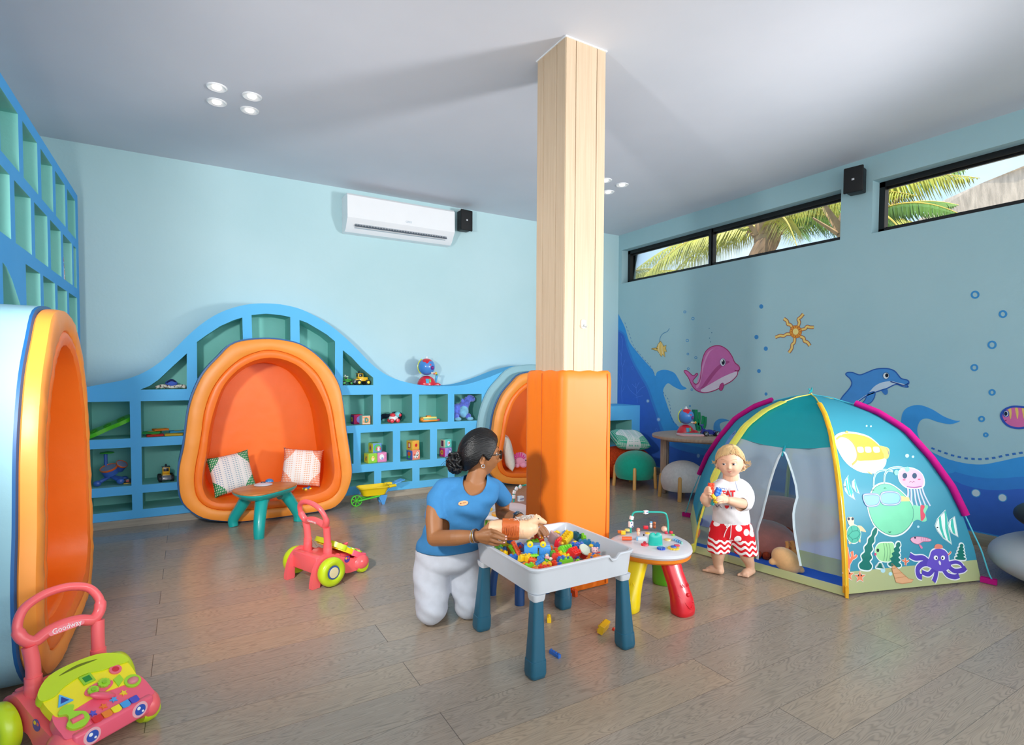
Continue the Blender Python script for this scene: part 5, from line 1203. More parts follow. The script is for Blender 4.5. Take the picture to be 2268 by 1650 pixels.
# ================================================================== TOY BRICKS
UN = .021
def brick(label, colr, nx, ny, loc, rot=(0, 0, 0), h=1., group=None, un=UN, nm='toy_brick'):
    b = MB(pl(colr)); w, d, hh = nx*un, ny*un, un*h
    b.box((0, 0, hh/2), (w-.0004, d-.0004, hh), bev=.0012, seg=1)
    for i in range(nx):
        for j in range(ny): b.cyl(((i-(nx-1)/2)*un, (j-(ny-1)/2)*un, hh-.001), ((i-(nx-1)/2)*un, (j-(ny-1)/2)*un, hh+un*.28), un*.30, n=12, bev=.0008)
    o = b.obj(nm); o.location = loc; o.rotation_euler = rot; return tag(o, label, 'toy brick', group)
def at(px_, py_, z): return onZ(px_, py_, z)
brick('yellow stud brick lying alone on the floor between the two right table legs', '#F7BE1B', 4, 2, at(1343, 1392, .020), (-1.25, 0, .5), 1.3, un=.021)
brick('small yellow brick on the floor right of the nearest table leg', '#F7C81B', 2, 1, at(1216, 1376, .0), (0, 0, 1.0), 1.2)
brick('small blue brick on the floor right of the nearest table foot', '#2F6FC8', 1, 4, at(1229, 1452, .0), (0, 0, .12), 1., un=.016)
brick('blue brick on the floor beside the orange one under the table', '#2E6FB4', 2, 2, at(1255, 1326, .0), (0, 0, .2), 1.5)
brick('orange brick on the floor beside the blue one under the table', '#F2602A', 1, 2, at(1271, 1320, .0), (0, 0, .2), 1.7)
brick('red brick chip on the floor against the right table leg', '#E8402A', 1, 1, at(1359, 1396, .0), (0, 0, .3), .9, un=.012)
brick('pink and green brick lying behind the tent mesh', '#E8708A', 2, 2, at(1806, 1187, .016), (0, 0, .4), 1.4, nm='toy_brick')
brick('green brick touching a pink one behind the tent mesh', '#58D07C', 1, 2, at(1820, 1189, .016), (0, 0, .4), 1.4)
KB = lambda x, y, z=.42: onZ(1080+x/8.723, 1150+y/8.723, z)
G = 'loose bricks heaped in the white tray'
hp = [('green 2x4', '#7EDC2E', 4, 2, (1490, 570), .425, (.75, .12, .35), 1.1), ('red slab', '#E0182A', 4, 1, (1350, 460), .425, (.2, .1, .75), 1.5), ('long yellow', '#F7CE1E', 4, 2, (1520, 370), .42, (.1, -.25, .5), 1.6), ('red printed', '#EE2B20', 3, 2, (1625, 650), .415, (.55, .1, .45), 1.6),
      ('blue upper', '#2F78D2', 3, 1, (1730, 500), .42, (.2, 0, -.5), 1.1), ('blue lower', '#2F6CC4', 3, 1, (1770, 560), .41, (.1, .2, -.45), 1.3), ('lime corner', '#8BDD2A', 2, 2, (1885, 360), .41, (.3, .1, -.35), 1.4), ('petrol', '#1F5F74', 2, 2, (1690, 345), .41, (.35, .5, .3), 1.6),
      ('small blue back', '#3D84D0', 2, 1, (1490, 290), .405, (.1, .3, .6), 1.2), ('orange red', '#F0502A', 1, 3, (1305, 690), .405, (.2, .3, -.4), 1.6), ('front blue', '#2F78D2', 2, 2, (1430, 775), .395, (0, .25, .3), 1.3), ('second front blue', '#2F72CC', 2, 2, (1560, 750), .395, (.2, -.3, .7), 1.3),
      ('tiny yellow', '#F7CE1E', 1, 2, (1420, 700), .41, (.3, 0, .5), 1.2), ('yellow bent', '#F7D62E', 1, 2, (1490, 700), .41, (.1, .6, .1), 1.), ('small orange', '#F28A20', 1, 2, (1335, 800), .39, (0, .2, .8), .9), ('left yellow', '#F7CE1E', 3, 1, (315, 520), .415, (.1, .4, -.7), 1.1), ('upper left yellow', '#F5D22A', 3, 1, (420, 490), .425, (.5, .3, -.6), 1.2),
      ('left green', '#7FD022', 1, 4, (500, 610), .415, (.9, 0, .55), .7), ('tiny blue top', '#2F62B8', 1, 1, (420, 410), .45, (.2, .1, .4), 1.2), ('blue behind plank', '#4A74D0', 2, 3, (660, 560), .405, (.2, .5, .2), 1.2), ('small green mid', '#5DB52A', 1, 1, (1250, 680), .41, (.3, 0, 0), 1.4),
      ('teal row', '#2E86B4', 5, 1, (1960, 440), .405, (0, .0, -.62), 1.), ('blue row end', '#3A86CE', 3, 1, (2110, 510), .405, (0, .1, -.62), 1.1), ('orange left', '#F26A2A', 1, 2, (420, 590), .40, (.3, .4, .4), 1.), ('red chip back', '#EE3A20', 1, 2, (930, 330), .43, (.7, 0, .5), 1.), ('yellow chip back', '#F7A81E', 1, 2, (965, 320), .43, (.7, .2, .5), 1.2),
      ('small lime', '#8BDD2A', 2, 1, (1150, 800), .395, (.0, .1, .3), .8)]
clr = {'green 2x4': 'upright lime green brick with eight studs facing out of the white tray heap', 'red slab': 'glossy red slab brick left of the long yellow one in the tray', 'long yellow': 'long yellow brick on the heap behind the lime studded brick', 'red printed': 'red brick with embossed letters below the lime studded brick',
       'blue upper': 'upper of two blue stud bricks left of the clear disc in the tray', 'blue lower': 'lower of two blue stud bricks left of the clear disc in the tray', 'lime corner': 'lime brick near the far corner of the white tray', 'petrol': 'dark petrol brick at the back of the heap beside the lime one', 'small blue back': 'small blue brick behind the long yellow brick', 'orange red': 'upright orange-red brick left of the lime studded brick',
       'front blue': 'left of two blue bricks at the front rim of the tray', 'second front blue': 'right of two blue bricks at the front rim, under the red lettered brick', 'tiny yellow': 'tiny yellow brick under the lime studded brick', 'yellow bent': 'yellow peg brick between the lime studded and the red lettered brick', 'small orange': 'small orange brick at the front rim of the tray', 'left yellow': 'leftmost yellow brick in the tray beside the woman\'s fingers', 'upper left yellow': 'yellow brick leaning on the green plank below the woman\'s hand',
       'left green': 'thin green brick leaning against the orange plank at the tray\'s left', 'tiny blue top': 'tiny blue block touching the woman\'s fingertips', 'blue behind plank': 'blue-violet brick wedged between orange plank and blue truck', 'small green mid': 'small green brick beside the upright orange-red one', 'teal row': 'long teal row of studs along the far side of the heap', 'blue row end': 'blue stud row ending beside the pink pig head', 'orange left': 'orange brick sunk between the left yellow bricks', 'red chip back': 'red brick between the toy horse and the ringed hand', 'yellow chip back': 'amber brick touching the red one by the ringed hand', 'small lime': 'flat lime brick at the front corner of the tray'}
for k, colr, nx, ny, p_, z, r_, h_ in hp: 
    L_ = KB(*p_, z); brick(clr[k], colr, nx, ny, (L_.x, L_.y, z-.012), r_, h_, G)
pal = [('red', '#E8402A'), ('yellow', '#F7CE1E'), ('blue', '#2F72CC'), ('lime', '#7FD022'), ('orange', '#F28A20')]
seen_ = set()
for k in range(66):
    nm_, colr = pal[k % 5]; x = rnd.uniform(1.245, 1.66); y = rnd.uniform(1.895, 2.31)
    nx_, ny_ = rnd.choice((2, 3)), rnd.choice((1, 2))
    lb = '%s %s brick half buried in the %s %s part of the tray heap' % (nm_, {(2, 1): 'two-stud', (3, 1): 'three-stud', (2, 2): 'square four-stud', (3, 2): 'six-stud'}[(nx_, ny_)], ('nearest', 'near', 'far', 'farthest')[min(3, int((y-1.895)/.104))], ('left', 'middle', 'right')[min(2, int((x-1.245)/.14))])
    if lb in seen_: continue
    seen_.add(lb); brick(lb, colr, nx_, ny_, (x, y, .362+(.03 if (k*7) % 10 < 5 and x < 1.6 else .004)), (rnd.uniform(-.3, .3), rnd.uniform(-.3, .3), rnd.uniform(0, 3)), 1.2, 'buried bricks in the tray')
def plank(label, colr, a, c, w, t, z0, z1, nm='toy_plank'):
    A_, B_ = KB(*a, z0), KB(*c, z1); b = MB(pl(colr)); d = B_-A_; q = basis(d)
    R = [[p+q[0]*x+q[1]*y for x, y in rrect(-w, -t, w, t, t*.8, 3)] for p in (A_, A_.lerp(B_, .5), B_)]; b.rings(R)
    for k in range(4): p = A_.lerp(B_, .2+.2*k)+q[1]*t; b.cyl(p, p+q[1]*.004, .005, n=10)
    return tag(b.obj(nm), label, 'toy brick', G)
plank('long orange-red plank leaning upright at the left of the heap', '#F4602C', (480, 430), (620, 690), .013, .006, .455, .40)
plank('salmon plank lying at the front left rim of the tray', '#F0683F', (690, 740), (950, 800), .014, .007, .405, .395)
plank('blue wedge plank at the front corner of the tray', '#3F8FDC', (930, 870), (1080, 760), .02, .006, .385, .41)
plank('lime flat plank behind the salmon one', '#8BDD2A', (760, 715), (980, 700), .01, .005, .41, .41)
plank('light blue plank behind the blue wedge', '#3A93D8', (960, 760), (1100, 720), .016, .006, .40, .41)
# upside-down blue truck
T = thing('toy_truck', 'blue toy truck upside down on the bricks with yellow wheels in the air', 'toy truck', G)
tc_ = KB(960, 560, .435); X_ = _rr.copy(); X_.z = 0; X_.normalize(); Y_ = Vector((_f.x, _f.y, 0)).normalized()
tp_ = lambda a, c, z: Vector((tc_.x, tc_.y, .43))+X_*a+Y_*c+Vector((0, 0, z)); rM = Matrix((X_, Y_, Vector((0, 0, 1)))).transposed()
b = MB(pl('#4AA0EA')); b.box(tp_(-.03, .01, -.005), (.062, .05, .05), rot=rM, bev=.006, taper=(1.05, 1)); b.box(tp_(.035, .01, -.008), (.055, .05, .05), rot=rM, bev=.008); b.box(tp_(0, .01, .016), (.118, .046, .014), rot=rM, bev=.004)
for k in range(6): b.box(tp_(.015+.008*k, -.0155, -.012), (.003, .002, .03), rot=rM, bev=.0006, seg=1)
b.obj('body', T)
for a in (-.034, .026):
    b = MB(pl('#F7DE2E')); p = tp_(a, -.012, .027); b.cyl(p-Y_*.006, p+Y_*.006, .0145, n=22, bev=.003); w_ = b.obj('wheel', T); b = MB(pl('#4AA0EA')); b.cyl(p-Y_*.008, p+Y_*.0, .004, n=10); b.obj('axle_cap', w_)
base(T, (tc_.x, tc_.y, .40))
# disc, cup, pig head, figure, banana, balls
c = KB(1870, 590, .415); T = tag((lambda b: (b.lathe([(.001, 0), (.028, 0), (.03, .002), (.028, .006), (.001, .006)], n=36, M=Matrix.Translation(c) @ Euler((.75, .35, -.2)).to_matrix().to_4x4()), b.obj('toy_disc'))[1])(MB(mat('clear_disc', '#DDE3CE', .25, alpha=.8))), 'clear round disc leaning at the right of the brick heap', 'toy disc', G)
c = KB(1290, 350, .42); b = MB(mat('pink_cup', '#F2CFCF', .3, alpha=.9)); b.lathe([(.022, -.03), (.034, .018), (.032, .018), (.02, -.026)], n=28, M=Matrix.Translation(c) @ Euler((.3, .5, 0)).to_matrix().to_4x4()); tag(b.obj('toy_cup'), 'pale pink translucent toy cup at the back of the white tray', 'toy cup', G)
c = KB(1340, 250, .445); b = MB(pl('#F8CF2A')); b.tube(spline([c-X_*.014, c-X_*.004+Vector((0, 0, .004)), c+X_*.006, c+X_*.016-Vector((0, 0, .005))], 4, False), [.003, .006, .007, .004], n=10); tag(b.obj('toy_banana'), 'small yellow banana piece on the pink cup', 'toy', G)
c = KB(2070, 600, .41); T = thing('pig_head', 'pink pig head toy with red collar at the right end of the heap', 'toy', G); b = MB(pl('#F6C5C8')); b.ball(c, (.017, .015, .015), n=20); b.ball(c+X_*.012-Y_*.006+Vector((0, 0, .013)), .005, n=10); b.ball(c-X_*.012-Y_*.002+Vector((0, 0, .013)), .005, n=10); b.ball(c-Y_*.014-Vector((0, 0, .002)), (.006, .004, .004), n=12); b.obj('head', T)
b = MB(pl('#23252B'));  b.ball(c-Y_*.014+X_*.006+Vector((0, 0, .004)), .002, n=8); b.ball(c-Y_*.014-X_*.006+Vector((0, 0, .004)), .002, n=8); b.obj('eyes', T)
b = MB(pl('#E0263A')); b.tube([c-X_*.012-Vector((0, 0, .014)), c+X_*.026-Vector((0, 0, .009))], .004, n=8); b.obj('collar', T); base(T, c)
c = KB(1150, 740, .41); T = thing('toy_figure', 'tiny pink and white toy figure lying in front of the truck', 'toy', G); b = MB(pl('#F3A79F')); b.ball(c, (.012, .010, .009), n=14); b.ball(c+X_*.016-Vector((0, 0, .006)), (.009, .008, .008), pl('#F4EBDD'), n=14); b.obj('figure_body', T); b = MB(pl('#F5F5F5')); b.tube([c-X_*.004+Vector((0, 0, .004)), c-X_*.005+Vector((0, 0, .015))], .003, n=8); b.tube([c+X_*.002+Vector((0, 0, .004)), c+X_*.003+Vector((0, 0, .015))], .003, n=8); b.obj('ears', T); base(T, c)
for (x_, y_, lb) in ((1775, 300, 'yellow ball among the bricks beside the lime corner brick'), (1690, 445, 'yellow ball beside the upper blue stud brick'), (2000, 510, 'yellow ball between the clear disc and the blue row'), (1430, 465, 'yellow ball under the lime studded brick')): c = KB(x_, y_, .412); b = MB(pl('#F7CE2A')); b.ball(c, (.012, .010, .008), n=16); tag(b.obj('toy_ball'), lb, 'toy', G)

# ================================================================== PUSH WALKERS
M_CORAL = pl('#FF6A6E', .3, 'walker_coral'); M_LIME = pl('#C8E21E', .3, 'walker_lime'); M_YELW = pl('#FBE81E', .3, 'walker_yellow'); M_PNK = pl('#F9637C', .3, 'walker_pink')
def walker():
    T = thing('push_walker', 'x', 'push walker')
    # side fenders running down to the rear feet
    b = MB(M_CORAL)
    for s in (-1, 1):
        prof = [(-.205, 0), (-.155, 0), (-.150, .06), (-.11, .075), (-.02, .07), (.03, .03), (.14, .03), (.16, .06), (.17, .07), (.14, .085), (.06, .115), (-.02, .15), (-.08, .178), (-.13, .17), (-.165, .14), (-.19, .09)]
        P0 = [(p.x, p.y) for p in spline([Vector((a, c, 0)) for a, c in prof], 3)]
        b.poly([P0], lambda u, v, w, s=s: Vector((u, s*(.112+w), max(v, .001))), None, .032)
    b.box((-.135, 0, .155), (.05, .23, .03), bev=.008); b.box((-.155, 0, .115), (.014, .24, .09), bev=.004)
    b.box((.05, 0, .060), (.22, .23, .05), bev=.012); b.box((-.04, 0, .11), (.12, .22, .08), bev=.015, seg=3)
    b.obj('body', T, smooth=45)
    b = MB(M_CORAL)
    for s in (-1, 1): b.ball((.145, s*.125, .062), (.062, .042, .05), n=24); b.obj('front_fender', T); b = MB(M_CORAL)
    b.bm.free()
    for s in (-1, 1):
        b = MB(M_LIME); b.lathe([(.02, -.03), (.06, -.03), (.078, -.024), (.084, -.008), (.084, .008), (.078, .024), (.06, .031), (.045, .026), (.04, .02)], n=40, M=Matrix.Translation((-.10, s*.178, .085)) @ Matrix.Rotation(PI/2*-s, 4, 'X')); w_ = b.obj('wheel', T, smooth=50)
        b = MB(mat('hub_blue', '#3B5AA8', .4)); b.lathe([(.04, .021), (.038, .024), (.03, .0245)], n=28, M=Matrix.Translation((-.10, s*.178, .085)) @ Matrix.Rotation(PI/2*-s, 4, 'X')); 
        b.lathe([(.031, .0242), (.03, .026), (.001, .0265)], mat('hub_cream', '#EFE3B4', .4), n=28, M=Matrix.Translation((-.10, s*.178, .085)) @ Matrix.Rotation(PI/2*-s, 4, 'X')); b.obj('hub', w_)
        b = MB(M_LIME); b.lathe([(.01, -.03), (.038, -.028), (.046, -.012), (.046, .012), (.038, .028), (.01, .03)], n=28, M=Matrix.Translation((.15, s*.128, .046)) @ Matrix.Rotation(PI/2, 4, 'X')); b.obj('front_wheel', T)
        b = MB(M_CORAL); P_ = [(-.07, s*.10, .15), (-.07, s*.10, .20), (-.072, s*.10, .27), (-.08, s*.105, .33)]; b.tube(spline(P_, 4, False), [.026]*5+[.021]*8, n=16); b.tube([(-.07, s*.10, .205), (-.071, s*.10, .228)], .0245, n=16); b.obj('post', T)
    # handle: closed loop plus lower bar
    hz = lambda y, z: Vector((-.08-(z-.33)*.35, y, z))
    loop = spline([hz(-.118, .36), hz(-.125, .40), hz(-.10, .445), hz(-.05, .468), hz(0, .474), hz(.05, .468), hz(.10, .445), hz(.125, .40), hz(.118, .36), hz(.09, .338), hz(.05, .352), hz(0, .358), hz(-.05, .352), hz(-.09, .338)], 5)
    n_ = len(loop); b = MB(M_CORAL); b.tube(loop, [.0145 if p.z > .385 else .019 for p in loop], n=14, closed=True); b.obj('handle', T, smooth=60)
    b = MB(mat('walker_label', '#F77C88', .35)); gx = _rrb = rrect(-.055, -.0095, .055, .0095, .009, 4)
    b.poly([gx], lambda u, v, w: Vector((-.1135+w-(.0 if True else 0)-(v)*.35, u, .353+v+.003-.05*u*u*8)) if False else Vector((-.1085-.35*v+w, -u, .3535+v-.9*u*u)), None, .002)
    b.text('Goodway', lambda x, y, z: Vector((-.110-.35*y-z, -x, .3535+y-.9*x*x)), .021, mat('print_white', '#FFF3F3', .4)); b.obj('brand_plate', T, smooth=0)
    # mirrored plate in front of the handle bar as well (faces forward)
    b = MB(mat('walker_label', '#F77C88', .35)); b.poly([gx], lambda u, v, w: Vector((-.070-.35*v+w, u, .3535+v-.9*u*u)), None, .002)
    b.text('Goodway', lambda x, y, z: Vector((-.0672-.35*y+z, x, .3535+y-.9*x*x)), .023, mat('print_white', '#FFF3F3', .4)); b.obj('brand_plate', T, smooth=0)
    # activity panel: plane from rear (x0,z0) to front (x1,z1)
    x0, z0, x1, z1 = -.0, .205, .185, .098; L_ = math.hypot(x1-x0, z1-z0); ca, sa = (x1-x0)/L_, (z0-z1)/L_
    # local panel coords: u across (+y), v down the slope 0..1 (rear->front), h above
    def PP(u, v, h=0): return Vector((x0+(x1-x0)*v+sa*h, u, z0+(z1-z0)*v+ca*h))
    def prism(name, P_, h0, h1, m_, par, sp=True):
        Q_ = [(p.x, p.y) for p in (spline([Vector((a, c, 0)) for a, c in P_], 4) if sp else [Vector((a, c, 0)) for a, c in P_])]
        b = MB(m_); b.poly([Q_], lambda u, v, w: PP(u, v, h0+w), None, h1-h0); return b.obj(name, par, smooth=35)
    b = MB(M_CORAL); b.box((.05, 0, .105), (.12, .16, .05), bev=.01); b.obj('panel_support', T)
    pan = prism('activity_panel', [(-.135, .55), (-.14, .85), (-.125, 1.0), (.0, 1.03), (.125, 1.0), (.14, .85), (.135, .55), (.10, .5), (-.10, .5)], -.03, .004, M_PNK, T)
    prism('panel_hood', [(-.125, .12), (-.13, .45), (-.11, .60), (0, .55), (.11, .60), (.13, .45), (.125, .12), (.07, .0), (-.07, .0)], -.026, .006, M_YELW, pan)
    gm = prism('carry_handle', [(-.13, .06), (-.135, .22), (-.10, .24), (-.06, .15), (0, .10), (.05, .17), (.10, .20), (.135, .22), (.13, .04), (.08, -.14), (0, -.19), (-.08, -.14)], -.018, .012, M_LIME, pan)
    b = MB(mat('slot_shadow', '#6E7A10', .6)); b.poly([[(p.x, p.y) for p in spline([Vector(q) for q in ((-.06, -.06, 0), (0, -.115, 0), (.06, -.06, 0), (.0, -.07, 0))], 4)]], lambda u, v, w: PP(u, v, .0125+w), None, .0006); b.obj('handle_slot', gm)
    def shape(name, P_, col, h, sp=False, par=pan): return prism(name, P_, .004, h, pl(col), par, sp)
    el = lambda cx, cy, r, n=20, k=1: [(cx+r*math.cos(2*PI*j/n), cy+r*k/L_*math.sin(2*PI*j/n)) for j in range(n)]
    sq = lambda cx, cy, r: [(cx-r, cy-r/L_), (cx+r, cy-r/L_), (cx+r, cy+r/L_), (cx-r, cy+r/L_)]
    tri = lambda cx, cy, r: [(cx, cy-r/L_*1.1), (cx+r, cy+r/L_*.8), (cx-r, cy+r/L_*.8)]
    star = lambda cx, cy, r: [(cx+(r if j % 2 == 0 else r*.45)*math.cos(-PI/2+j*PI/5), cy+(r if j % 2 == 0 else r*.45)/L_*math.sin(-PI/2+j*PI/5)) for j in range(10)]
    shape('triangle_key', tri(-.088, .36, .022), '#5FB8EE', .011); prism('triangle_hole', tri(-.088, .365, .012), .011, .012, pl('#1F3F9A'), pan, False)
    shape('square_key', sq(.0, .2, .018), '#9BD22B', .011); prism('square_hole', sq(.0, .2, .011), .011, .012, pl('#148A2E'), pan, False)
    shape('round_key', el(.085, .26, .019), '#F4707F', .011); prism('round_hole', el(.085, .26, .011), .011, .012, pl('#D61E33'), pan, False)
    prism('gear_tray', el(.012, .44, .044, k=.5), .006, .009, M_PNK, pan, True)
    for cx_, r_ in ((-.008, .017), (.03, .019)): 
        gp = [(cx_+(r_ if j % 2 else r_*.84)*math.cos(2*PI*j/22), .44-(cx_)*1.+(r_ if j % 2 else r_*.84)/L_*math.sin(2*PI*j/22)) for j in range(22)]; g_ = shape('gear', gp, '#A4DC2A', .016); prism('gear_hub', el(cx_, .44-cx_, .007), .016, .02, pl('#8FC922'), g_)
    b = MB(M_PNK); b.ball(PP(.005, .62, .014), (.048, .017, .012), n=22, rot=(0, math.atan2(z0-z1, x1-x0), PI/2+.0)); b.obj('roller', pan)
    shape('tambourine_frame', el(.105, .60, .026), '#A4DC2A', .010); shape('tambourine_horn', [(.06, .42), (.085, .38), (.085, .5), (.06, .58)], '#A4DC2A', .010)
    b = MB(mat('rattle_dome', '#F58F9C', .1, alpha=.8)); b.ball(PP(.105, .60, .009), (.018, .018, .012), n=18); b.obj('rattle_dome', pan)
    b = MB(pl('#3FAE4A')); [b.ball(PP(.105+.006*math.cos(k*1.9), .62+.03*math.sin(k*2.3), .014), .0035, pl(c), n=8) for k, c in enumerate(('#3FAE4A', '#2F62C8', '#F7D22A', '#3FAE4A', '#2F62C8'))]; b.obj('rattle_beads', pan)
    hs = [(-.115, .52), (-.095, .48), (-.075, .53), (-.085, .62), (-.070, .68), (-.060, .74), (-.062, .86), (-.085, .93), (-.112, .90), (-.122, .80), (-.108, .72), (-.105, .63), (-.122, .58)]
    hd = shape('phone_handset', hs, '#A4DC2A', .014, True); b = MB(pl('#F26A78')); b.tube([PP(-.108, .78, .012), PP(-.075, .78, .012)], .010, n=12); b.obj('phone_roller', hd)
    for cx_, cy_, c_ in ((-.045, .80, '#5B55C8'), (-.010, .775, '#F47A2A'), (.025, .75, '#4FA2E6'), (.06, .725, '#F7D22A')): shape('star_button', star(cx_, cy_, .0125), c_, .009)
    kb = prism('keyboard_bed', [(-.062, .865), (.088, .865), (.088, 1.0), (-.062, 1.0)], .003, .0045, pl('#E8516B'), pan, False)
    for k, c_ in enumerate(('#E3202A', '#F5821F', '#FBE81E', '#3FA0E4', '#4A4FC4')):
        a_ = -.058+.0292*k; prism('piano_key', [(a_, .872), (a_+.026, .872), (a_+.026, .965), (a_+.022, .985), (a_+.013, .995), (a_+.004, .985), (a_, .965)], .005, .011, pl(c_), kb, False)
    # face on the front: eyes
    fr = lambda u, z, o=0: Vector((x1+.012+o, u, z))
    b = MB(M_PNK); b.box((x1+.0, 0, .078), (.03, .25, .06), bev=.010, seg=3); fc = b.obj('front_bumper', T)
    for s in (-1, 1):
        b = MB(pl('#F7B7BE')); b.lathe([(.026, 0), (.025, .002), (.001, .0025)], n=24, M=Matrix.Translation(fr(s*.075, .082, .003)) @ Matrix.Rotation(PI/2, 4, 'Y')); b.lathe([(.018, .002), (.017, .004), (.001, .0045)], pl('#2F55B8'), n=24, M=Matrix.Translation(fr(s*.075, .082, .003)) @ Matrix.Rotation(PI/2, 4, 'Y'))
        b.lathe([(.006, .004), (.005, .006), (.001, .0062)], pl('#FFFFFF'), n=14, M=Matrix.Translation(fr(s*.075-.006, .09, .003)) @ Matrix.Rotation(PI/2, 4, 'Y')); b.lathe([(.004, .004), (.003, .006), (.001, .0062)], pl('#FFFFFF'), n=14, M=Matrix.Translation(fr(s*.075+.007, .075, .003)) @ Matrix.Rotation(PI/2, 4, 'Y')); b.obj('eye', fc)
    # side sticker
    for s in (-1, 1):
        b = MB(mat('sticker_violet', '#5A3A9A', .4)); b.lathe([(.02, 0), (.02, .001), (.001, .0012)], n=20, M=Matrix.Translation((.035, s*.1445, .115)) @ Matrix.Rotation(-s*PI/2, 4, 'X')); b.lathe([(.007, .001), (.006, .002), (.001, .002)], pl('#F7C52E'), n=14, M=Matrix.Translation((.028, s*.1445, .122)) @ Matrix.Rotation(-s*PI/2, 4, 'X')); b.lathe([(.006, .001), (.005, .002), (.001, .002)], pl('#E8405A'), n=14, M=Matrix.Translation((.044, s*.1445, .12)) @ Matrix.Rotation(-s*PI/2, 4, 'X')); b.obj('sticker', T)
    return T
wk = walker(); wk['label'] = 'coral and lime push walker with piano panel, nearest in the bottom left corner'; wk['group'] = 'coral push walkers'
place(wk, (-.333, 2.366, 0), math.radians(-53.9))
dup(wk, 'coral and lime push walker seen from behind in the middle of the floor', 'coral push walkers', (.731, 3.457, 0), math.radians(23.3))
# ================================================================== TOYS ON THE SHELVES
SY = 5.44
def orb(fn, *a, **k): pass
# ---- toy globes
def globe(label, c, rz=0, stick=True):
    T = thing('toy_globe', label, 'toy globe')
    R_ = pl('#DE2338'); Bl = pl('#4A90DC')
    b = MB(R_); b.lathe([(.098, 0), (.10, .01), (.094, .035), (.08, .062), (.058, .085), (.03, .098), (.001, .10)], n=36, sy=.8)
    b.rings([[Vector((x, y, z)) for x, y in rrect(.05, -.05, .15, .05, .035)] for z in (0, .012)]); b.rings([[Vector((x, y, z)) for x, y in rrect(.055+o, -.045+o, .145-o, .045-o, .03)] for z, o in ((.012, 0), (.024, .012), (.028, .03))]); b.obj('base', T, smooth=50)
    b = MB(Bl); b.ball((0, 0, .195), .088, n=36, k=24); g = b.obj('globe', T, smooth=80)
    def patch(lon, lat, pts, m, off_=1.012, nm='continent'):
        bb = MB(m); P0 = [(p.x, p.y) for p in spline([Vector((a, c_, 0)) for a, c_ in pts], 4)]
        def f(u, v, w):
            lo, la = math.radians(lon+u), math.radians(lat+v); r = .088*off_+w
            return Vector((r*math.cos(la)*math.sin(lo), -r*math.cos(la)*math.cos(lo), .195+r*math.sin(la)))
        # subdivide by fan from centroid rings
        cx_ = sum(p[0] for p in P0)/len(P0); cy_ = sum(p[1] for p in P0)/len(P0)
        bb.rings([[f(cx_+(x-cx_)*s_, cy_+(y-cy_)*s_, 0) for x, y in P0] for s_ in (1.0, .85, .65, .45, .25, .06)], None, (False, True)); bb.obj(nm, g, smooth=60)
    patch(-8, 52, [(-60, 5), (-50, 20), (-10, 32), (40, 28), (60, 10), (40, -12), (25, -5), (10, -18), (-5, -30), (-18, -20), (-40, -15)], R_)
    patch(28, -8, [(-14, 8), (0, 14), (14, 8), (18, -6), (6, -14), (-10, -10)], pl('#6A2A8C')); patch(30, -6, [(-4, 3), (4, 3), (4, -3), (-4, -3)], pl('#D94A8A'), 1.03); patch(12, 14, [(-6, 4), (4, 6), (6, -4), (-5, -5)], pl('#E0506A'))
    b = MB(pl('#D8E34A')); b.tube([Vector((-.095*math.cos(t)*1., .0, .195+.095*math.sin(t))) for t in [(-.9+1.9*k/16) for k in range(17)]], .0055, n=8); b.obj('meridian_arm', T)
    b = MB(pl('#E9EEF2')); b.cyl((0, 0, .278), (0, 0, .292), .02, .014, n=18); b.ball((0, 0, .298), .011, n=12); b.obj('top_knob', T)
    b = MB(pl('#F0E6D0')); b.tube([(.035, -.05, .13), (.075, -.065, .125)], .010, n=10); b.ball((.082, -.065, .128), .014, pl('#F3C63A'), n=12); b.ball((.06, -.075, .122), .009, pl('#E8503A'), n=10); b.obj('airplane_pointer', T)
    b = MB(pl('#4FB4D8')); b.box((-.012, -.068, .045), (.034, .012, .05), rot=(-.35, 0, 0), bev=.003); b.box((.018, -.066, .05), (.02, .01, .04), pl('#7CCB6A'), rot=(-.35, 0, 0), bev=.003); b.obj('control_panel', T)
    if stick: b = MB(pl('#3FA6DE')); b.tube([(.10, 0, .02), (.104, 0, .06), (.112, 0, .105)], [.008, .011, .013], n=12); b.ball((.113, 0, .112), (.014, .014, .008), pl('#52C46A'), n=12); b.obj('joystick', T)
    else: b = MB(R_); b.ball((.1, 0, .02), (.045, .04, .018), n=18); b.obj('pad', T)
    place(T, c, rz); return T
globe('red-based toy globe standing on the dip of the wave shelf', (2.18, 5.46, 1.112), -.1)
g2 = globe('red-based toy globe standing on the round wooden table', (4.50, 4.02, RTZ), -.35, False); g2.scale = (.92, .92, .92)
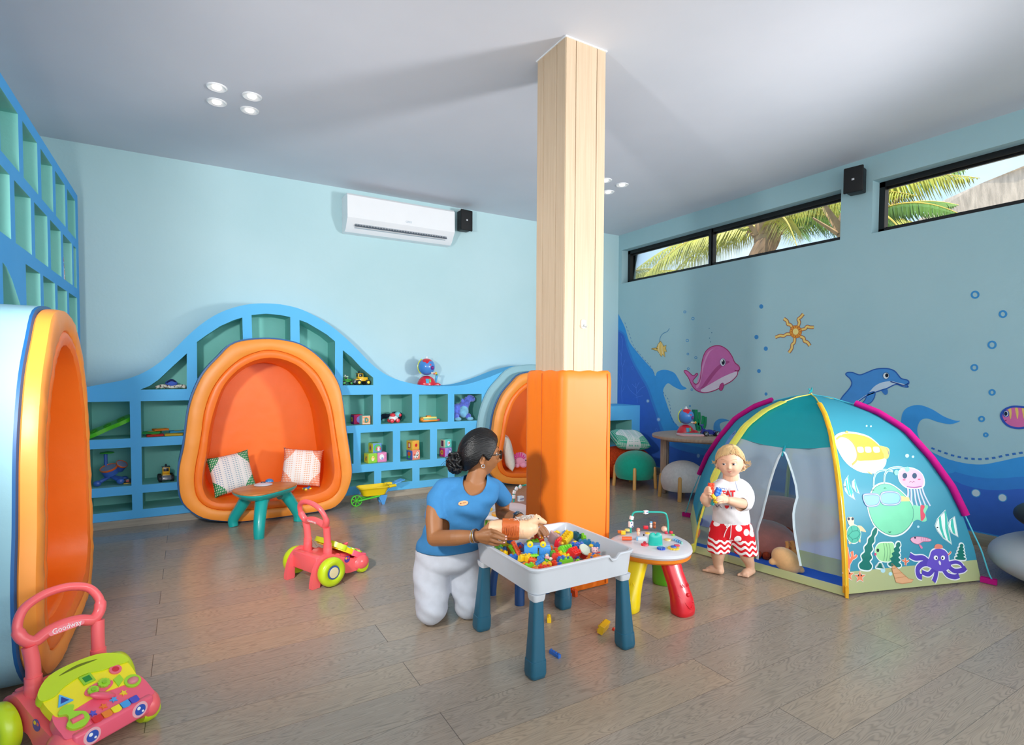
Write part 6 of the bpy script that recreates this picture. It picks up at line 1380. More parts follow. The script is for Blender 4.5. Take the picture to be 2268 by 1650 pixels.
# ---- pink tablet and blue car on the round table
T = thing('drawing_tablet', 'pink-edged toy drawing tablet on the round table edge', 'toy tablet')
c = onZ(1537, 966, RTZ); b = MB(pl('#F4BFC3')); b.rings([[Vector((x, y, z)) for x, y in rrect(-w, -w*.66, w, w*.66, .03)] for z, w in ((0, .125), (.006, .13), (.016, .128), (.019, .12))]); b.obj('frame', T)
b = MB(pl('#8FD0CF')); b.poly([rrect(-.07, -.06, .11, .06, .01)], lambda u, v, w: Vector((u, v, .0192+w)), None, .001); b.obj('screen', T); place(T, (c.x+.02, c.y+.06, RTZ), -.5)
T = thing('toy_race_car', 'dark blue toy racing car with silver wheels on the round table', 'toy car'); c = onZ(1578, 966, RTZ)
b = MB(pl('#1E2E96')); b.poly([[(p.x, p.y) for p in spline([Vector(q) for q in ((-.085, .025, 0), (-.075, .075, 0), (-.04, .06, 0), (.0, .065, 0), (.03, .05, 0), (.085, .045, 0), (.1, .025, 0), (.06, .018, 0), (-.05, .018, 0))], 4)]], lambda u, v, w: Vector((u, w-.028, v)), None, .056)
b.tube([(-.07, 0, .07), (-.095, 0, .105), (-.07, 0, .115)], .008, n=8); b.box((-.09, 0, .108), (.03, .07, .006), bev=.002); b.box((.06, 0, .04), (.07, .075, .018), bev=.006); b.obj('car_body', T, smooth=35)
for x in (-.055, .06):
    for s in (-1, 1):
        b = MB(pl('#17181C', .6)); b.cyl((x, s*.036, .026), (x, s*.06, .026), .026, n=20, bev=.004); w_ = b.obj('wheel', T)
        b = MB(mat('silver', '#C9CED4', .25, metal=.8)); 
        for k in range(5): a = k*2*PI/5; b.box((x+.009*math.cos(a), s*.0605, .026+.009*math.sin(a)), (.017, .003, .006), rot=(0, -a, 0))
        b.obj('rim', w_)
place(T, (c.x, c.y+.03, RTZ), -.55)

# ---- cloth cubes
def cube(label, s, loc, rz, front, side, topc, motif, nm='cloth_cube'):
    T = thing(nm, label, 'cloth cube', loc=(0, 0, 0)); m_ = cl(front); 
    b = MB(m_); b.box((0, 0, s/2), (s, s, s), bev=s*.09, seg=3); i = b.mi(cl(side)); j = b.mi(cl(topc))
    for f in b.bm.faces:
        f.normal_update()
        if f.normal.x < -.7: f.material_index = i
        if f.normal.z > .7: f.material_index = j
    b.obj('cube_body', T, recalc=False)
    F = lambda x, y, z=0: Vector((x*s, -s/2-.0008-z*.0006, s/2+y*s)); SF = lambda x, y, z=0: Vector((-s/2-.0008-z*.0006, -x*s, s/2+y*s))
    def dab(P_, col, lay=1, f_=F, par=T, sp=True):
        Q_ = [(p.x, p.y) for p in (spline([Vector((a, c_, 0)) for a, c_ in P_], 4) if sp else [Vector((a, c_, 0)) for a, c_ in P_])]
        b.poly([Q_], lambda u, v, w: f_(u, v, lay), pt(col))
    b = MB(); motif(dab, F, SF); b.obj('printed_picture', T, smooth=0, recalc=False, weld=False)
    place(T, loc, rz); return T
EL = lambda cx_, cy_, rx, ry=None, n=12: [(cx_+rx*math.cos(2*PI*k/n), cy_+(ry or rx)*math.sin(2*PI*k/n)) for k in range(n)]
def m_bird(d, F, SF): d(EL(0, -.08, .15, .2), '#F7EFC4', 1); d(EL(0, .12, .12), '#F9E58A', 2); d(EL(.02, .08, .04), '#E8603A', 3); d(EL(-.16, -.02, .06, .12), '#F5D26A', 2); d(EL(.16, -.02, .06, .12), '#F5D26A', 2); d(EL(0, -.1, .14, .18), '#F2612C', 1, SF); d(EL(.05, .1, .1), '#5A3AA0', 2, SF)
def m_eleph(d, F, SF): d(EL(-.05, .05, .24, .28), '#FBFAFA', 1); d(EL(.0, -.12, .1, .14), '#9FB4DC', 2); [d(EL(.33, .3-.16*k, .025), '#4A3A5A', 2) for k in range(5)]
def m_owl(d, F, SF): d(EL(0, 0, .38, .38), '#5FC870', 1); d(EL(.12, -.08, .2, .26), '#F0839A', 2); d(EL(.12, -.16, .14, .16), '#FBF3F1', 3); d(EL(.05, .04, .07), '#FFFFFF', 4); d(EL(.19, .04, .07), '#FFFFFF', 4); d(EL(.05, .04, .03), '#2A2A3A', 5); d(EL(.19, .04, .03), '#2A2A3A', 5); d(EL(-.06, -.1, .07, .15), '#E0506A', 3); d(EL(.3, -.1, .07, .15), '#E0506A', 3); d(EL(0, 0, .2, .3), '#F2812C', 1, SF); d(EL(0, .0, .1, .16), '#3A5AB0', 2, SF)
def m_apple(d, F, SF): d(EL(0, 0, .17), '#E0262E', 1); d([(0, .15), (.03, .26), (-.01, .26)], '#4A8A2A', 2, sp=False); d([(-.2, .3), (.2, .3), (.2, -.3), (-.2, -.3)], '#D8412C', 1, SF, sp=False); d([(-.1, .2), (.12, .2), (.12, -.2), (-.1, -.2)], '#F5F0DA', 2, SF, sp=False)
def m_cow(d, F, SF):
    d(EL(-.05, -.12, .3, .2), '#FBFAF6', 1); d(EL(.14, .1, .18, .24), '#FBFAF6', 1)
    for x, y in ((-.2, -.2), (-.1, 0), (.05, -.1), (.12, .2), (.22, .05), (0, -.25), (.15, -.05)): d(EL(x, y, .05), '#2A2A2E', 2)
    d(EL(-.25, .02, .06, .1), '#C9342C', 3); d(EL(0, .1, .24), '#F2612C', 1, SF); d(EL(0, -.2, .2, .14), '#4ABF5A', 2, SF)
def m_fox(d, F, SF): d(EL(0, 0, .22, .3), '#F2F2F8', 1); d(EL(.1, .05, .12), '#F59A5A', 2); d(EL(-.1, 0, .1, .2), '#C9D6F2', 2); d([(-.25, .35), (.2, .35), (.2, -.35), (-.25, -.35)], '#7A2A5A', 1, SF, sp=False)
def m_pink(d, F, SF): d(EL(.1, .0, .3, .34), '#9A8ADC', 1); d(EL(.2, .0, .1, .2), '#E8F2F0', 2); d(EL(0, 0, .25), '#F7C52E', 1, SF); d(EL(0, 0, .12), '#E03A5A', 2, SF)
def m_D(d, F, SF):
    for k in range(6): d([(-.45, -.4+.15*k), (.45, -.4+.15*k), (.45, -.34+.15*k), (-.45, -.34+.15*k)], '#F7EBD8', 1, sp=False)
    d([(-.2, .28), (.05, .28), (.22, .15), (.25, 0), (.22, -.15), (.05, -.28), (-.2, -.28)], '#3F9A8A', 3, sp=False); d([(-.07, .14), (.04, .14), (.11, 0), (.04, -.14), (-.07, -.14)], '#F29A5A', 4, sp=False)
cs = .098; z2 = .3455
G_ = 'cloth picture cubes on the wave shelf'
cc = [cube('lime cloth cube with a yellow chick picture, bottom left of its stack of three', cs, (1.565, 5.41, z2), .18, '#9BD84A', '#F0D84A', '#B9E07A', m_bird), cube('pink cloth cube with a white elephant picture, bottom right of its stack of three', cs, (1.672, 5.43, z2), .05, '#F291C4', '#F7C0DC', '#F4A5D0', m_eleph), cube('blue cloth cube with an owl picture on top of the two others', cs*1.02, (1.613, 5.42, z2+cs), .18, '#6FA0E0', '#D8DC4A', '#8FD08A', m_owl),
cube('salmon cloth cube with a spotted dog picture, lower of two', cs*1.05, (2.015, 5.42, z2-.003), .30, '#F5917C', '#4A6AC0', '#F7B09A', m_cow), cube('orange cloth cube with a red apple picture, upper of two', cs, (2.012, 5.42, z2+cs*1.05-.003), .38, '#F9B44A', '#F2C84A', '#F7D27A', m_apple),
cube('magenta cloth cube behind the woman\'s hair bun, lower of two', cs, (2.385, 5.43, z2-.001), .25, '#B49AE0', '#E03A8A', '#C9A5E8', m_pink), cube('turquoise cloth cube with white animal picture, upper of two by the hair bun', cs*.92, (2.39, 5.43, z2+cs), .2, '#5FD0C4', '#F5E3C8', '#7FDCD2', m_fox),
cube('orange striped soft cube with the letter D on the upper shelf row', .088, (1.505, 5.40, .733), .1, '#F2985A', '#8FD0D0', '#8FD0C8', m_D), cube('crimson and purple soft cube behind the one with the letter D', .095, (1.445, 5.47, .733), .1, '#B02A5A', '#8A2A7A', '#D83A4A', m_pink)]
for o in cc: o['group'] = G_
# ---- robot puppy and dark cable toy
T = thing('toy_puppy', 'red and turquoise wheeled toy puppy on the upper shelf row', 'toy dog'); M_TQ = pl('#7FD4E0'); M_RD = pl('#E83A48')
b = MB(pl('#EDF4F6')); b.ball((0, 0, .045), (.05, .035, .03), n=20); b.ball((.045, -.005, .08), (.034, .03, .03), M_TQ, n=18); b.ball((.06, -.03, .075), (.016, .012, .016), M_RD, n=12); b.ball((-.01, -.005, .075), (.03, .03, .022), M_RD, n=14); b.obj('puppy_body', T)
for x in (-.03, .032):
    b = MB(M_RD); b.cyl((x, -.045, .021), (x, -.02, .021), .021, n=20, bev=.004); b.cyl((x, .02, .021), (x, .045, .021), .021, n=20, bev=.004); b.obj('wheel', T)
b = MB(pl('#2A2A38')); b.ball((-.005, -.01, .10), (.010, .01, .01), n=10); b.obj('ear', T); place(T, (1.80, 5.41, .737), .1)
T = tag((lambda b: (b.tube(spline([(-.1, 0, .02), (-.06, .02, .05), (0, .03, .055), (.07, .0, .07), (.11, 0, .06), (.10, 0, .025), (.05, 0, .02)], 6, False), [.02, .026, .02, .03, .032, .028, .02], n=12), b.obj('plush_snake'))[1])(MB(mat('navy_plush', '#16243A', .9, bump=.6, bs=80))), 'dark navy plush coil behind the wheeled puppy', 'soft toy'); T.location = (1.79, 5.52, .74)
# ---- xylophone toy
T = thing('toy_xylophone', 'yellow and orange toy keyboard lying on the upper shelf row', 'toy instrument')
b = MB(pl('#F2E27A')); b.box((0, 0, .042), (.16, .08, .018), bev=.006); b.obj('top_plate', T); b = MB(pl('#6FCBB8')); b.box((0, 0, .027), (.17, .085, .012), bev=.004); b.obj('middle_plate', T)
b = MB(pl('#F0922C')); b.box((0, 0, .012), (.175, .09, .02), bev=.006); b.ball((-.085, -.02, .025), (.022, .03, .022), n=16); b.box((.0, 0, .056), (.05, .04, .016), bev=.006); b.obj('base_plate', T)
b = MB(pl('#E02A5A')); b.box((.1, -.01, .014), (.045, .03, .02), bev=.007); b.obj('end_cap', T); place(T, (2.175, 5.40, .733), .06)
# ---- blue dinosaur plush
M_DB = mat('dino_plush', '#5A6FD8', .9, var=.5, vs=22, bump=.5, bs=180, sheen=.5); M_DC = mat('dino_belly_plush', '#7CC4EC', .9, var=.25, vs=22, bump=.5, bs=180, sheen=.5)
T = thing('plush_dinosaur', 'blue tie-dye long-necked dinosaur plush filling the right upper cubby', 'soft toy')
b = MB(M_DB); b.ball((-.03, .02, .11), (.085, .06, .075), n=24); b.tube(spline([(.0, .01, .13), (.045, .0, .17), (.06, -.005, .21), (.075, -.01, .235)], 5, False), [.06]*5+[.045]*5+[.04]*8, n=16); b.ball((.105, -.015, .238), (.052, .036, .034), n=20, rot=(0, .45, 0)); b.tube([(-.1, .03, .1), (-.14, .03, .06), (-.15, .0, .03)], [.04, .025, .01], n=12)
b.ball((.0, -.02, .20), (.018, .012, .04), n=12); o = b.obj('body', T); rm = o.modifiers.new('r', 'REMESH'); rm.mode = 'VOXEL'; rm.voxel_size = .005; rm.use_smooth_shade = True
b = MB(M_DC); b.ball((.012, -.028, .10), (.055, .045, .07), n=20); b.obj('belly', T, smooth=80)
for x, y in ((-.085, -.045), (.055, -.05)): b = MB(M_DB); b.ball((x, y, .045), (.032, .03, .035), n=16); b.ball((x+.012, y-.02, .02), (.038, .028, .02), M_DC, n=16); b.obj('foot', T)
b = MB(pl('#14182A')); b.ball((.125, -.047, .25), .005, n=8); b.obj('eye', T); place(T, (2.575, 5.43, .728), .0); T.scale = (1, 1, 1)
# ---- tractors
def tractor(label, c, rz, body, rim, cab, sc=1., front=True):
    T = thing('toy_tractor', label, 'toy truck'); M_B = pl(body); BK = pl('#1B1D20', .7)
    b = MB(M_B); b.box((0, 0, .045), (.12, .05, .022), bev=.004); b.box((.015, 0, .062), (.085, .045, .018), bev=.005); b.obj('chassis', T)
    b = MB(M_B); b.box((-.012, 0, .082), (.05, .046, .042), bev=.004); cb_ = b.obj('cab', T)
    b = MB(pl('#22262C', .2)); b.box((-.012, 0, .086), (.036, .048, .024), bev=.002); b.box((-.012, 0, .086), (.052, .034, .024), bev=.002); b.obj('window', cb_)
    b = MB(pl(cab)); b.box((-.012, 0, .106), (.056, .052, .006), bev=.002); b.ball((-.02, 0, .117), (.010, .008, .010), n=10); b.obj('roof', cb_)
    b = MB(pl('#6A7076')); b.box((-.065, 0, .032), (.02, .06, .034), bev=.004, rot=(0, .3, 0)); b.obj('blade', T)
    for x in (-.036, .05):
        for s in (-1, 1):
            b = MB(BK); b.cyl((x, s*.026, .024), (x, s*.048, .024), .024, n=18, bev=.004); w_ = b.obj('wheel', T); b = MB(pl(rim)); b.cyl((x, s*.0465, .024), (x, s*.05, .024), .013, n=14, bev=.001); b.obj('rim', w_)
    place(T, c, rz); T.scale = (sc,)*3; return T
tractor('yellow toy tractor with black wheels facing out of the left lower cubby', (-.165, 5.43, .327), PI/2+.1, '#F2B81E', '#1B1D20', '#2C3238', 1.15)
tractor('yellow toy truck with yellow-rimmed wheels in the small triangular cubby', (1.475, 5.42, 1.121), .15, '#F5C11E', '#F7DE2E', '#22262C', 1.1)
tractor('green and white toy truck in the triangular cubby beside the pod', (1.35, 5.47, 1.121), -.1, '#2C9A2E', '#3FC04A', '#F2F4F2', .8)
# ---- drum kit, tiny radio, green guitar tray, books, caterpillar
T = thing('toy_drum_kit', 'blue toy drum kit with orange rims in the dim lower left cubby', 'toy drums'); M_DK = pl('#3E6AC0'); M_OR = pl('#F2702A')
for c_, r_, t_ in (((0, -.03, .12), .058, (.35, -.25, 0)), ((.065, .03, .14), .04, (.5, .5, 0))):
    M_ = Matrix.Translation(c_) @ Euler(t_).to_matrix().to_4x4(); b = MB(M_DK); b.lathe([(r_*.9, -.03), (r_, .022)], n=28, M=M_); d_ = b.obj('drum', T); b = MB(M_OR); b.lathe([(r_*1.0, .016), (r_*1.05, .02), (r_*1.05, .03), (r_*.98, .032), (r_*.96, .026)], n=28, M=M_, cap=(False, False)); b.obj('drum_rim', d_); b = MB(pl('#8C9AB8')); b.lathe([(r_*.97, .025), (.001, .026)], n=28, M=M_, cap=(False, False)); b.obj('drum_skin', d_)
b = MB(M_DK); b.tube([(-.03, .02, .1), (-.03, .02, .25)], .013, n=10); b.obj('post', T)
b = MB(pl('#3FA43A')); b.lathe([(.05, 0), (.045, .008), (.012, .014), (.001, .014)], n=24, M=Matrix.Translation((-.02, .02, .255))); b.obj('cymbal', T)
for p_ in ((-.08, -.05, .025), (.07, -.045, .03), (.09, .05, .03)): b = MB(M_DK); b.tube([(0, 0, .07), p_], .014, n=10); b.ball(p_, (.028, .022, .024), n=14); b.obj('foot', T)
place(T, (-.545, 5.45, .328), 0)
T = thing('toy_radio', 'small grey and red toy radio at the right end of the dim cubby', 'toy'); b = MB(pl('#3A3F46')); b.box((0, 0, .02), (.05, .03, .04), bev=.006); b.box((0, -.016, .024), (.02, .002, .014), pl('#D83A3A')); b.box((0, 0, .004), (.056, .034, .008), pl('#F2B82E'), bev=.002); b.obj('radio_body', T); place(T, (-.43, 5.44, .327), .1)
T = thing('toy_tray', 'bright green scalloped toy tray leaning diagonally in the upper left cubby', 'toy'); b = MB(pl('#58C81E'))
pr = [(p.x, p.y) for p in spline([Vector(q) for q in ((-.17, -.04, 0), (-.17, .05, 0), (-.10, .075, 0), (-.05, .06, 0), (0, .08, 0), (.05, .06, 0), (.1, .08, 0), (.16, .05, 0), (.17, -.04, 0), (.1, -.07, 0), (0, -.06, 0), (-.1, -.07, 0))], 4)]
b.poly([pr], lambda u, v, w: Vector((u, v, w)), None, .03); tb = b.obj('tray_body', T, smooth=40)
for x in (-.1, 0, .1): b = MB(pl('#3F9A1E')); b.ball((x, 0, .032), (.03, .035, .010), n=16); b.obj('tray_bump', tb)
T.location = (-.545, 5.44, .785); T.rotation_euler = (.2, -.45, 0)
bkc = [('#C8342E', 'red cloth book lying at the bottom left of the book pile'), ('#2F9A4A', 'green cloth book lying open at the left of the pile'), ('#D8B03A', 'olive patterned cloth book at the bottom right of the pile'), ('#3F9AC8', 'blue cloth book on the right of the pile'), ('#F2882E', 'orange cloth book peeking out on top of the pile')]
for (colr, lb), (x, y, z, r_, w_) in zip(bkc, ((-.235, 5.40, .709, .1, .10), (-.26, 5.46, .727, -.1, .11), (-.10, 5.40, .709, -.05, .11), (-.07, 5.46, .727, .12, .11), (-.20, 5.50, .745, .3, .09))):
    T = thing('cloth_book', lb, 'cloth book', 'cloth books piled in the cubby'); b = MB(cl(colr)); 
    for k in range(3): b.rings([[Vector((px_*w_/.1, py_, .002+.005*k+h_)) for px_, py_ in rrect(-.06, -.045, .06, .045, .01)] for h_ in (0, .0045)])
    b.obj('pages', T); b = MB(pt('#F4D23A')); b.poly([EL(.0, .0, .03, .022)], lambda u, v, w: Vector((u, v, .0178+w)), None, .0008); b.obj('cover_print', T); place(T, (x, y, z), r_)
T = thing('rope_toy', 'blue, white and speckled knotted cloth toy in the left triangular cubby', 'soft toy'); M_SP = mat('speckled_cloth', '#E4DED2', .9, var=.0, bump=.3, bs=200)
_rr2 = [q_ for q_ in M_SP.node_tree.nodes if q_.type == 'VALTORGB'][0]; _rr2.color_ramp.elements[0].color = lin('#5A2A2A'); _rr2.color_ramp.elements[0].position = .40; _rr2.color_ramp.elements[1].position = .46; [q_ for q_ in M_SP.node_tree.nodes if q_.type == 'TEX_NOISE'][0].inputs['Scale'].default_value = 70
b = MB(M_SP); 
for k in range(5): b.tube(spline([(-.11+.03*k, -.02, .012), (-.06+.02*k, .01*k-.02, .028), (.0+.015*k, -.03+.015*k, .014), (.06+.008*k, -.02, .024), (.10, -.03+.018*k, .012)], 5, False), .012, n=10)
b.obj('arm', T); b = MB(cl('#4A6AC8')); b.ball((.0, .0, .045), (.045, .035, .03), n=18); b.tube(spline([(-.03, -.02, .05), (0, -.03, .075), (.03, -.02, .06)], 4, False), .008, cl('#1E2A5A'), n=8); b.obj('head', T); place(T, (-.115, 5.43, 1.1), 0)
# ---- books in the tall shelf
T = thing('picture_book', 'thin yellow book leaning in the tall blue shelf', 'book'); b = MB(mat('yellow_cover', '#EEE45A', .5)); b.box((0, 0, .095), (.012, .13, .19), bev=.001); b.obj('cover', T)
b = MB(pt('#3A4A3A')); [b.box((.0065, -.045+.02*(k % 2), .165-.008*k), (.0006, .03, .0025)) for k in range(5)]; b.box((.0065, .0, .03), (.0006, .05, .006), pt('#2A2A2A')); b.box((.0065, -.01, .055), (.0006, .018, .008), pt('#E0502A')); b.obj('cover_print', T); T.location = (-.76, 4.40, 1.858); T.rotation_euler = (.13, -.12, .25)
T = thing('sticker_board', 'white board with five round pictures standing in the tall blue shelf', 'picture board'); b = MB(mat('board_white', '#E8EAF2', .5))
b.rings([[Vector((x_, y, z)) for y, z in rrect(-.09, 0, .09, .245, .03)] for x_ in (-.006, .006)]); b.obj('board', T)
for k, c_ in enumerate(('#8A3A1E', '#C9862E', '#5A4AA8', '#D83A2A', '#6A3A8A')):
    b = MB(pt(c_)); b.poly([EL(.035, .03+.046*k, .036, .019)], lambda u, v, w: Vector((.0064+w, u, v)), None, .0006); b.poly([EL(.035, .03+.046*k, .016, .009)], lambda u, v, w: Vector((.0071+w, u, v)), pt('#E8C04A'), .0006); b.obj('round_picture', T)
T.location = (-.73, 4.90, 1.86); T.rotation_euler = (0, -.04, .12)
# ---- wheelbarrow with rake
T = thing('toy_wheelbarrow', 'yellow toy wheelbarrow with green wheel beside the orange pod', 'toy wheelbarrow'); wb = onZ(785, 1118); Xw = Vector((.86, .06, 0)).normalized()
MW = Matrix.Translation((1.50, 5.10, 0)); 
b = MB(pl('#FBD90E')); b.rings([[MW @ Vector((x*s_, y*s_, z)) for x, y in rrect(-.15, -.09, .15, .09, .05)] for s_, z in ((.62, .09), (.70, .095), (.84, .145), (.95, .165), (1., .167), (1., .175), (.95, .175), (.82, .145), (.66, .10))], None, (True, True))
for s in (-1, 1): b.tube([MW @ Vector(p) for p in ((.13, s*.07, .168), (.18, s*.06, .172), (.20, s*.05, .168))], .014, n=10)
b.obj('tub', T)
b = MB(pl('#5FE04A')); b.tube([MW @ Vector(p) for p in ((-.15, -.035, .055), (.05, -.05, .085))], .015, n=10, flat=.6); b.tube([MW @ Vector(p) for p in ((-.15, .035, .055), (.05, .05, .085))], .015, n=10, flat=.6); b.obj('frame', T)
b = MB(pl('#58D838')); b.lathe([(.044, -.012), (.052, -.012), (.052, .012), (.044, .012), (.044, -.012)], n=28, M=MW @ Matrix.Translation((-.16, 0, .052)) @ Matrix.Rotation(PI/2, 4, 'X'), cap=(False, False))
for k in range(7): a = k*PI/3.5; b.box((0, 0, 0), (.046, .012, .006), M=MW @ Matrix.Translation((-.16, 0, .052)) @ Matrix.Rotation(a, 4, 'Y') @ Matrix.Translation((.023, 0, 0)))
b.cyl(MW @ Vector((-.16, -.016, .052)), MW @ Vector((-.16, .016, .052)), .012, n=14); b.obj('wheel', T)
b = MB(pl('#4FA2EC'))
for s in (-1, 1): b.poly([[(.03, .09), (.12, .09), (.09, .0), (.07, .0)]], lambda u, v, w, s=s: MW @ Vector((u, s*.05+w-.008, max(v, .0))), None, .016)
b.obj('stand', T); base(T, (1.50, 5.10, 0))
T = thing('toy_rake', 'light blue toy rake lying across the yellow wheelbarrow against the shelf', 'toy rake'); b = MB(pl('#5FB0F0')); MR = Matrix.Translation((1.70, 5.17, .16)) @ Euler((0, -.25, .2)).to_matrix().to_4x4()
b.tube([MR @ Vector((-.09, 0, -.06)), MR @ Vector((.02, 0, 0))], .012, n=10); b.box(MR @ Vector((.03, 0, .0)), (.03, .09, .014), rot=(MR.to_3x3()), bev=.004)
for k in range(5): b.box(MR @ Vector((.085, -.038+.019*k, .0)), (.09, .011, .008), rot=(MR.to_3x3()), bev=.002)
b.obj('rake_body', T); base(T, (1.70, 5.17, .06))
# ---- toys in the middle pod
T = thing('toy_airplane', 'blue toy with red wheel on the pod seat behind the kids table', 'toy'); b = MB(pl('#3F8FD8')); b.box((0, 0, .06), (.08, .07, .09), bev=.015, seg=3); b.box((-.1, .02, .085), (.14, .05, .03), bev=.012); b.ball((-.16, .02, .11), (.035, .03, .028), n=16); b.poly([[(-.02, .10), (.02, .10), (.015, .14), (-.015, .165)]], lambda u, v, w: Vector((u, w-.01, v)), None, .02); b.obj('body', T)
b = MB(pl('#E02A2E')); b.cyl((.01, -.05, .03), (.01, -.03, .03), .019, n=18, bev=.003); b.obj('wheel', T); b = MB(pl('#B4D83A')); b.box((-.1, -.01, .02), (.05, .05, .04), bev=.01); b.obj('lime_block', T); place(T, (.765, 5.16, .18), .1)
T = thing('toy_buggy', 'tiny blue toy buggy with four yellow wheels on the pod seat', 'toy car'); b = MB(pl('#3F86C8')); b.box((0, 0, .022), (.06, .03, .018), bev=.005); b.ball((.02, 0, .034), (.012, .012, .008), n=10); b.obj('body', T)
for x in (-.022, .022):
    for s in (-1, 1): b = MB(pl('#F7DE2E')); b.ball((x, s*.022, .014), (.014, .009, .014), n=14); b.obj('wheel', T)
place(T, (.915, 5.16, .18), .3)
# ---- pink plush + dark strap in far pod
T = thing('plush_axolotl', 'small pink plush with frilly mane on the far pod seat', 'soft toy'); M_PK = mat('pink_plush', '#F7A8C4', .95, bump=.3, bs=200, sheen=.4)
b = MB(M_PK); b.ball((0, 0, .09), (.085, .07, .08), n=24); b.ball((0.02, -.05, .03), (.04, .03, .03), n=16); b.ball((-.05, -.04, .025), (.03, .03, .025), n=14); b.obj('body', T)
b = MB(mat('magenta_plush', '#F04FA8', .95)); 
for k in range(7): a = .5+k*.36; b.tube([Vector((-.02+.085*math.cos(a), -.02, .09+.075*math.sin(a))), Vector((-.03+.075*math.cos(a), -.05, .09+.06*math.sin(a))), Vector((-.03+.05*math.cos(a), -.072, .09+.035*math.sin(a)))], [.010, .009, .006], n=8)
b.obj('frill', T); b = MB(pl('#15151A')); b.ball((.045, -.062, .085), .008, n=10); b.obj('eye', T); p = onY(1153, 1040, 5.28); place(T, (p.x, 5.28, .18), -.3)

# ================================================================== OUTSIDE THE HIGH WINDOWS
M_LEAF = mat('palm_leaf', '#A9A83C', .5, var=.35, vs=2.5, spec=.5); M_LEAF2 = mat('palm_leaf_dark', '#5E8230', .5, var=.35, vs=2.5, spec=.5); M_RACH = mat('palm_rachis', '#C9B04A', .5)
M_TRUNK = mat('palm_trunk', '#8A6F55', .9, var=.25, vs=6, bump=.8, bs=12); M_HUSK = mat('palm_husk', '#9A7F5E', .95, var=.3, vs=9, bump=1, bs=14)
def frond(parent, c, d, L_, droop, m_, n=38, wl=None, rise=.25):
    """leaf stem leaving c in direction d, leaflets hang down"""
    wl = .21*L_
    d = Vector(d).normalized(); s_ = d.cross(Vector((0, 0, 1))).normalized(); b = MB(m_); P_ = []
    for k in range(n+1): t = k/n; P_.append(Vector(c)+d*(L_*t)+Vector((0, 0, L_*(rise*t-droop*t*t))))
    b.tube(P_, [.028*(1-.85*k/n) for k in range(n+1)], M_RACH, n=6)
    i = b.mi(m_)
    for k in range(3, n):
        t = k/n; w = wl*math.sin(PI*min(1, t*.9+.12))**.7; fw = (P_[k+1]-P_[k]).normalized()
        for s in (-1, 1):
            for rep in (0, .5):
                o = P_[k]+fw*(rep*L_/n); dr = (s_*s*.75+fw*.55+Vector((0, 0, -.35-.25*rnd.random()))).normalized(); e1 = o+dr*w*.5; e2 = o+dr*w*.95+Vector((0, 0, -w*.42))
                hw = fw*.012+Vector((0, 0, .004)); V = [b.bm.verts.new(q) for q in (o-hw*.6, o+hw*.6, e1+hw, e1-hw)]; V2 = b.bm.verts.new(e2)
                f = b.bm.faces.new(V); f.material_index = i; f = b.bm.faces.new((V[3], V[2], V2)); f.material_index = i
    b.obj('frond', parent, smooth=0, weld=False, recalc=False)
def palm(label, c, fr, trunk=True):
    T = thing('palm_tree', label, 'palm tree'); c = Vector(c)
    b = MB(M_TRUNK); b.tube([Vector((c.x+.25*math.sin(k*.5), c.y, c.z*k/12)) if k < 12 else c for k in range(13)], [.17+.012*(k % 2) for k in range(13)], n=18); b.obj('trunk', T)
    b = MB(M_HUSK); b.ball(c+Vector((0, 0, .15)), (.2, .2, .36), n=20, fn=lambda p: p*(1+.12*math.sin(9*math.atan2(p.y, p.x))))
    for k in range(9): a = k*.7; b.tube([c+Vector((.2*math.cos(a), .2*math.sin(a), .1)), c+Vector((.5*math.cos(a), .5*math.sin(a), .35+.1*(k % 3)))], [.07, .03], n=6, flat=.4)
    b.obj('crown_husk', T)
    for d, L_, dr, m_, ri in fr: frond(T, c+Vector((0, 0, .2)), d, L_, dr, m_, rise=ri)
    base(T, (c.x, c.y, 0)); return T
palm('coconut palm whose brown crown fills the longer high window', (8.3, 5.75, 3.45), [((-.2, 1, 0), 2.6, .42, M_LEAF, .30), ((.3, 1, 0), 2.7, .55, M_LEAF, .55), ((-.6, .8, 0), 2.2, .75, M_LEAF, .35), ((-.3, -1, 0), 2.6, .42, M_LEAF, .32), ((.2, -1, 0), 2.7, .50, M_LEAF, .55), ((-.7, -.7, 0), 2.0, .62, M_LEAF, .25), ((1, .3, 0), 2.2, .4, M_LEAF2, .5), ((1, -.5, 0), 2.2, .4, M_LEAF2, .5), ((-.05, 1, 0), 2.5, .75, M_LEAF, .35), ((.0, -1, 0), 2.2, .7, M_LEAF2, .30), ((.5, -.9, 0), 2.6, .3, M_LEAF2, .5)])
palm('second palm with drooping fronds reaching the left end of the long window', (8.6, 9.9, 3.1), [((-.1, -1, 0), 2.2, .55, M_LEAF, .45), ((-.5, -.8, 0), 1.9, .7, M_LEAF, .3), ((-.6, .6, 0), 2., .5, M_LEAF2, .4), ((.4, -.9, 0), 2.2, .4, M_LEAF, .4)])
palm('palm with dark fronds arching into the left side of the shorter window', (7.6, 3.98, 3.02), [((-.1, -1, 0), 1.25, .70, M_LEAF2, .52), ((.35, -1, 0), 1.05, .55, M_LEAF2, .6), ((-.5, -.8, 0), 1.0, .9, M_LEAF2, .45), ((.8, -.5, 0), 1.0, .5, M_LEAF, .4)])
T = thing('thatched_roof', 'pale thatched roof slope beyond the shorter high window', 'roof'); b = MB(mat('thatch', '#D8C8BC', .95, var=.22, vs=3, bump=1., bs=25, stretch=(1, 6, 1)))
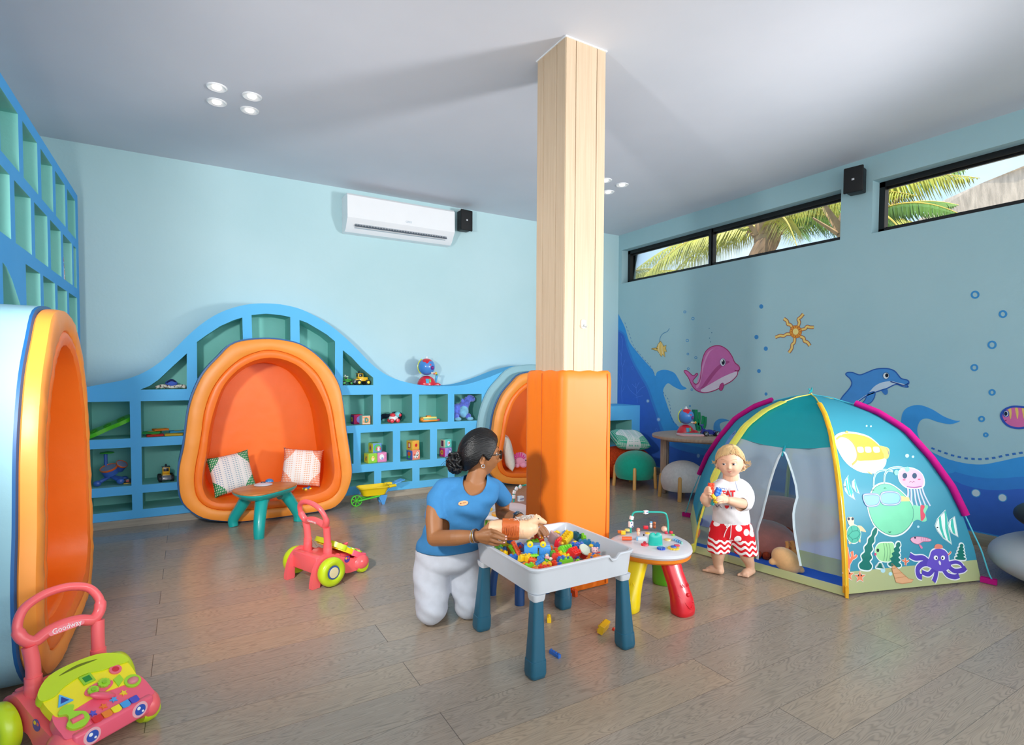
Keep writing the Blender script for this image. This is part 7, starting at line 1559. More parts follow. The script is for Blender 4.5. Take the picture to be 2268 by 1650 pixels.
_tp = [Vector(q_) for q_ in ((14, 6.5, 4.2), (14, 6.1, 4.62), (14, 5.6, 4.97), (14, 4.9, 5.16), (14, 4.2, 5.31), (14.4, 1.5, 5.9), (15.5, -4.5, 7.2), (15.5, -4.5, 3.6), (14, 6.5, 3.6))]; b.rings([_tp, [q_+Vector((3.5, .4, -.5)) for q_ in _tp]]); b.obj('thatch_slope', T, smooth=0)
b = MB(mat('building_wall', '#E3DACC', .9)); b.box((15.2, 1.2, 1.7), (3., 10.5, 3.4)); b.obj('gable_wall', T, smooth=0); base(T, (15, 1.2, 0))
b = MB(mat('outside_ground', '#B8AE90', .9, var=.2)); b.box((23, 5, -.3), (35.4, 50, .4)); struct(b.obj('ground', smooth=0))
# ================================================================== PEOPLE
from mathutils.bvhtree import BVHTree
def V(x, y, d): return CAMO+ray(x, y)*d
def dz(x, y, z): return (onZ(x, y, z)-CAMO).dot(_f)
def VZ(x, y, z): return onZ(x, y, z)
R3 = Vector((_rr.x, _rr.y, 0)).normalized(); F3 = Vector((_f.x, _f.y, 0)).normalized(); U3 = Vector((0, 0, 1))
def bake(o, vox=None, sm=3, fac=.5, keep=None):
    if vox: m = o.modifiers.new('r', 'REMESH'); m.mode = 'VOXEL'; m.voxel_size = vox; m.use_smooth_shade = True
    if sm: m = o.modifiers.new('s', 'SMOOTH'); m.iterations = sm; m.factor = fac
    bpy.context.view_layer.update()
    me = bpy.data.meshes.new_from_object(o.evaluated_get(bpy.context.evaluated_depsgraph_get()))
    o.modifiers.clear(); o.data = me
    for p in me.polygons: p.use_smooth = True
    return o
def limb(b, P, R, n=18, sub=5, flat=None):
    L = [(Vector(p)) for p in P]; Q = spline(L, sub, False); m = len(Q)
    rr = []
    for i in range(m):
        t = i/sub; k = min(len(R)-2, int(t)); f = t-k; f = f*f*(3-2*f); rr.append(R[k]*(1-f)+R[k+1]*f)
    b.tube(Q, rr, n=n, flat=flat); b.ball(Q[0], rr[0]*.995, n=n); b.ball(Q[-1], rr[-1]*.995, n=n)
def sections(b, S, A, n=40, pw=1.0):
    """S: (center, halfwidth, halfdepth); A: width axis (unit, horizontal)"""
    D = U3.cross(A); R = []
    for c, a, d in S:
        R.append([c+A*(a*math.copysign(abs(math.cos(t))**pw, math.cos(t)))+D*(d*math.copysign(abs(math.sin(t))**pw, math.sin(t))) for t in [2*PI*k/n for k in range(n)]])
    # smooth vertically
    out = []
    for k in range(n):
        col_ = spline([r[k] for r in R], 4, False); out.append(col_)
    b.rings([[out[k][j] for k in range(n)] for j in range(len(out[0]))])
def hand(b, wrist, knuck, width, fingers, thumb, fr=.0078):
    """palm as a flattened hull from the wrist to the knuckle row, then four fingers and a thumb"""
    wrist = Vector(wrist); K_ = [Vector(k) for k in knuck]
    for k in K_: limb(b, [wrist, wrist.lerp(k, .5), k], [width*.62, width*.52, fr*1.35], n=12)
    limb(b, [K_[0], K_[1], K_[2], K_[3]], [fr*1.35]*4, n=12); mids = [wrist.lerp(k, .55) for k in K_]; limb(b, mids, [width*.45]*4, n=12)
    for k, f in zip(K_, fingers):
        pts = [k]+[Vector(p) for p in f]; limb(b, pts, [fr*1.15, fr*1.05, fr*.95, fr*.78][:len(pts)], n=12)
    pts = [wrist.lerp(K_[0], .25)]+[Vector(p) for p in thumb]; limb(b, pts, [fr*1.7, fr*1.4, fr*1.15, fr*.9][:len(pts)], n=12)
def g2(x, z, cx, cz, sx, sz): return math.exp(-((x-cx)/sx)**2-((z-cz)/sz)**2)
def headfn(kind):
    def f(p):
        x, y, z = p
        if kind == 'w':
            X, Y, Z = x*.074, y*.094, z*.113
            if z < 0: X *= 1-.36*(-z)**1.4; Y *= (1-.30*(-z)**1.2) if y < 0 else (1-.06*(-z))
            fr = max(0, y)**.5 if y > 0 else 0
            Y += fr*(.024*g2(X, Z, 0, -.026, .0105, .017)+.011*g2(X, Z, 0, .002, .009, .024)-.010*(g2(X, Z, .031, .006, .015, .011)+g2(X, Z, -.031, .006, .015, .011))+.004*g2(X, Z, 0, .03, .05, .010)
                     + .007*(g2(X, Z, .036, -.03, .02, .02)+g2(X, Z, -.036, -.03, .02, .02))+.0075*g2(X, Z, 0, -.056, .022, .007)+.007*g2(X, Z, 0, -.067, .018, .006)-.004*g2(X, Z, 0, -.0615, .026, .0022)-.003*g2(X, Z, 0, -.077, .02, .006)+.010*g2(X, Z, 0, -.096, .02, .014))
            Y += fr*.004*(g2(X, Z, .013, -.034, .007, .008)+g2(X, Z, -.013, -.034, .007, .008))
        else:
            X, Y, Z = x*.078, y*.086, z*.096
            if z < 0: X *= 1-.14*(-z)**1.9; Y *= (1-.22*(-z)**1.2) if y < 0 else 1
            fr = max(0, y)**.5 if y > 0 else 0
            Y += fr*(.013*g2(X, Z, 0, -.026, .009, .010)+.003*g2(X, Z, 0, -.008, .007, .014)-.0085*(g2(X, Z, .028, -.004, .014, .010)+g2(X, Z, -.028, -.004, .014, .010))+.003*g2(X, Z, 0, .02, .045, .014)
                     + .010*(g2(X, Z, .038, -.040, .022, .020)+g2(X, Z, -.038, -.040, .022, .020))+.006*g2(X, Z, 0, -.047, .016, .006)+.006*g2(X, Z, 0, -.058, .013, .006)-.0035*g2(X, Z, 0, -.0525, .021, .0022)+.009*g2(X, Z, 0, -.078, .02, .012))
            Y += fr*.003*(g2(X, Z, .009, -.031, .005, .006)+g2(X, Z, -.009, -.031, .005, .006))
        return Vector((X, Y, Z))
    return f
def dirp(az, z):                     # az from the front (0) towards +x, z height on the unit sphere
    r = math.sqrt(max(0, 1-z*z)); return Vector((math.sin(az)*r, math.cos(az)*r, z))
def frame_(c, face, tilt=0, roll=0):
    y = Vector(face).normalized(); x = y.cross(U3).normalized(); z = x.cross(y)
    m = Matrix((x, y, z)).transposed().to_4x4(); m.translation = Vector(c)
    return m @ Matrix.Rotation(tilt, 4, 'X') @ Matrix.Rotation(roll, 4, 'Y')
def skin_mat(name, hexc, red):
    m = mat(name, hexc, .48, var=.05, vs=14, bump=.05, bs=220, spec=.4, sub=.12); return m
def eyes(parent, M, kind, iris):
    ex, ey, ez, r = (.031, .077, .006, .0125) if kind == 'w' else (.028, .0745, -.004, .0132)
    hf = headfn(kind)
    for s in (-1, 1):
        b = MB(mat('eye_white', '#F4F2F0', .12)); b.ball((0, 0, 0), r, n=20, M=M @ Matrix.Translation((s*ex, ey-.006, ez))); e = b.obj('eye', parent, smooth=80)
        g = M @ Matrix.Translation((s*ex, ey-.006, ez)) @ Matrix.Rotation(.0, 4, 'Z') @ Matrix.Rotation(-PI/2, 4, 'X')
        gx_ = Matrix.Rotation(.25 if kind == 't' else 0, 4, 'Y')
        b = MB(mat(iris[0], iris[1], .1)); b.lathe([(.0068, r*.86), (.0045, r*.98), (.001, r*1.01)], n=18, M=g @ gx_, cap=(False, True)); b.obj('iris', e)
        b = MB(mat('pupil', '#08080A', .05)); b.lathe([(.0030, r*1.0), (.001, r*1.03)], n=14, M=g @ gx_, cap=(False, True)); b.obj('pupil', e)
        # lids: skin-coloured rims hugging the eyeball, dark lash line
        c_ = Vector((s*ex, ey-.006, ez)); up_ = []; lo_ = []
        for k in range(9):
            a = -1.05+2.1*k/8; q = math.cos(a*1.3)
            up_.append(M @ (c_+Vector((math.sin(a)*r*.98, math.cos(a)*r*1.0+.0006, .0022+.0060*q)))); lo_.append(M @ (c_+Vector((math.sin(a)*r*.98, math.cos(a)*r*.98+.0006, -.0012-.0054*q))))
        sk = skin_mat(*iris[2]); b = MB(sk); b.tube(up_, [.0016, .0024, .0028, .003, .003, .003, .0028, .0024, .0016], n=8); b.tube(lo_, .0016, n=8); b.obj('eyelid', parent, smooth=80)
        b = MB(mat('lash', '#2A1B12' if kind == 'w' else '#6A4A30', .6)); b.tube([p+(M.to_3x3() @ Vector((0, .0022, -.0008))) for p in up_], .0007 if kind == 't' else .0012, n=6); b.obj('lashes', parent)
        b = MB(mat(*iris[3])); bw = []
        for k in range(7): t = k/6; az = s*(.16+.52*t)*(1 if kind == 'w' else .95); zz = (.29+.10*math.sin(t*PI*.8)) if kind == 'w' else (.20+.07*math.sin(t*PI*.8)); q = hf(dirp(az, zz)); bw.append(M @ (q*1.004))
        b.tube(bw, [.0012, .002, .0022, .002, .0018, .0014, .0008] if kind == 'w' else .0017, n=6, flat=.6); b.obj('eyebrow', parent)
def lips(parent, M, kind, m_):
    hf = headfn(kind); zc, hh, wz = (-.54, .085, .27) if kind == 'w' else (-.545, .07, .21)
    b = MB(m_); R = []
    for j in range(9):
        v = -1+2*j/8; row = []
        for i in range(15):
            u = -1+2*i/14; z = zc+v*hh*(1-u*u)**.7*(1 if v < 0 else (.75-.2*math.exp(-(u/.18)**2)))+(.10*u*u if kind == 't' else .06*u*u); q = hf(dirp(u*wz, z)); row.append(M @ (q+Vector((0, .0011*(1-abs(v)**3), 0))))
        R.append(row)
    b.rings(R, None, (False, False), closed=False); b.obj('lips', parent, smooth=80, recalc=False)
def earshape(b, M, s, kind):
    x = .073 if kind == 'w' else .077; z = -.012; y = -.006; sc = 1 if kind == 'w' else .82
    T_ = M @ Matrix.Translation((s*x, y, z-(.012 if kind == 't' else 0))) @ Matrix.Rotation(s*-.35, 4, 'Z')
    b.ball((0, 0, 0), (.006*sc, .015*sc, .026*sc), n=16, M=T_)
    rim = [Vector((s*.006, -.014*sc*math.sin(a)*(1.0 if math.sin(a) > 0 else .8), .028*sc*math.cos(a)*(1 if math.cos(a) > 0 else .95))) for a in [(-.5+4.2*k/14) for k in range(15)]]
    b.tube([T_ @ p for p in rim], .0038*sc, n=8); b.ball((s*.004, .004*sc, -.026*sc), (.006*sc, .007*sc, .008*sc), n=12, M=T_); b.ball((s*.005, .010*sc, -.002), (.004, .004, .006), n=8, M=T_)
def hair_shell(name, parent, M, kind, table, m_, thick, bun, freq, amp, fn=None, lift=None):
    hf = headfn(kind); base_ = {'w': (.074, .094, .113), 't': (.078, .086, .096)}[kind]
    def thr(az):
        a = abs(math.degrees(az)); s_ = 1 if az >= 0 else -1
        tb = table[1] if (isinstance(table, tuple) and s_ < 0) else (table[0] if isinstance(table, tuple) else table)
        for (a0, z0), (a1, z1) in zip(tb, tb[1:]):
            if a <= a1: return z0+(z1-z0)*(a-a0)/(a1-a0)
        return tb[-1][1]
    bun = Vector(bun).normalized(); e1, e2, _ = basis(bun)
    def f(p):
        az = math.atan2(p.x, p.y); t = thr(az); k = max(0, min(1, (p.z-t)/.10+.5)); k = k*k*(3-2*k)
        q = Vector((p.x*base_[0], p.y*base_[1], p.z*base_[2]))
        if p.z < 0: q.x *= 1-.2*(-p.z)**1.4
        ph = math.atan2(p.dot(e2), p.dot(e1)); th_ = thick*(1+.25*math.sin(3*az+1)*.3)
        g = amp*(math.sin(ph*freq)+.6*math.sin(ph*freq*2.3+1.7)+.5*math.sin(ph*freq*.37))*min(1, 3*max(0, 1-abs(p.dot(bun))))
        r = q.length; out = q*((r+th_+g+(lift(p) if lift else 0))/r); inn = q*((r-.02)/r)
        return inn.lerp(out, k)
    b = MB(m_); b.ball((0, 0, 0), 1, n=180, k=110, fn=f, M=M); return b.obj(name, parent, smooth=80)
def bvh(o): 
    me = o.data; return BVHTree.FromPolygons([v.co.copy() for v in me.vertices], [tuple(p.vertices) for p in me.polygons])
def hit(tree, x, y):
    d = ray(x, y).normalized(); r = tree.ray_cast(CAMO, d); return (r[0], r[1]) if r[0] is not None else (None, None)

# ------------------------------------------------------------------ THE WOMAN
WM = thing('person', 'woman kneeling at the white tray table in blue shirt, white trousers and glasses', 'person')
SKW = skin_mat('skin_brown', '#9E6942', 0); LIPW = mat('lips_brown', '#A9564A', .4)
Aw = (R3*.97+F3*.24).normalized()
Hc = V(1064, 1006, 2.80); faceW = (R3*.95+F3*.27-U3*.05).normalized(); MH = frame_(Hc, faceW, 0, 0)
b = MB(SKW); b.ball((0, 0, 0), 1, n=110, k=84, fn=headfn('w'), M=MH); earshape(b, MH, 1, 'w'); earshape(b, MH, -1, 'w')
limb(b, [V(1062, 1028, 2.80), V(1056, 1052, 2.79), V(1050, 1078, 2.79)], [.048, .047, .058], n=24)
S_ = [(V(992, 1222, 2.81), .145, .10), (V(996, 1195, 2.80), .135, .095), (V(1010, 1155, 2.78), .122, .085), (V(1026, 1118, 2.765), .135, .092), (V(1036, 1090, 2.77), .132, .078), (V(1043, 1072, 2.785), .105, .058), (V(1050, 1062, 2.79), .065, .045)]
sections(b, S_, Aw)
shR, shL = V(973, 1083, 2.73), V(1106, 1084, 2.86)
elR, wrR = V(963, 1192, 2.60), V(1054, 1187, dz(1054, 1187, .50))
limb(b, [shR, V(962, 1135, 2.66), elR], [.030, .042, .038]); limb(b, [elR, V(1006, 1191, elR.dot(_f)*0+2.54), wrR], [.038, .037, .025])
elL, wrL = V(1112, 1136, 2.95), V(1152, 1148, dz(1152, 1148, .53))
limb(b, [shL, V(1112, 1110, 2.93), elL], [.026, .040, .036]); limb(b, [elL, V(1130, 1146, 2.84), wrL], [.036, .034, .024])
bw = lambda x, y, z_=.5, o=0: V(x, y, dz(1085, 1187, .50)+o)
hand(b, wrR, [bw(1088, 1176, o=-.025), bw(1086, 1186, o=-.03), bw(1083, 1194, o=-.025), bw(1079, 1201, o=-.01)], .034,
     [[bw(1098, 1178, o=-.045), bw(1110, 1184, o=-.045), bw(1121, 1189, o=-.03)], [bw(1098, 1189, o=-.05), bw(1110, 1193, o=-.045), bw(1121, 1195, o=-.028)], [bw(1094, 1198, o=-.042), bw(1106, 1201, o=-.036), bw(1117, 1202, o=-.02)], [bw(1088, 1204, o=-.02), bw(1097, 1206, o=-.016), bw(1105, 1205, o=-.008)]],
     [bw(1080, 1166, o=.01), bw(1092, 1157, o=.03), bw(1105, 1153, o=.045)], .0088)
dl = dz(1195, 1175, .475); bl = lambda x, y, o=0: V(x, y, dl+o)
hand(b, wrL, [bl(1181, 1168, -.0), bl(1188, 1166, .01), bl(1194, 1165, .02), bl(1199, 1165, .035)], .030,
     [[bl(1188, 1177), bl(1193, 1184, .002), bl(1196, 1191, .004)], [bl(1196, 1174, .008), bl(1202, 1182, .008), bl(1206, 1190, .008)], [bl(1202, 1172, .02), bl(1208, 1181, .02), bl(1213, 1190, .018)], [bl(1206, 1170, .035), bl(1211, 1176, .035), bl(1215, 1183, .032)]],
     [bl(1172, 1172, -.01), bl(1177, 1182, -.012), bl(1181, 1190, -.012)], .0082)
body = b.obj('body', WM); bake(body, .0034, 3, .4)
nb = MB(mat('nail_polish', '#E8B7B0', .25))
for p in (bw(1120.5, 1188, o=-.040), bw(1120.5, 1194, o=-.038), bw(1116.5, 1201.5, o=-.030), bl(1196, 1190, -.005), bl(1206, 1189, -.001), bl(1213, 1189, .010)): nb.ball(p, (.006, .0045, .0038), n=10)
nb.obj('fingernails', WM)
eyes(WM, MH, 'w', ('iris_brown', '#3A2415', ('skin_brown', '#9E6942', 0), ('brow_dark', '#1E1410', .8))); lips(WM, MH, 'w', LIPW)
# hair, parted, drawn to a low bun
M_HAIR = mat('hair_black', '#080709', .4, var=.3, vs=160, spec=.45, stretch=(.12, .5, .8), bump=.3, bs=300)
HT = [(0, .70), (25, .62), (45, .42), (60, .16), (70, -.06), (77, -.20), (84, -.10), (94, .04), (106, -.30), (125, -.52), (150, -.66), (180, -.70)]
hair = hair_shell('hair', WM, MH, 'w', HT, M_HAIR, .017, (0, -.93, -.36), 74, .0006, lift=lambda p: .010*max(0, -p.y)*max(0, 1-abs(p.z))+.006*max(0, p.z))
bc_ = MH @ Vector((0, -.125, -.045)); b = MB(M_HAIR); b.ball(bc_, (.034, .036, .046), n=20)
rb = random.Random(3)
for k in range(22):
    a = rb.uniform(0, 2*PI); t_ = rb.uniform(.4, 2.7); q_ = Vector((math.sin(t_)*math.cos(a), math.sin(t_)*math.sin(a), math.cos(t_))); u_, v_, _w = basis(q_); r0 = rb.uniform(.012, .024); c_ = bc_+Vector((q_.x*.033, q_.y*.035, q_.z*.044))
    b.tube([c_+u_*r0*math.cos(2*PI*j/14)+v_*r0*math.sin(2*PI*j/14)+q_*.006*math.sin(4*PI*j/14+k) for j in range(14)], .0075, n=7, closed=True)
b.obj('hair_bun', hair, smooth=80)
b = MB(M_HAIR)
for k in range(14): 
    a0 = bc_+Vector((rb.uniform(-.03, .03), rb.uniform(-.03, .03), rb.uniform(-.03, .04))); o_ = -faceW*rb.uniform(.02, .06)+U3*rb.uniform(-.05, .05); b.tube(spline([a0, a0+o_*.6+U3*.012, a0+o_], 4, False), .0009, n=5)
b.obj('loose_strands', hair, smooth=80)
# glasses, earring
b = MB(mat('glasses_black', '#0C0C0E', .18, coat=.3))
for s in (-1, 1):
    rim = [MH @ Vector((s*.034+.026*math.copysign(abs(math.cos(a))**.8, math.cos(a)), .101-.25*abs(.034+.026*math.cos(a)*1)*.25, .004+.021*math.copysign(abs(math.sin(a))**.8, math.sin(a)))) for a in [2*PI*k/28 for k in range(28)]]
    b.tube(rim, .0026, n=8, closed=True); b.tube([MH @ Vector(p) for p in ((s*.060, .098, .010), (s*.073, .085, .010), (s*.079, .03, .006), (s*.078, -.006, .000))], .0026, n=8)
b.tube([MH @ Vector(p) for p in ((-.010, .101, .008), (0, .104, .011), (.010, .101, .008))], .0022, n=8); gl = b.obj('glasses', WM, smooth=60)
b = MB(M_GLASS)
for s in (-1, 1): b.poly([[(s*.034+.024*math.cos(a), .004+.019*math.sin(a)) for a in [2*PI*k/20 for k in range(20)]]], lambda u, v, w: MH @ Vector((u, .097+w, v)), None, .001)
b.obj('lenses', gl, smooth=0)
b = MB(mat('silver', '#C9CED4', .25, metal=.8)); b.tube([MH @ Vector((.082, -.002+.008*math.cos(a), -.048+.009*math.sin(a))) for a in [2*PI*k/16 for k in range(16)]], .0016, n=8, closed=True); b.obj('earring', WM)
# shirt
M_SHIRT = cl('#3D7EB2', 'shirt_blue', bump=.5, bs=11)
b = MB(M_SHIRT)
S2 = [(V(993, 1214, 2.81), .170, .128), (V(995, 1198, 2.80), .163, .122), (V(1001, 1180, 2.79), .152, .110), (V(1012, 1150, 2.77), .148, .106), (V(1026, 1118, 2.755), .157, .117), (V(1036, 1092, 2.765), .162, .100), (V(1042, 1075, 2.785), .150, .074), (V(1046, 1067, 2.79), .118, .064), (V(1050, 1060, 2.79), .085, .058), (V(1053, 1053, 2.795), .06, .055)]
sections(b, S2, Aw)
limb(b, [V(1012, 1076, 2.77), V(986, 1081, 2.74), V(971, 1100, 2.71), V(966, 1122, 2.685), V(966, 1143, 2.665)], [.046, .050, .052, .053, .054]); limb(b, [V(1074, 1074, 2.81), V(1096, 1081, 2.845), V(1109, 1095, 2.88), V(1116, 1105, 2.90)], [.044, .045, .048, .047])
shirt = b.obj('shirt', WM); bake(shirt, .0055, 5)
def trim(o, dead, disp=None, thick=.0025):
    bm = bmesh.new(); bm.from_mesh(o.data)
    bmesh.ops.delete(bm, geom=[f for f in bm.faces if dead(f.calc_center_median())], context='FACES')
    for _ in range(14):
        mv = {}
        for v in bm.verts:
            nb_ = [e.other_vert(v) for e in v.link_edges if e.is_boundary]
            if len(nb_) == 2: mv[v] = v.co*.4+(nb_[0].co+nb_[1].co)*.3
        for v, c_ in mv.items(): v.co = c_
    bmesh.ops.smooth_vert(bm, verts=[v for v in bm.verts if not v.is_boundary and any(e.other_vert(v).is_boundary for e in v.link_edges)], factor=.6, use_axis_x=True, use_axis_y=True, use_axis_z=True)
    if disp:
        bm.normal_update()
        for v in bm.verts: v.co += v.normal*disp(v.co)
    bm.to_mesh(o.data); bm.free()
    if thick: s_ = o.modifiers.new('t', 'SOLIDIFY'); s_.thickness = thick; s_.offset = -1
neckc = V(1056, 1046, 2.765); nax = (F3*-.55+R3*.1+U3*.84).normalized()
hemR = V(966, 1152, 2.66); axR = (hemR-V(970, 1100, 2.71)).normalized(); hemL = V(1118, 1108, 2.905); axL = (hemL-V(1108, 1086, 2.86)).normalized()
def deadw(c):
    q = c-neckc
    if q.dot(nax) > -.012 and (q-nax*q.dot(nax)).length < .088 and q.length < .12: return True
    e = c-V(1050, 1070, 2.69); 
    if (e.dot(R3)/.060)**2+(e.z/.060)**2 < 1 and e.dot(F3) < .12: return True
    if (c-hemR).dot(axR) > 0 and (c-hemR).length < .10 and (c-hemR).dot(R3) < .065: return True
    if (c-hemL).dot(axL) > 0 and (c-hemL).length < .09: return True
    return c.z < S2[0][0].z+.004
def foldw(c):
    q = c-V(1040, 1140, 2.7); a = .0035*math.sin(q.dot(R3)*45+q.z*38)*math.sin(q.z*21+1)+.0025*math.sin(q.z*70+q.dot(R3)*25); return a*min(1, max(.25, 1-(q.z-.05)*4))
trim(shirt, deadw, foldw)
# badge + collar seam
tw = bvh(shirt); p, n_ = hit(tw, 1026, 1115)
if p is not None:
    n_ = n_ if n_.dot(_f) < 0 else -n_; X_b = (R3*.93-n_*R3.dot(n_)+U3*.28).normalized(); X_b = (X_b-n_*X_b.dot(n_)).normalized(); Y_b = n_.cross(X_b)
    b = MB(mat('badge_wood', '#F0A878', .4)); b.poly([ell(0, 0, .024, .0125, 0, 28)], lambda u, v, w: p+X_b*u+Y_b*v+n_*(.001+w), None, .003); bd = b.obj('name_badge', WM, smooth=0)
    b = MB(pt('#6A4430')); b.poly([ell(-.012, 0, .0035, .0035, 0, 12)], lambda u, v, w: p+X_b*u+Y_b*v+n_*.0044); stb = [(-.003, -.002), (.002, .003), (.005, -.002), (.009, .003), (.013, -.001)]
    b.tube([p+X_b*u+Y_b*v+n_*.0044 for u, v in stb], .0009, n=5); b.obj('badge_mark', bd, smooth=0)
# trousers
M_TR = cl('#C9CCD5', 'trousers_white', bump=.2, bs=8)
b = MB(M_TR)
S3 = [(V(993, 1185, 2.80), .138, .100), (V(993, 1202, 2.80), .150, .108), (V(992, 1224, 2.81), .168, .124), (V(993, 1245, 2.81), .160, .118), (V(995, 1262, 2.81), .11, .085)]
sections(b, S3, Aw)
kR, kL = VZ(956, 1350, .08), VZ(1036, 1338, .078); kR = V(956, 1350, 2.71); kL = V(1037, 1338, 2.79)
limb(b, [V(959, 1240, 2.80), V(956, 1295, 2.775), V(957, 1335, 2.74), kR], [.096, .092, .083, .074], n=26); limb(b, [V(1028, 1240, 2.84), V(1034, 1290, 2.83), V(1037, 1325, 2.81), kL], [.096, .090, .081, .073], n=26)
for k_, o_ in ((kR, -.02), (kL, .02)): limb(b, [k_, k_+F3*.12+Vector((0, 0, -.002)), k_+F3*.36+R3*o_+Vector((0, 0, -.012))], [.070, .068, .052], n=22)
tro = b.obj('trousers', WM); bake(tro, .0065, 12)
zt = S2[0][0].z
def foldt(c): 
    q = c-kR; return .004*math.sin(q.z*42+q.dot(R3)*17)*math.sin(q.dot(R3)*28+1)+.003*math.sin(q.z*80+q.dot(R3)*40)*math.exp(-((c.z-.11)/.08)**2)
def floorclip(o):
    for v in o.data.vertices: v.co.z = max(v.co.z, .002)
trim(tro, lambda c: False, foldt, 0); floorclip(tro)
b = MB(M_TR); 
for x_ in (945, 1015): b.tube(spline([V(x_, 1228, 2.70), V(x_+6, 1245, 2.68), V(x_+12, 1262, 2.675)], 4, False), .0015, n=5)
b.bm.free()
for k_, o_ in ((kR, -.02), (kL, .02)):
    b = MB(cl('#D9DADF', 'sock_grey')); e_ = k_+F3*.36+R3*o_; e_.z = .045; limb(b, [e_, e_+F3*.07+Vector((0, 0, -.005)), e_+F3*.18+Vector((0, 0, -.015))], [.042, .036, .026], n=16); b.obj('sock', WM)
# watch, bracelets, ring
def band(c, ax, r, t, m_, parent, nm, fl=1.):
    u_, v_, _ = basis(ax); b = MB(m_); b.tube([Vector(c)+u_*r*math.cos(a)+v_*r*math.sin(a)*fl for a in [2*PI*k/26 for k in range(26)]], t, n=8, closed=True); return b.obj(nm, parent, smooth=60)
axw = (wrL-elL).normalized(); wc = wrL-axw*.012
for k in range(3): band(wc+axw*(-.007+.007*k), axw, .0265, .0042, mat('watch_strap', '#1B1C20', .5), WM, 'watch_strap') if k == 0 else None
b = MB(mat('watch_case', '#22242A', .2, coat=.5)); fwd = (CAMO-wc).normalized(); u_ = axw; n2_ = (fwd+U3*.6).normalized(); n2_ = (n2_-u_*n2_.dot(u_)).normalized(); v2_ = n2_.cross(u_)
b.box((0, 0, 0), (.032, .028, .010), bev=.004, M=Matrix.Translation(wc+n2_*.028) @ Matrix((u_, v2_, n2_)).transposed().to_4x4()); wt = b.obj('watch', WM)
b = MB(mat('watch_buckle', '#D6D8DC', .25, metal=.7)); b.box((0, 0, 0), (.004, .03, .006), bev=.001, M=Matrix.Translation(wc+n2_*.026-u_*.018) @ Matrix((u_, v2_, n2_)).transposed().to_4x4()); b.obj('buckle', wt)
axr = (wrR-elR).normalized(); wr0 = wrR-axr*.004
for k, (m_, o_) in enumerate(((mat('silver', '#C9CED4', .25, metal=.8), -.012), (mat('gold', '#C9A24A', .3, metal=.8), -.005), (mat('silver', '#C9CED4', .25, metal=.8), .003), (mat('brown_cord', '#4A2A1A', .8), .010))):
    band(wr0+axr*o_, axr+Vector((0, 0, .12*(k-1.5))), .031, .0017 if k < 3 else .0026, m_, WM, 'bracelet')
rp_ = bl(1192, 1169, -.008); band(rp_, (bl(1196, 1174, .008)-bl(1188, 1166, .01)), .0095, .0018, mat('silver', '#C9CED4', .25, metal=.8), WM, 'ring')
base(WM, (V(1000, 1350, 2.8).x, V(1000, 1350, 2.8).y, 0))

# ------------------------------------------------------------------ toy horse she holds
HT_ = thing('toy_horse', 'peach rubber toy horse with orange wrap held over the tray by the woman', 'toy horse')
dh = dz(1085, 1187, .50)+.02; h_ = lambda x, y, o=0: V(x, y, dh+o)
M_PE = mat('peach_rubber', '#F7C9A0', .4, var=.04, sub=.1); b = MB(M_PE)
limb(b, [h_(1092, 1170, .005), h_(1112, 1171, .005), h_(1140, 1172, .015), h_(1166, 1172, .025), h_(1176, 1170, .03)], [.036, .042, .043, .044, .036], n=26)
limb(b, [h_(1170, 1164, .03), h_(1180, 1155, .03), h_(1190, 1150, .03)], [.032, .026, .021], n=18); limb(b, [h_(1188, 1149, .03), h_(1198, 1153, .03), h_(1207, 1157, .03)], [.020, .015, .010], n=16)
limb(b, [h_(1187, 1143, .025), h_(1188.5, 1138.5, .025)], [.008, .003], n=10); limb(b, [h_(1182, 1144, .04), h_(1182, 1140, .04)], [.008, .003], n=10)
for x_, y_, o_ in ((1170, 1186, .01), (1178, 1182, .04), (1108, 1186, .02)): limb(b, [h_(x_-3, y_-8, o_), h_(x_, y_+3, o_)], [.017, .012], n=12)
bake(b.obj('body', HT_), .003, 4)
b = MB(mat('rust_rubber', '#CC6428', .5, bump=.3, bs=40))
def wring(x, y, r, o): 
    ax = (h_(1150, 1172)-h_(1110, 1171)).normalized(); u_, v_, _ = basis(ax); c = h_(x, y, o); return [c+(u_*math.cos(a)+v_*math.sin(a))*r*(1+.04*math.sin(9*a)) for a in [2*PI*k/44 for k in range(44)]]
b.rings([wring(1112, 1171, .043, .006), wring(1113, 1171, .047, .006), wring(1124, 1172, .0485, .01), wring(1136, 1172, .049, .013), wring(1146, 1172, .0485, .017), wring(1150, 1172, .045, .019)], None, (False, False))
for k in range(7): b.tube(spline([p for p in [h_(1116+5*k, 1188-3*(k % 2), -.042), h_(1120+4.6*k, 1180, -.047), h_(1118+5*k, 1168-2*(k % 3), -.046)]], 4, False), .0022, n=6)
b.obj('wrap', HT_)
b = MB(mat('mane_fibre', '#E9E4DC', .6, alpha=.85)); rm_ = random.Random(5)
for k in range(70):
    x_ = 1140+rm_.random()*44; y_ = 1158-(x_-1140)*.28; p0_ = h_(x_, y_, .02+rm_.uniform(-.02, .015)); b.tube(spline([p0_, p0_+U3*.012-R3*.006, p0_+U3*rm_.uniform(.004, .02)-R3*rm_.uniform(.01, .04)-F3*rm_.uniform(0, .02)], 3, False), .0009, n=4)
b.obj('mane', HT_)
b = MB(pl('#1A1414')); b.ball(h_(1192.5, 1149, .010), .0028, n=8); b.obj('eye', HT_); base(HT_, h_(1140, 1185))

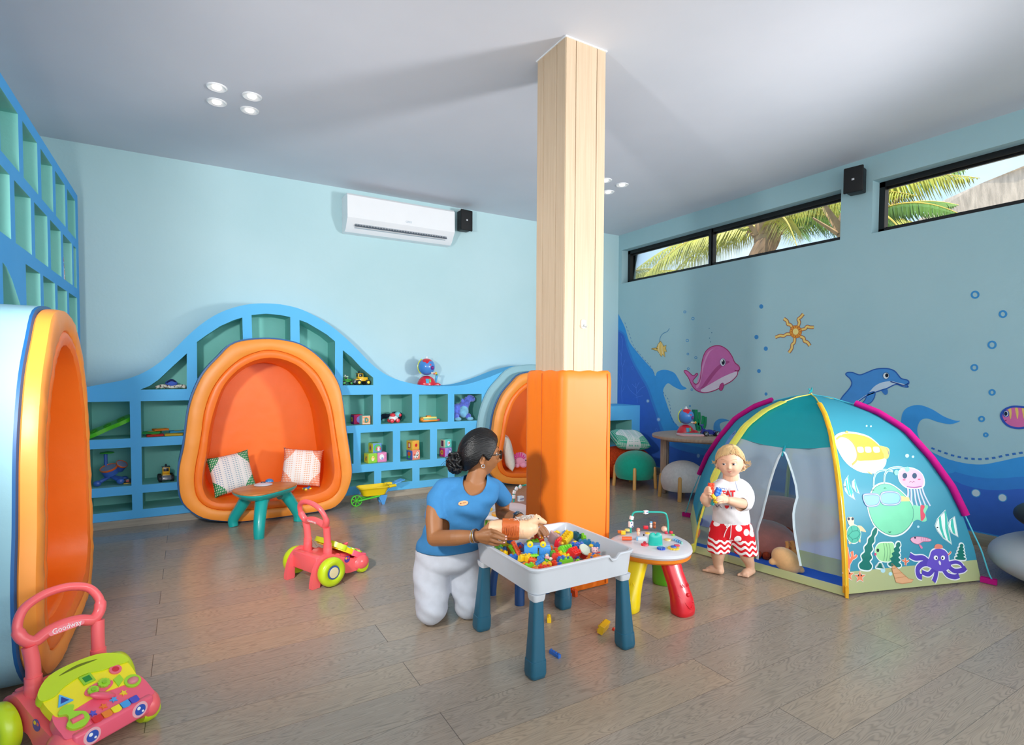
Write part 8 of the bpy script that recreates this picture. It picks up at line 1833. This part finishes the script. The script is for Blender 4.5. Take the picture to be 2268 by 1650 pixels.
# ------------------------------------------------------------------ THE TODDLER
TD = thing('person', 'blond toddler in white shirt and red patterned shorts holding bricks before the tent', 'person')
SKT = skin_mat('skin_fair', '#EDBE9F', 0)
Ht = V(1617, 1021.5, 3.40); faceT = (-F3*.90-R3*.44-U3*.02).normalized(); MT = frame_(Ht, faceT, -.02, .06)
At = (R3*.98+F3*-.12).normalized()
b = MB(SKT); b.ball((0, 0, 0), 1, n=110, k=84, fn=headfn('t'), M=MT); earshape(b, MT, 1, 't'); earshape(b, MT, -1, 't')
limb(b, [V(1618, 1040, 3.42), V(1619, 1060, 3.43)], [.045, .048], n=20)
St = [(V(1618, 1185, 3.43), .09, .075), (V(1618, 1150, 3.43), .098, .085), (V(1618, 1115, 3.43), .092, .078), (V(1619, 1085, 3.43), .088, .066), (V(1619, 1066, 3.44), .06, .045)]
sections(b, St, At)
aR = [V(1596, 1079, 3.41), V(1578, 1098, 3.37), V(1566, 1112, 3.33)]; limb(b, aR, [.034, .033, .030]); wR = V(1562, 1098, 3.285); limb(b, [aR[2], V(1561, 1106, 3.305), wR], [.030, .028, .022])
aL = [V(1645, 1079, 3.43), V(1653, 1100, 3.40), V(1650, 1116, 3.355)]; limb(b, aL, [.034, .035, .031]); wL = V(1614, 1108, 3.275); limb(b, [aL[2], V(1633, 1113, 3.31), wL], [.031, .030, .022])
t_ = lambda x, y, d: V(x, y, d)
hand(b, wR, [t_(1563, 1084, 3.275), t_(1566, 1086, 3.262), t_(1567, 1090, 3.258), t_(1567, 1094, 3.26)], .021, [[t_(1566, 1079, 3.262), t_(1570, 1079, 3.252), t_(1573, 1081, 3.25)], [t_(1569, 1084, 3.245), t_(1573, 1085, 3.242), t_(1576, 1087, 3.246)], [t_(1570, 1089, 3.242), t_(1574, 1090, 3.24), t_(1576, 1091, 3.244)], [t_(1570, 1094, 3.246), t_(1573, 1095, 3.244), t_(1575, 1095, 3.247)]], [t_(1563, 1088, 3.30), t_(1568, 1082, 3.30), t_(1573, 1080, 3.295)], .0062)
hand(b, wL, [t_(1603, 1101, 3.262), t_(1601, 1104, 3.252), t_(1601, 1108, 3.25), t_(1602, 1112, 3.256)], .021, [[t_(1598, 1099, 3.252), t_(1592, 1100, 3.246), t_(1588, 1102, 3.245)], [t_(1596, 1104, 3.244), t_(1590, 1106, 3.238), t_(1586, 1107, 3.24)], [t_(1595, 1109, 3.242), t_(1590, 1111, 3.238), t_(1586, 1111, 3.242)], [t_(1597, 1113, 3.25), t_(1593, 1114, 3.246), t_(1590, 1114, 3.247)]], [t_(1606, 1098, 3.272), t_(1600, 1095, 3.272), t_(1595, 1096, 3.27)], .0062)
def leg_t(hip, knee, ank, toe, d0):
    limb(b, [hip, knee, ank], [.058, .043, .030], n=20); limb(b, [knee, knee.lerp(ank, .4)+F3*.008, ank], [.042, .041, .029], n=20)
    heel = ank.copy(); heel.z = .024; dd = Vector((toe.x-ank.x, toe.y-ank.y, 0)).normalized(); sd = Vector((-dd.y, dd.x, 0)); heel -= dd*.016
    limb(b, [ank, heel], [.029, .024], n=16); limb(b, [heel, heel+dd*.05+Vector((0, 0, .002)), heel+dd*.076-Vector((0, 0, .010))], [.024, .024, .016], n=18, flat=.8)
    limb(b, [heel+sd*.010, heel+dd*.073+sd*.016-Vector((0, 0, .012))], [.02, .013], n=12); limb(b, [heel-sd*.010, heel+dd*.073-sd*.016-Vector((0, 0, .012))], [.02, .013], n=12)
    for k in range(5): o_ = (k-2)*.0122*d0; L0 = .095-.004*k; limb(b, [heel+dd*.073+sd*o_-Vector((0, 0, .012)), heel+dd*L0+sd*o_*1.05-Vector((0, 0, .015))], [.0085, .0086 if k == 0 else .0062], n=10)
leg_t(V(1598, 1178, 3.43), V(1592, 1216, 3.41), V(1590, 1247, 3.43), VZ(1564, 1264, 0), -1); leg_t(V(1640, 1178, 3.43), V(1650, 1218, 3.37), V(1660, 1247, 3.415), VZ(1652, 1276, 0), 1)
tb_ = b.obj('body', TD); bake(tb_, .0030, 3, .4); floorclip(tb_)
eyes(TD, MT, 't', ('iris_greyblue', '#4A5A6A', ('skin_fair', '#EDBE9F', 0), ('brow_blond', '#D3AB86', .8))); lips(TD, MT, 't', mat('lips_pink', '#D07A72', .4))
M_BLOND = mat('hair_blond', '#D9B57E', .5, var=.18, vs=50, spec=.4, sheen=.3, stretch=(1, 1, .15), bump=.5, bs=300)
BT = ([(0, .60), (30, .52), (50, .36), (70, .18), (84, .12), (98, .06), (112, -.28), (140, -.50), (180, -.54)], [(0, .60), (30, .62), (50, .50), (70, .28), (84, .16), (98, .08), (112, -.28), (140, -.50), (180, -.54)])
hb = hair_shell('hair', TD, MT, 't', BT, M_BLOND, .0075, (.45, -.35, .82), 60, .0009)
b = MB(M_BLOND); rb = random.Random(9)
def tthr(az):
    a = abs(math.degrees(az)); tb = BT[0] if az >= 0 else BT[1]
    for (a0, z0), (a1, z1) in zip(tb, tb[1:]):
        if a <= a1: return z0+(z1-z0)*(a-a0)/(a1-a0)
    return tb[-1][1]
mk = lambda q_, s_: MT @ Vector((q_.x*.078*s_, q_.y*.086*s_, q_.z*.096*s_))
q0 = dirp(-.7, .90)
for k in range(620):       # combed strands from the whorl to the hair edge
    az = rb.uniform(-PI, PI); back = abs(az) > 1.45; q2 = dirp(az, max(-.75, tthr(az)-rb.uniform(-.02, .10)-(.10 if back else 0))); s0 = 1.085+rb.uniform(0, .025)
    P_ = []
    for j in range(7):
        t = j/6; q = (q0.lerp(q2, t)+Vector((rb.uniform(-.02, .02), rb.uniform(-.02, .02), 0))*(t < 1)).normalized(); P_.append(mk(q, s0+.02*math.sin(PI*t)-(0 if back else .03*t*t)))
    if back:
        out_ = (MT.to_3x3() @ Vector((q2.x, q2.y, 0))).normalized(); L0 = rb.uniform(.004, .026)*(1.3 if az < 0 else .8); u_ = out_.cross(U3); P_ += [P_[-1]+out_*L0*.7-U3*L0*.35+u_*rb.uniform(-.004, .004), P_[-1]+out_*L0*1.1-U3*L0*rb.uniform(-.3, .5)+u_*rb.uniform(-.008, .008)]
    b.tube(spline(P_, 2, False), [.0015]*8+[.0011]*40 if False else .0012, n=4)
b.obj('wisps', hb, smooth=80)
# rash shirt
M_RS = cl('#DEDADB', 'rash_shirt_white', bump=.15, bs=14)
b = MB(M_RS)
S4 = [(V(1620, 1160, 3.43), .112, .092), (V(1619, 1140, 3.43), .110, .096), (V(1618, 1112, 3.43), .103, .088), (V(1619, 1088, 3.43), .098, .078), (V(1619, 1070, 3.435), .080, .062), (V(1619, 1061, 3.44), .055, .054), (V(1619, 1055, 3.44), .050, .052), (V(1619, 1047, 3.44), .048, .050), (V(1619, 1043, 3.44), .047, .049)]
sections(b, S4, At)
limb(b, [V(1600, 1076, 3.42), V(1592, 1082, 3.405), V(1582, 1094, 3.38)], [.046, .045, .042], n=20); limb(b, [V(1638, 1076, 3.43), V(1648, 1085, 3.425), V(1654, 1100, 3.40), V(1652, 1114, 3.37), V(1645, 1116, 3.35)], [.046, .047, .046, .043, .041], n=20)
ts = b.obj('shirt', TD); bake(ts, .0042, 4)
hL = V(1643, 1115, 3.345); xL = (V(1633, 1113, 3.31)-V(1652, 1114, 3.37)).normalized(); hR = V(1577, 1101, 3.365); xR = (hR-V(1592, 1082, 3.405)).normalized(); tn = V(1618, 1051, 3.42)
trim(ts, lambda c: ((c-hL).dot(xL) > 0 and (c-hL).length < .07 and c.z > 0 and (c-hL).dot(F3) < .0 and (c-hL).length < .05) or ((c-hR).dot(xR) > 0 and (c-hR).length < .07) or c.z < S4[0][0].z+.003 or c.z > tn.z+.004, lambda c: .0018*math.sin(c.z*90+(c-tn).dot(R3)*40)*math.sin((c-tn).dot(R3)*50), .0018)
tt = bvh(ts)
def onshirt(x, y, o=.0012):
    p, n_ = hit(tt, x, y)
    if p is None: return V(x, y, 3.33)
    return p+(n_ if n_.dot(_f) < 0 else -n_)*o
M_RED = pt('#D8262C')
b = MB(M_RED); b.text('GREAT', lambda x, y, z: onshirt(1602+x*1000*1.0, 1094-y*1000*1.05+.0*x, .0022+z), .0165, depth=.0003, bold=.0009); b.obj('shirt_print', TD, smooth=0)
b = MB(pt('#5A78B4')); b.text('having a', lambda x, y, z: onshirt(1601+x*1000, 1081.5-y*1000+x*120, .0012+z), .0052, depth=.0003)
b.tube([onshirt(x, y, .001) for x, y in [(1622, 1106), (1626, 1102)]], .0018, n=6); b.tube([onshirt(x, y, .001) for x, y in [(1620, 1123), (1620, 1127)]], .0025, n=6); b.obj('shirt_print', TD, smooth=0)
b = MB(pt('#1E2448')); b.tube(spline([onshirt(x, y, .001) for x, y in [(1582, 1117), (1586, 1119), (1589, 1123), (1593, 1119), (1598, 1125)]], 4, False), .0028, n=6, flat=.4); b.obj('shirt_squiggle', TD)
b = MB(M_RED); b.poly([[(1605, 1119.5)]+[(1610-5*math.cos(a), 1119.5+7*math.sin(a)) for a in [PI*k/12 for k in range(1, 12)]]+[(1615, 1119.5)]], lambda u, v, w: onshirt(u, v, .0014)); b.obj('shirt_dot', TD, smooth=0)
b = MB(pt('#8FA6D8'))
for L in ([(1601, 1056), (1606, 1059), (1612, 1060), (1620, 1060.5), (1628, 1059), (1633, 1056)], [(1600, 1060), (1588, 1063), (1579, 1070), (1576, 1078)], [(1632, 1059), (1629, 1066), (1631, 1076), (1635, 1088)]): b.tube(spline([onshirt(x, y, .0008) for x, y in L], 3, False), .0012, n=5)
b.obj('blue_seam', TD)
# shorts
m = bpy.data.materials.new('shorts_print'); m.use_nodes = True; n = m.node_tree.nodes; l = m.node_tree.links; bs_ = n['Principled BSDF']; bs_.inputs['Roughness'].default_value = .85; bs_.inputs['Specular IOR Level'].default_value = .2
tcn = n.new('ShaderNodeTexCoord'); sp3 = n.new('ShaderNodeSeparateXYZ'); l.new(tcn.outputs['Object'], sp3.inputs[0])
def mt(op, x, y=None):
    q = n.new('ShaderNodeMath'); q.operation = op
    for i, v in enumerate((x, y)):
        if v is None: continue
        if isinstance(v, (int, float)): q.inputs[i].default_value = v
        else: l.new(v, q.inputs[i])
    return q.outputs[0]
xx = mt('ADD', mt('MULTIPLY', sp3.outputs[0], R3.x), mt('MULTIPLY', sp3.outputs[1], R3.y))
wv = mt('SINE', mt('ADD', mt('MULTIPLY', sp3.outputs[2], 2*PI/.031), mt('MULTIPLY', mt('SINE', mt('MULTIPLY', xx, 2*PI/.046)), 1.5)))
nz = n.new('ShaderNodeTexVoronoi'); nz.inputs['Scale'].default_value = 17; l.new(tcn.outputs['Object'], nz.inputs[0])
upz = mt('GREATER_THAN', sp3.outputs[2], .235); w1 = mt('GREATER_THAN', wv, -.05); w2 = mt('LESS_THAN', nz.outputs['Distance'], .42)
sel = mt('ADD', mt('MULTIPLY', upz, w2), mt('MULTIPLY', mt('SUBTRACT', 1, upz), w1))
mxs = n.new('ShaderNodeMix'); mxs.data_type = 'RGBA'; l.new(sel, mxs.inputs[0]); mxs.inputs[6].default_value = lin('#D9202A'); mxs.inputs[7].default_value = lin('#F4EFEE'); l.new(mxs.outputs[2], bs_.inputs['Base Color'])
b = MB(m)
S5 = [(V(1619, 1148, 3.43), .100, .088), (V(1619, 1162, 3.43), .120, .10), (V(1619, 1178, 3.43), .132, .10), (V(1619, 1190, 3.43), .12, .09)]
sections(b, S5, At)
for P_, Rr in (([V(1598, 1172, 3.425), V(1595, 1195, 3.415), V(1591, 1216, 3.405), V(1589, 1224, 3.40)], [.070, .070, .067, .064]), ([V(1641, 1172, 3.425), V(1646, 1196, 3.40), V(1650, 1219, 3.375), V(1654, 1228, 3.37)], [.070, .070, .067, .064])): limb(b, P_, Rr, n=24)
so = b.obj('shorts', TD); bake(so, .0048, 4)
zh1, zh2 = V(1593, 1221, 3.40).z, V(1650, 1226, 3.37).z
trim(so, lambda c: c.z < (zh1 if (c-V(1621, 1200, 3.4)).dot(R3) < 0 else zh2) or c.z > V(1619, 1150, 3.43).z, lambda c: .003*math.sin((c-tn).dot(R3)*75+c.z*22)*min(1, max(0, (.30-c.z)*8)), .002)
for v in so.data.vertices: pass
base_z = 0
b = MB(cl('#F6F4F2', 'cord_white')); tso = bvh(so)
def onso(x, y, o=.002):
    p, n_ = hit(tso, x, y); return V(x, y, 3.33) if p is None else p+(n_ if n_.dot(_f) < 0 else -n_)*o
for L in ([(1618, 1160), (1612, 1168), (1606, 1180), (1603, 1190)], [(1620, 1160), (1619, 1172), (1618, 1186), (1616, 1194)], [(1618, 1160), (1612, 1163), (1609, 1169), (1617, 1164)]): b.tube(spline([onso(x, y) for x, y in L], 4, False), .0022, n=6)
b.obj('drawstring', so); base(TD, (Ht.x, Ht.y, 0))
# bricks in the toddler's hands
G3 = 'bricks held by the toddler'
def hb_(label, colr, nx, ny, x, y, d, rot, h=1.): o = brick(label, colr, nx, ny, V(x, y, d), rot, h, G3, un=.0175); return o
hb_('upright orange-red brick held highest in the toddler\'s hand', '#F4502A', 2, 4, 1573, 1082, 3.275, (PI/2-.0, .05, -.45), 1.0)
hb_('bright blue brick in the middle of the toddler\'s held bricks', '#2F7CE0', 2, 3, 1588, 1090, 3.27, (PI/2-.1, .45, -.35), 1.)
hb_('upper yellow brick between the toddler\'s hands', '#F7CE1E', 1, 2, 1578, 1100, 3.262, (1.4, -.6, -.3), 1.2)
hb_('lower yellow brick between the toddler\'s hands', '#F7CE1E', 1, 2, 1584, 1108, 3.262, (1.4, .9, -.3), 1.2)
hb_('teal brick hanging lowest under the toddler\'s hands', '#149A9A', 1, 2, 1577, 1112, 3.275, (1.5, .4, -.3), 1.)
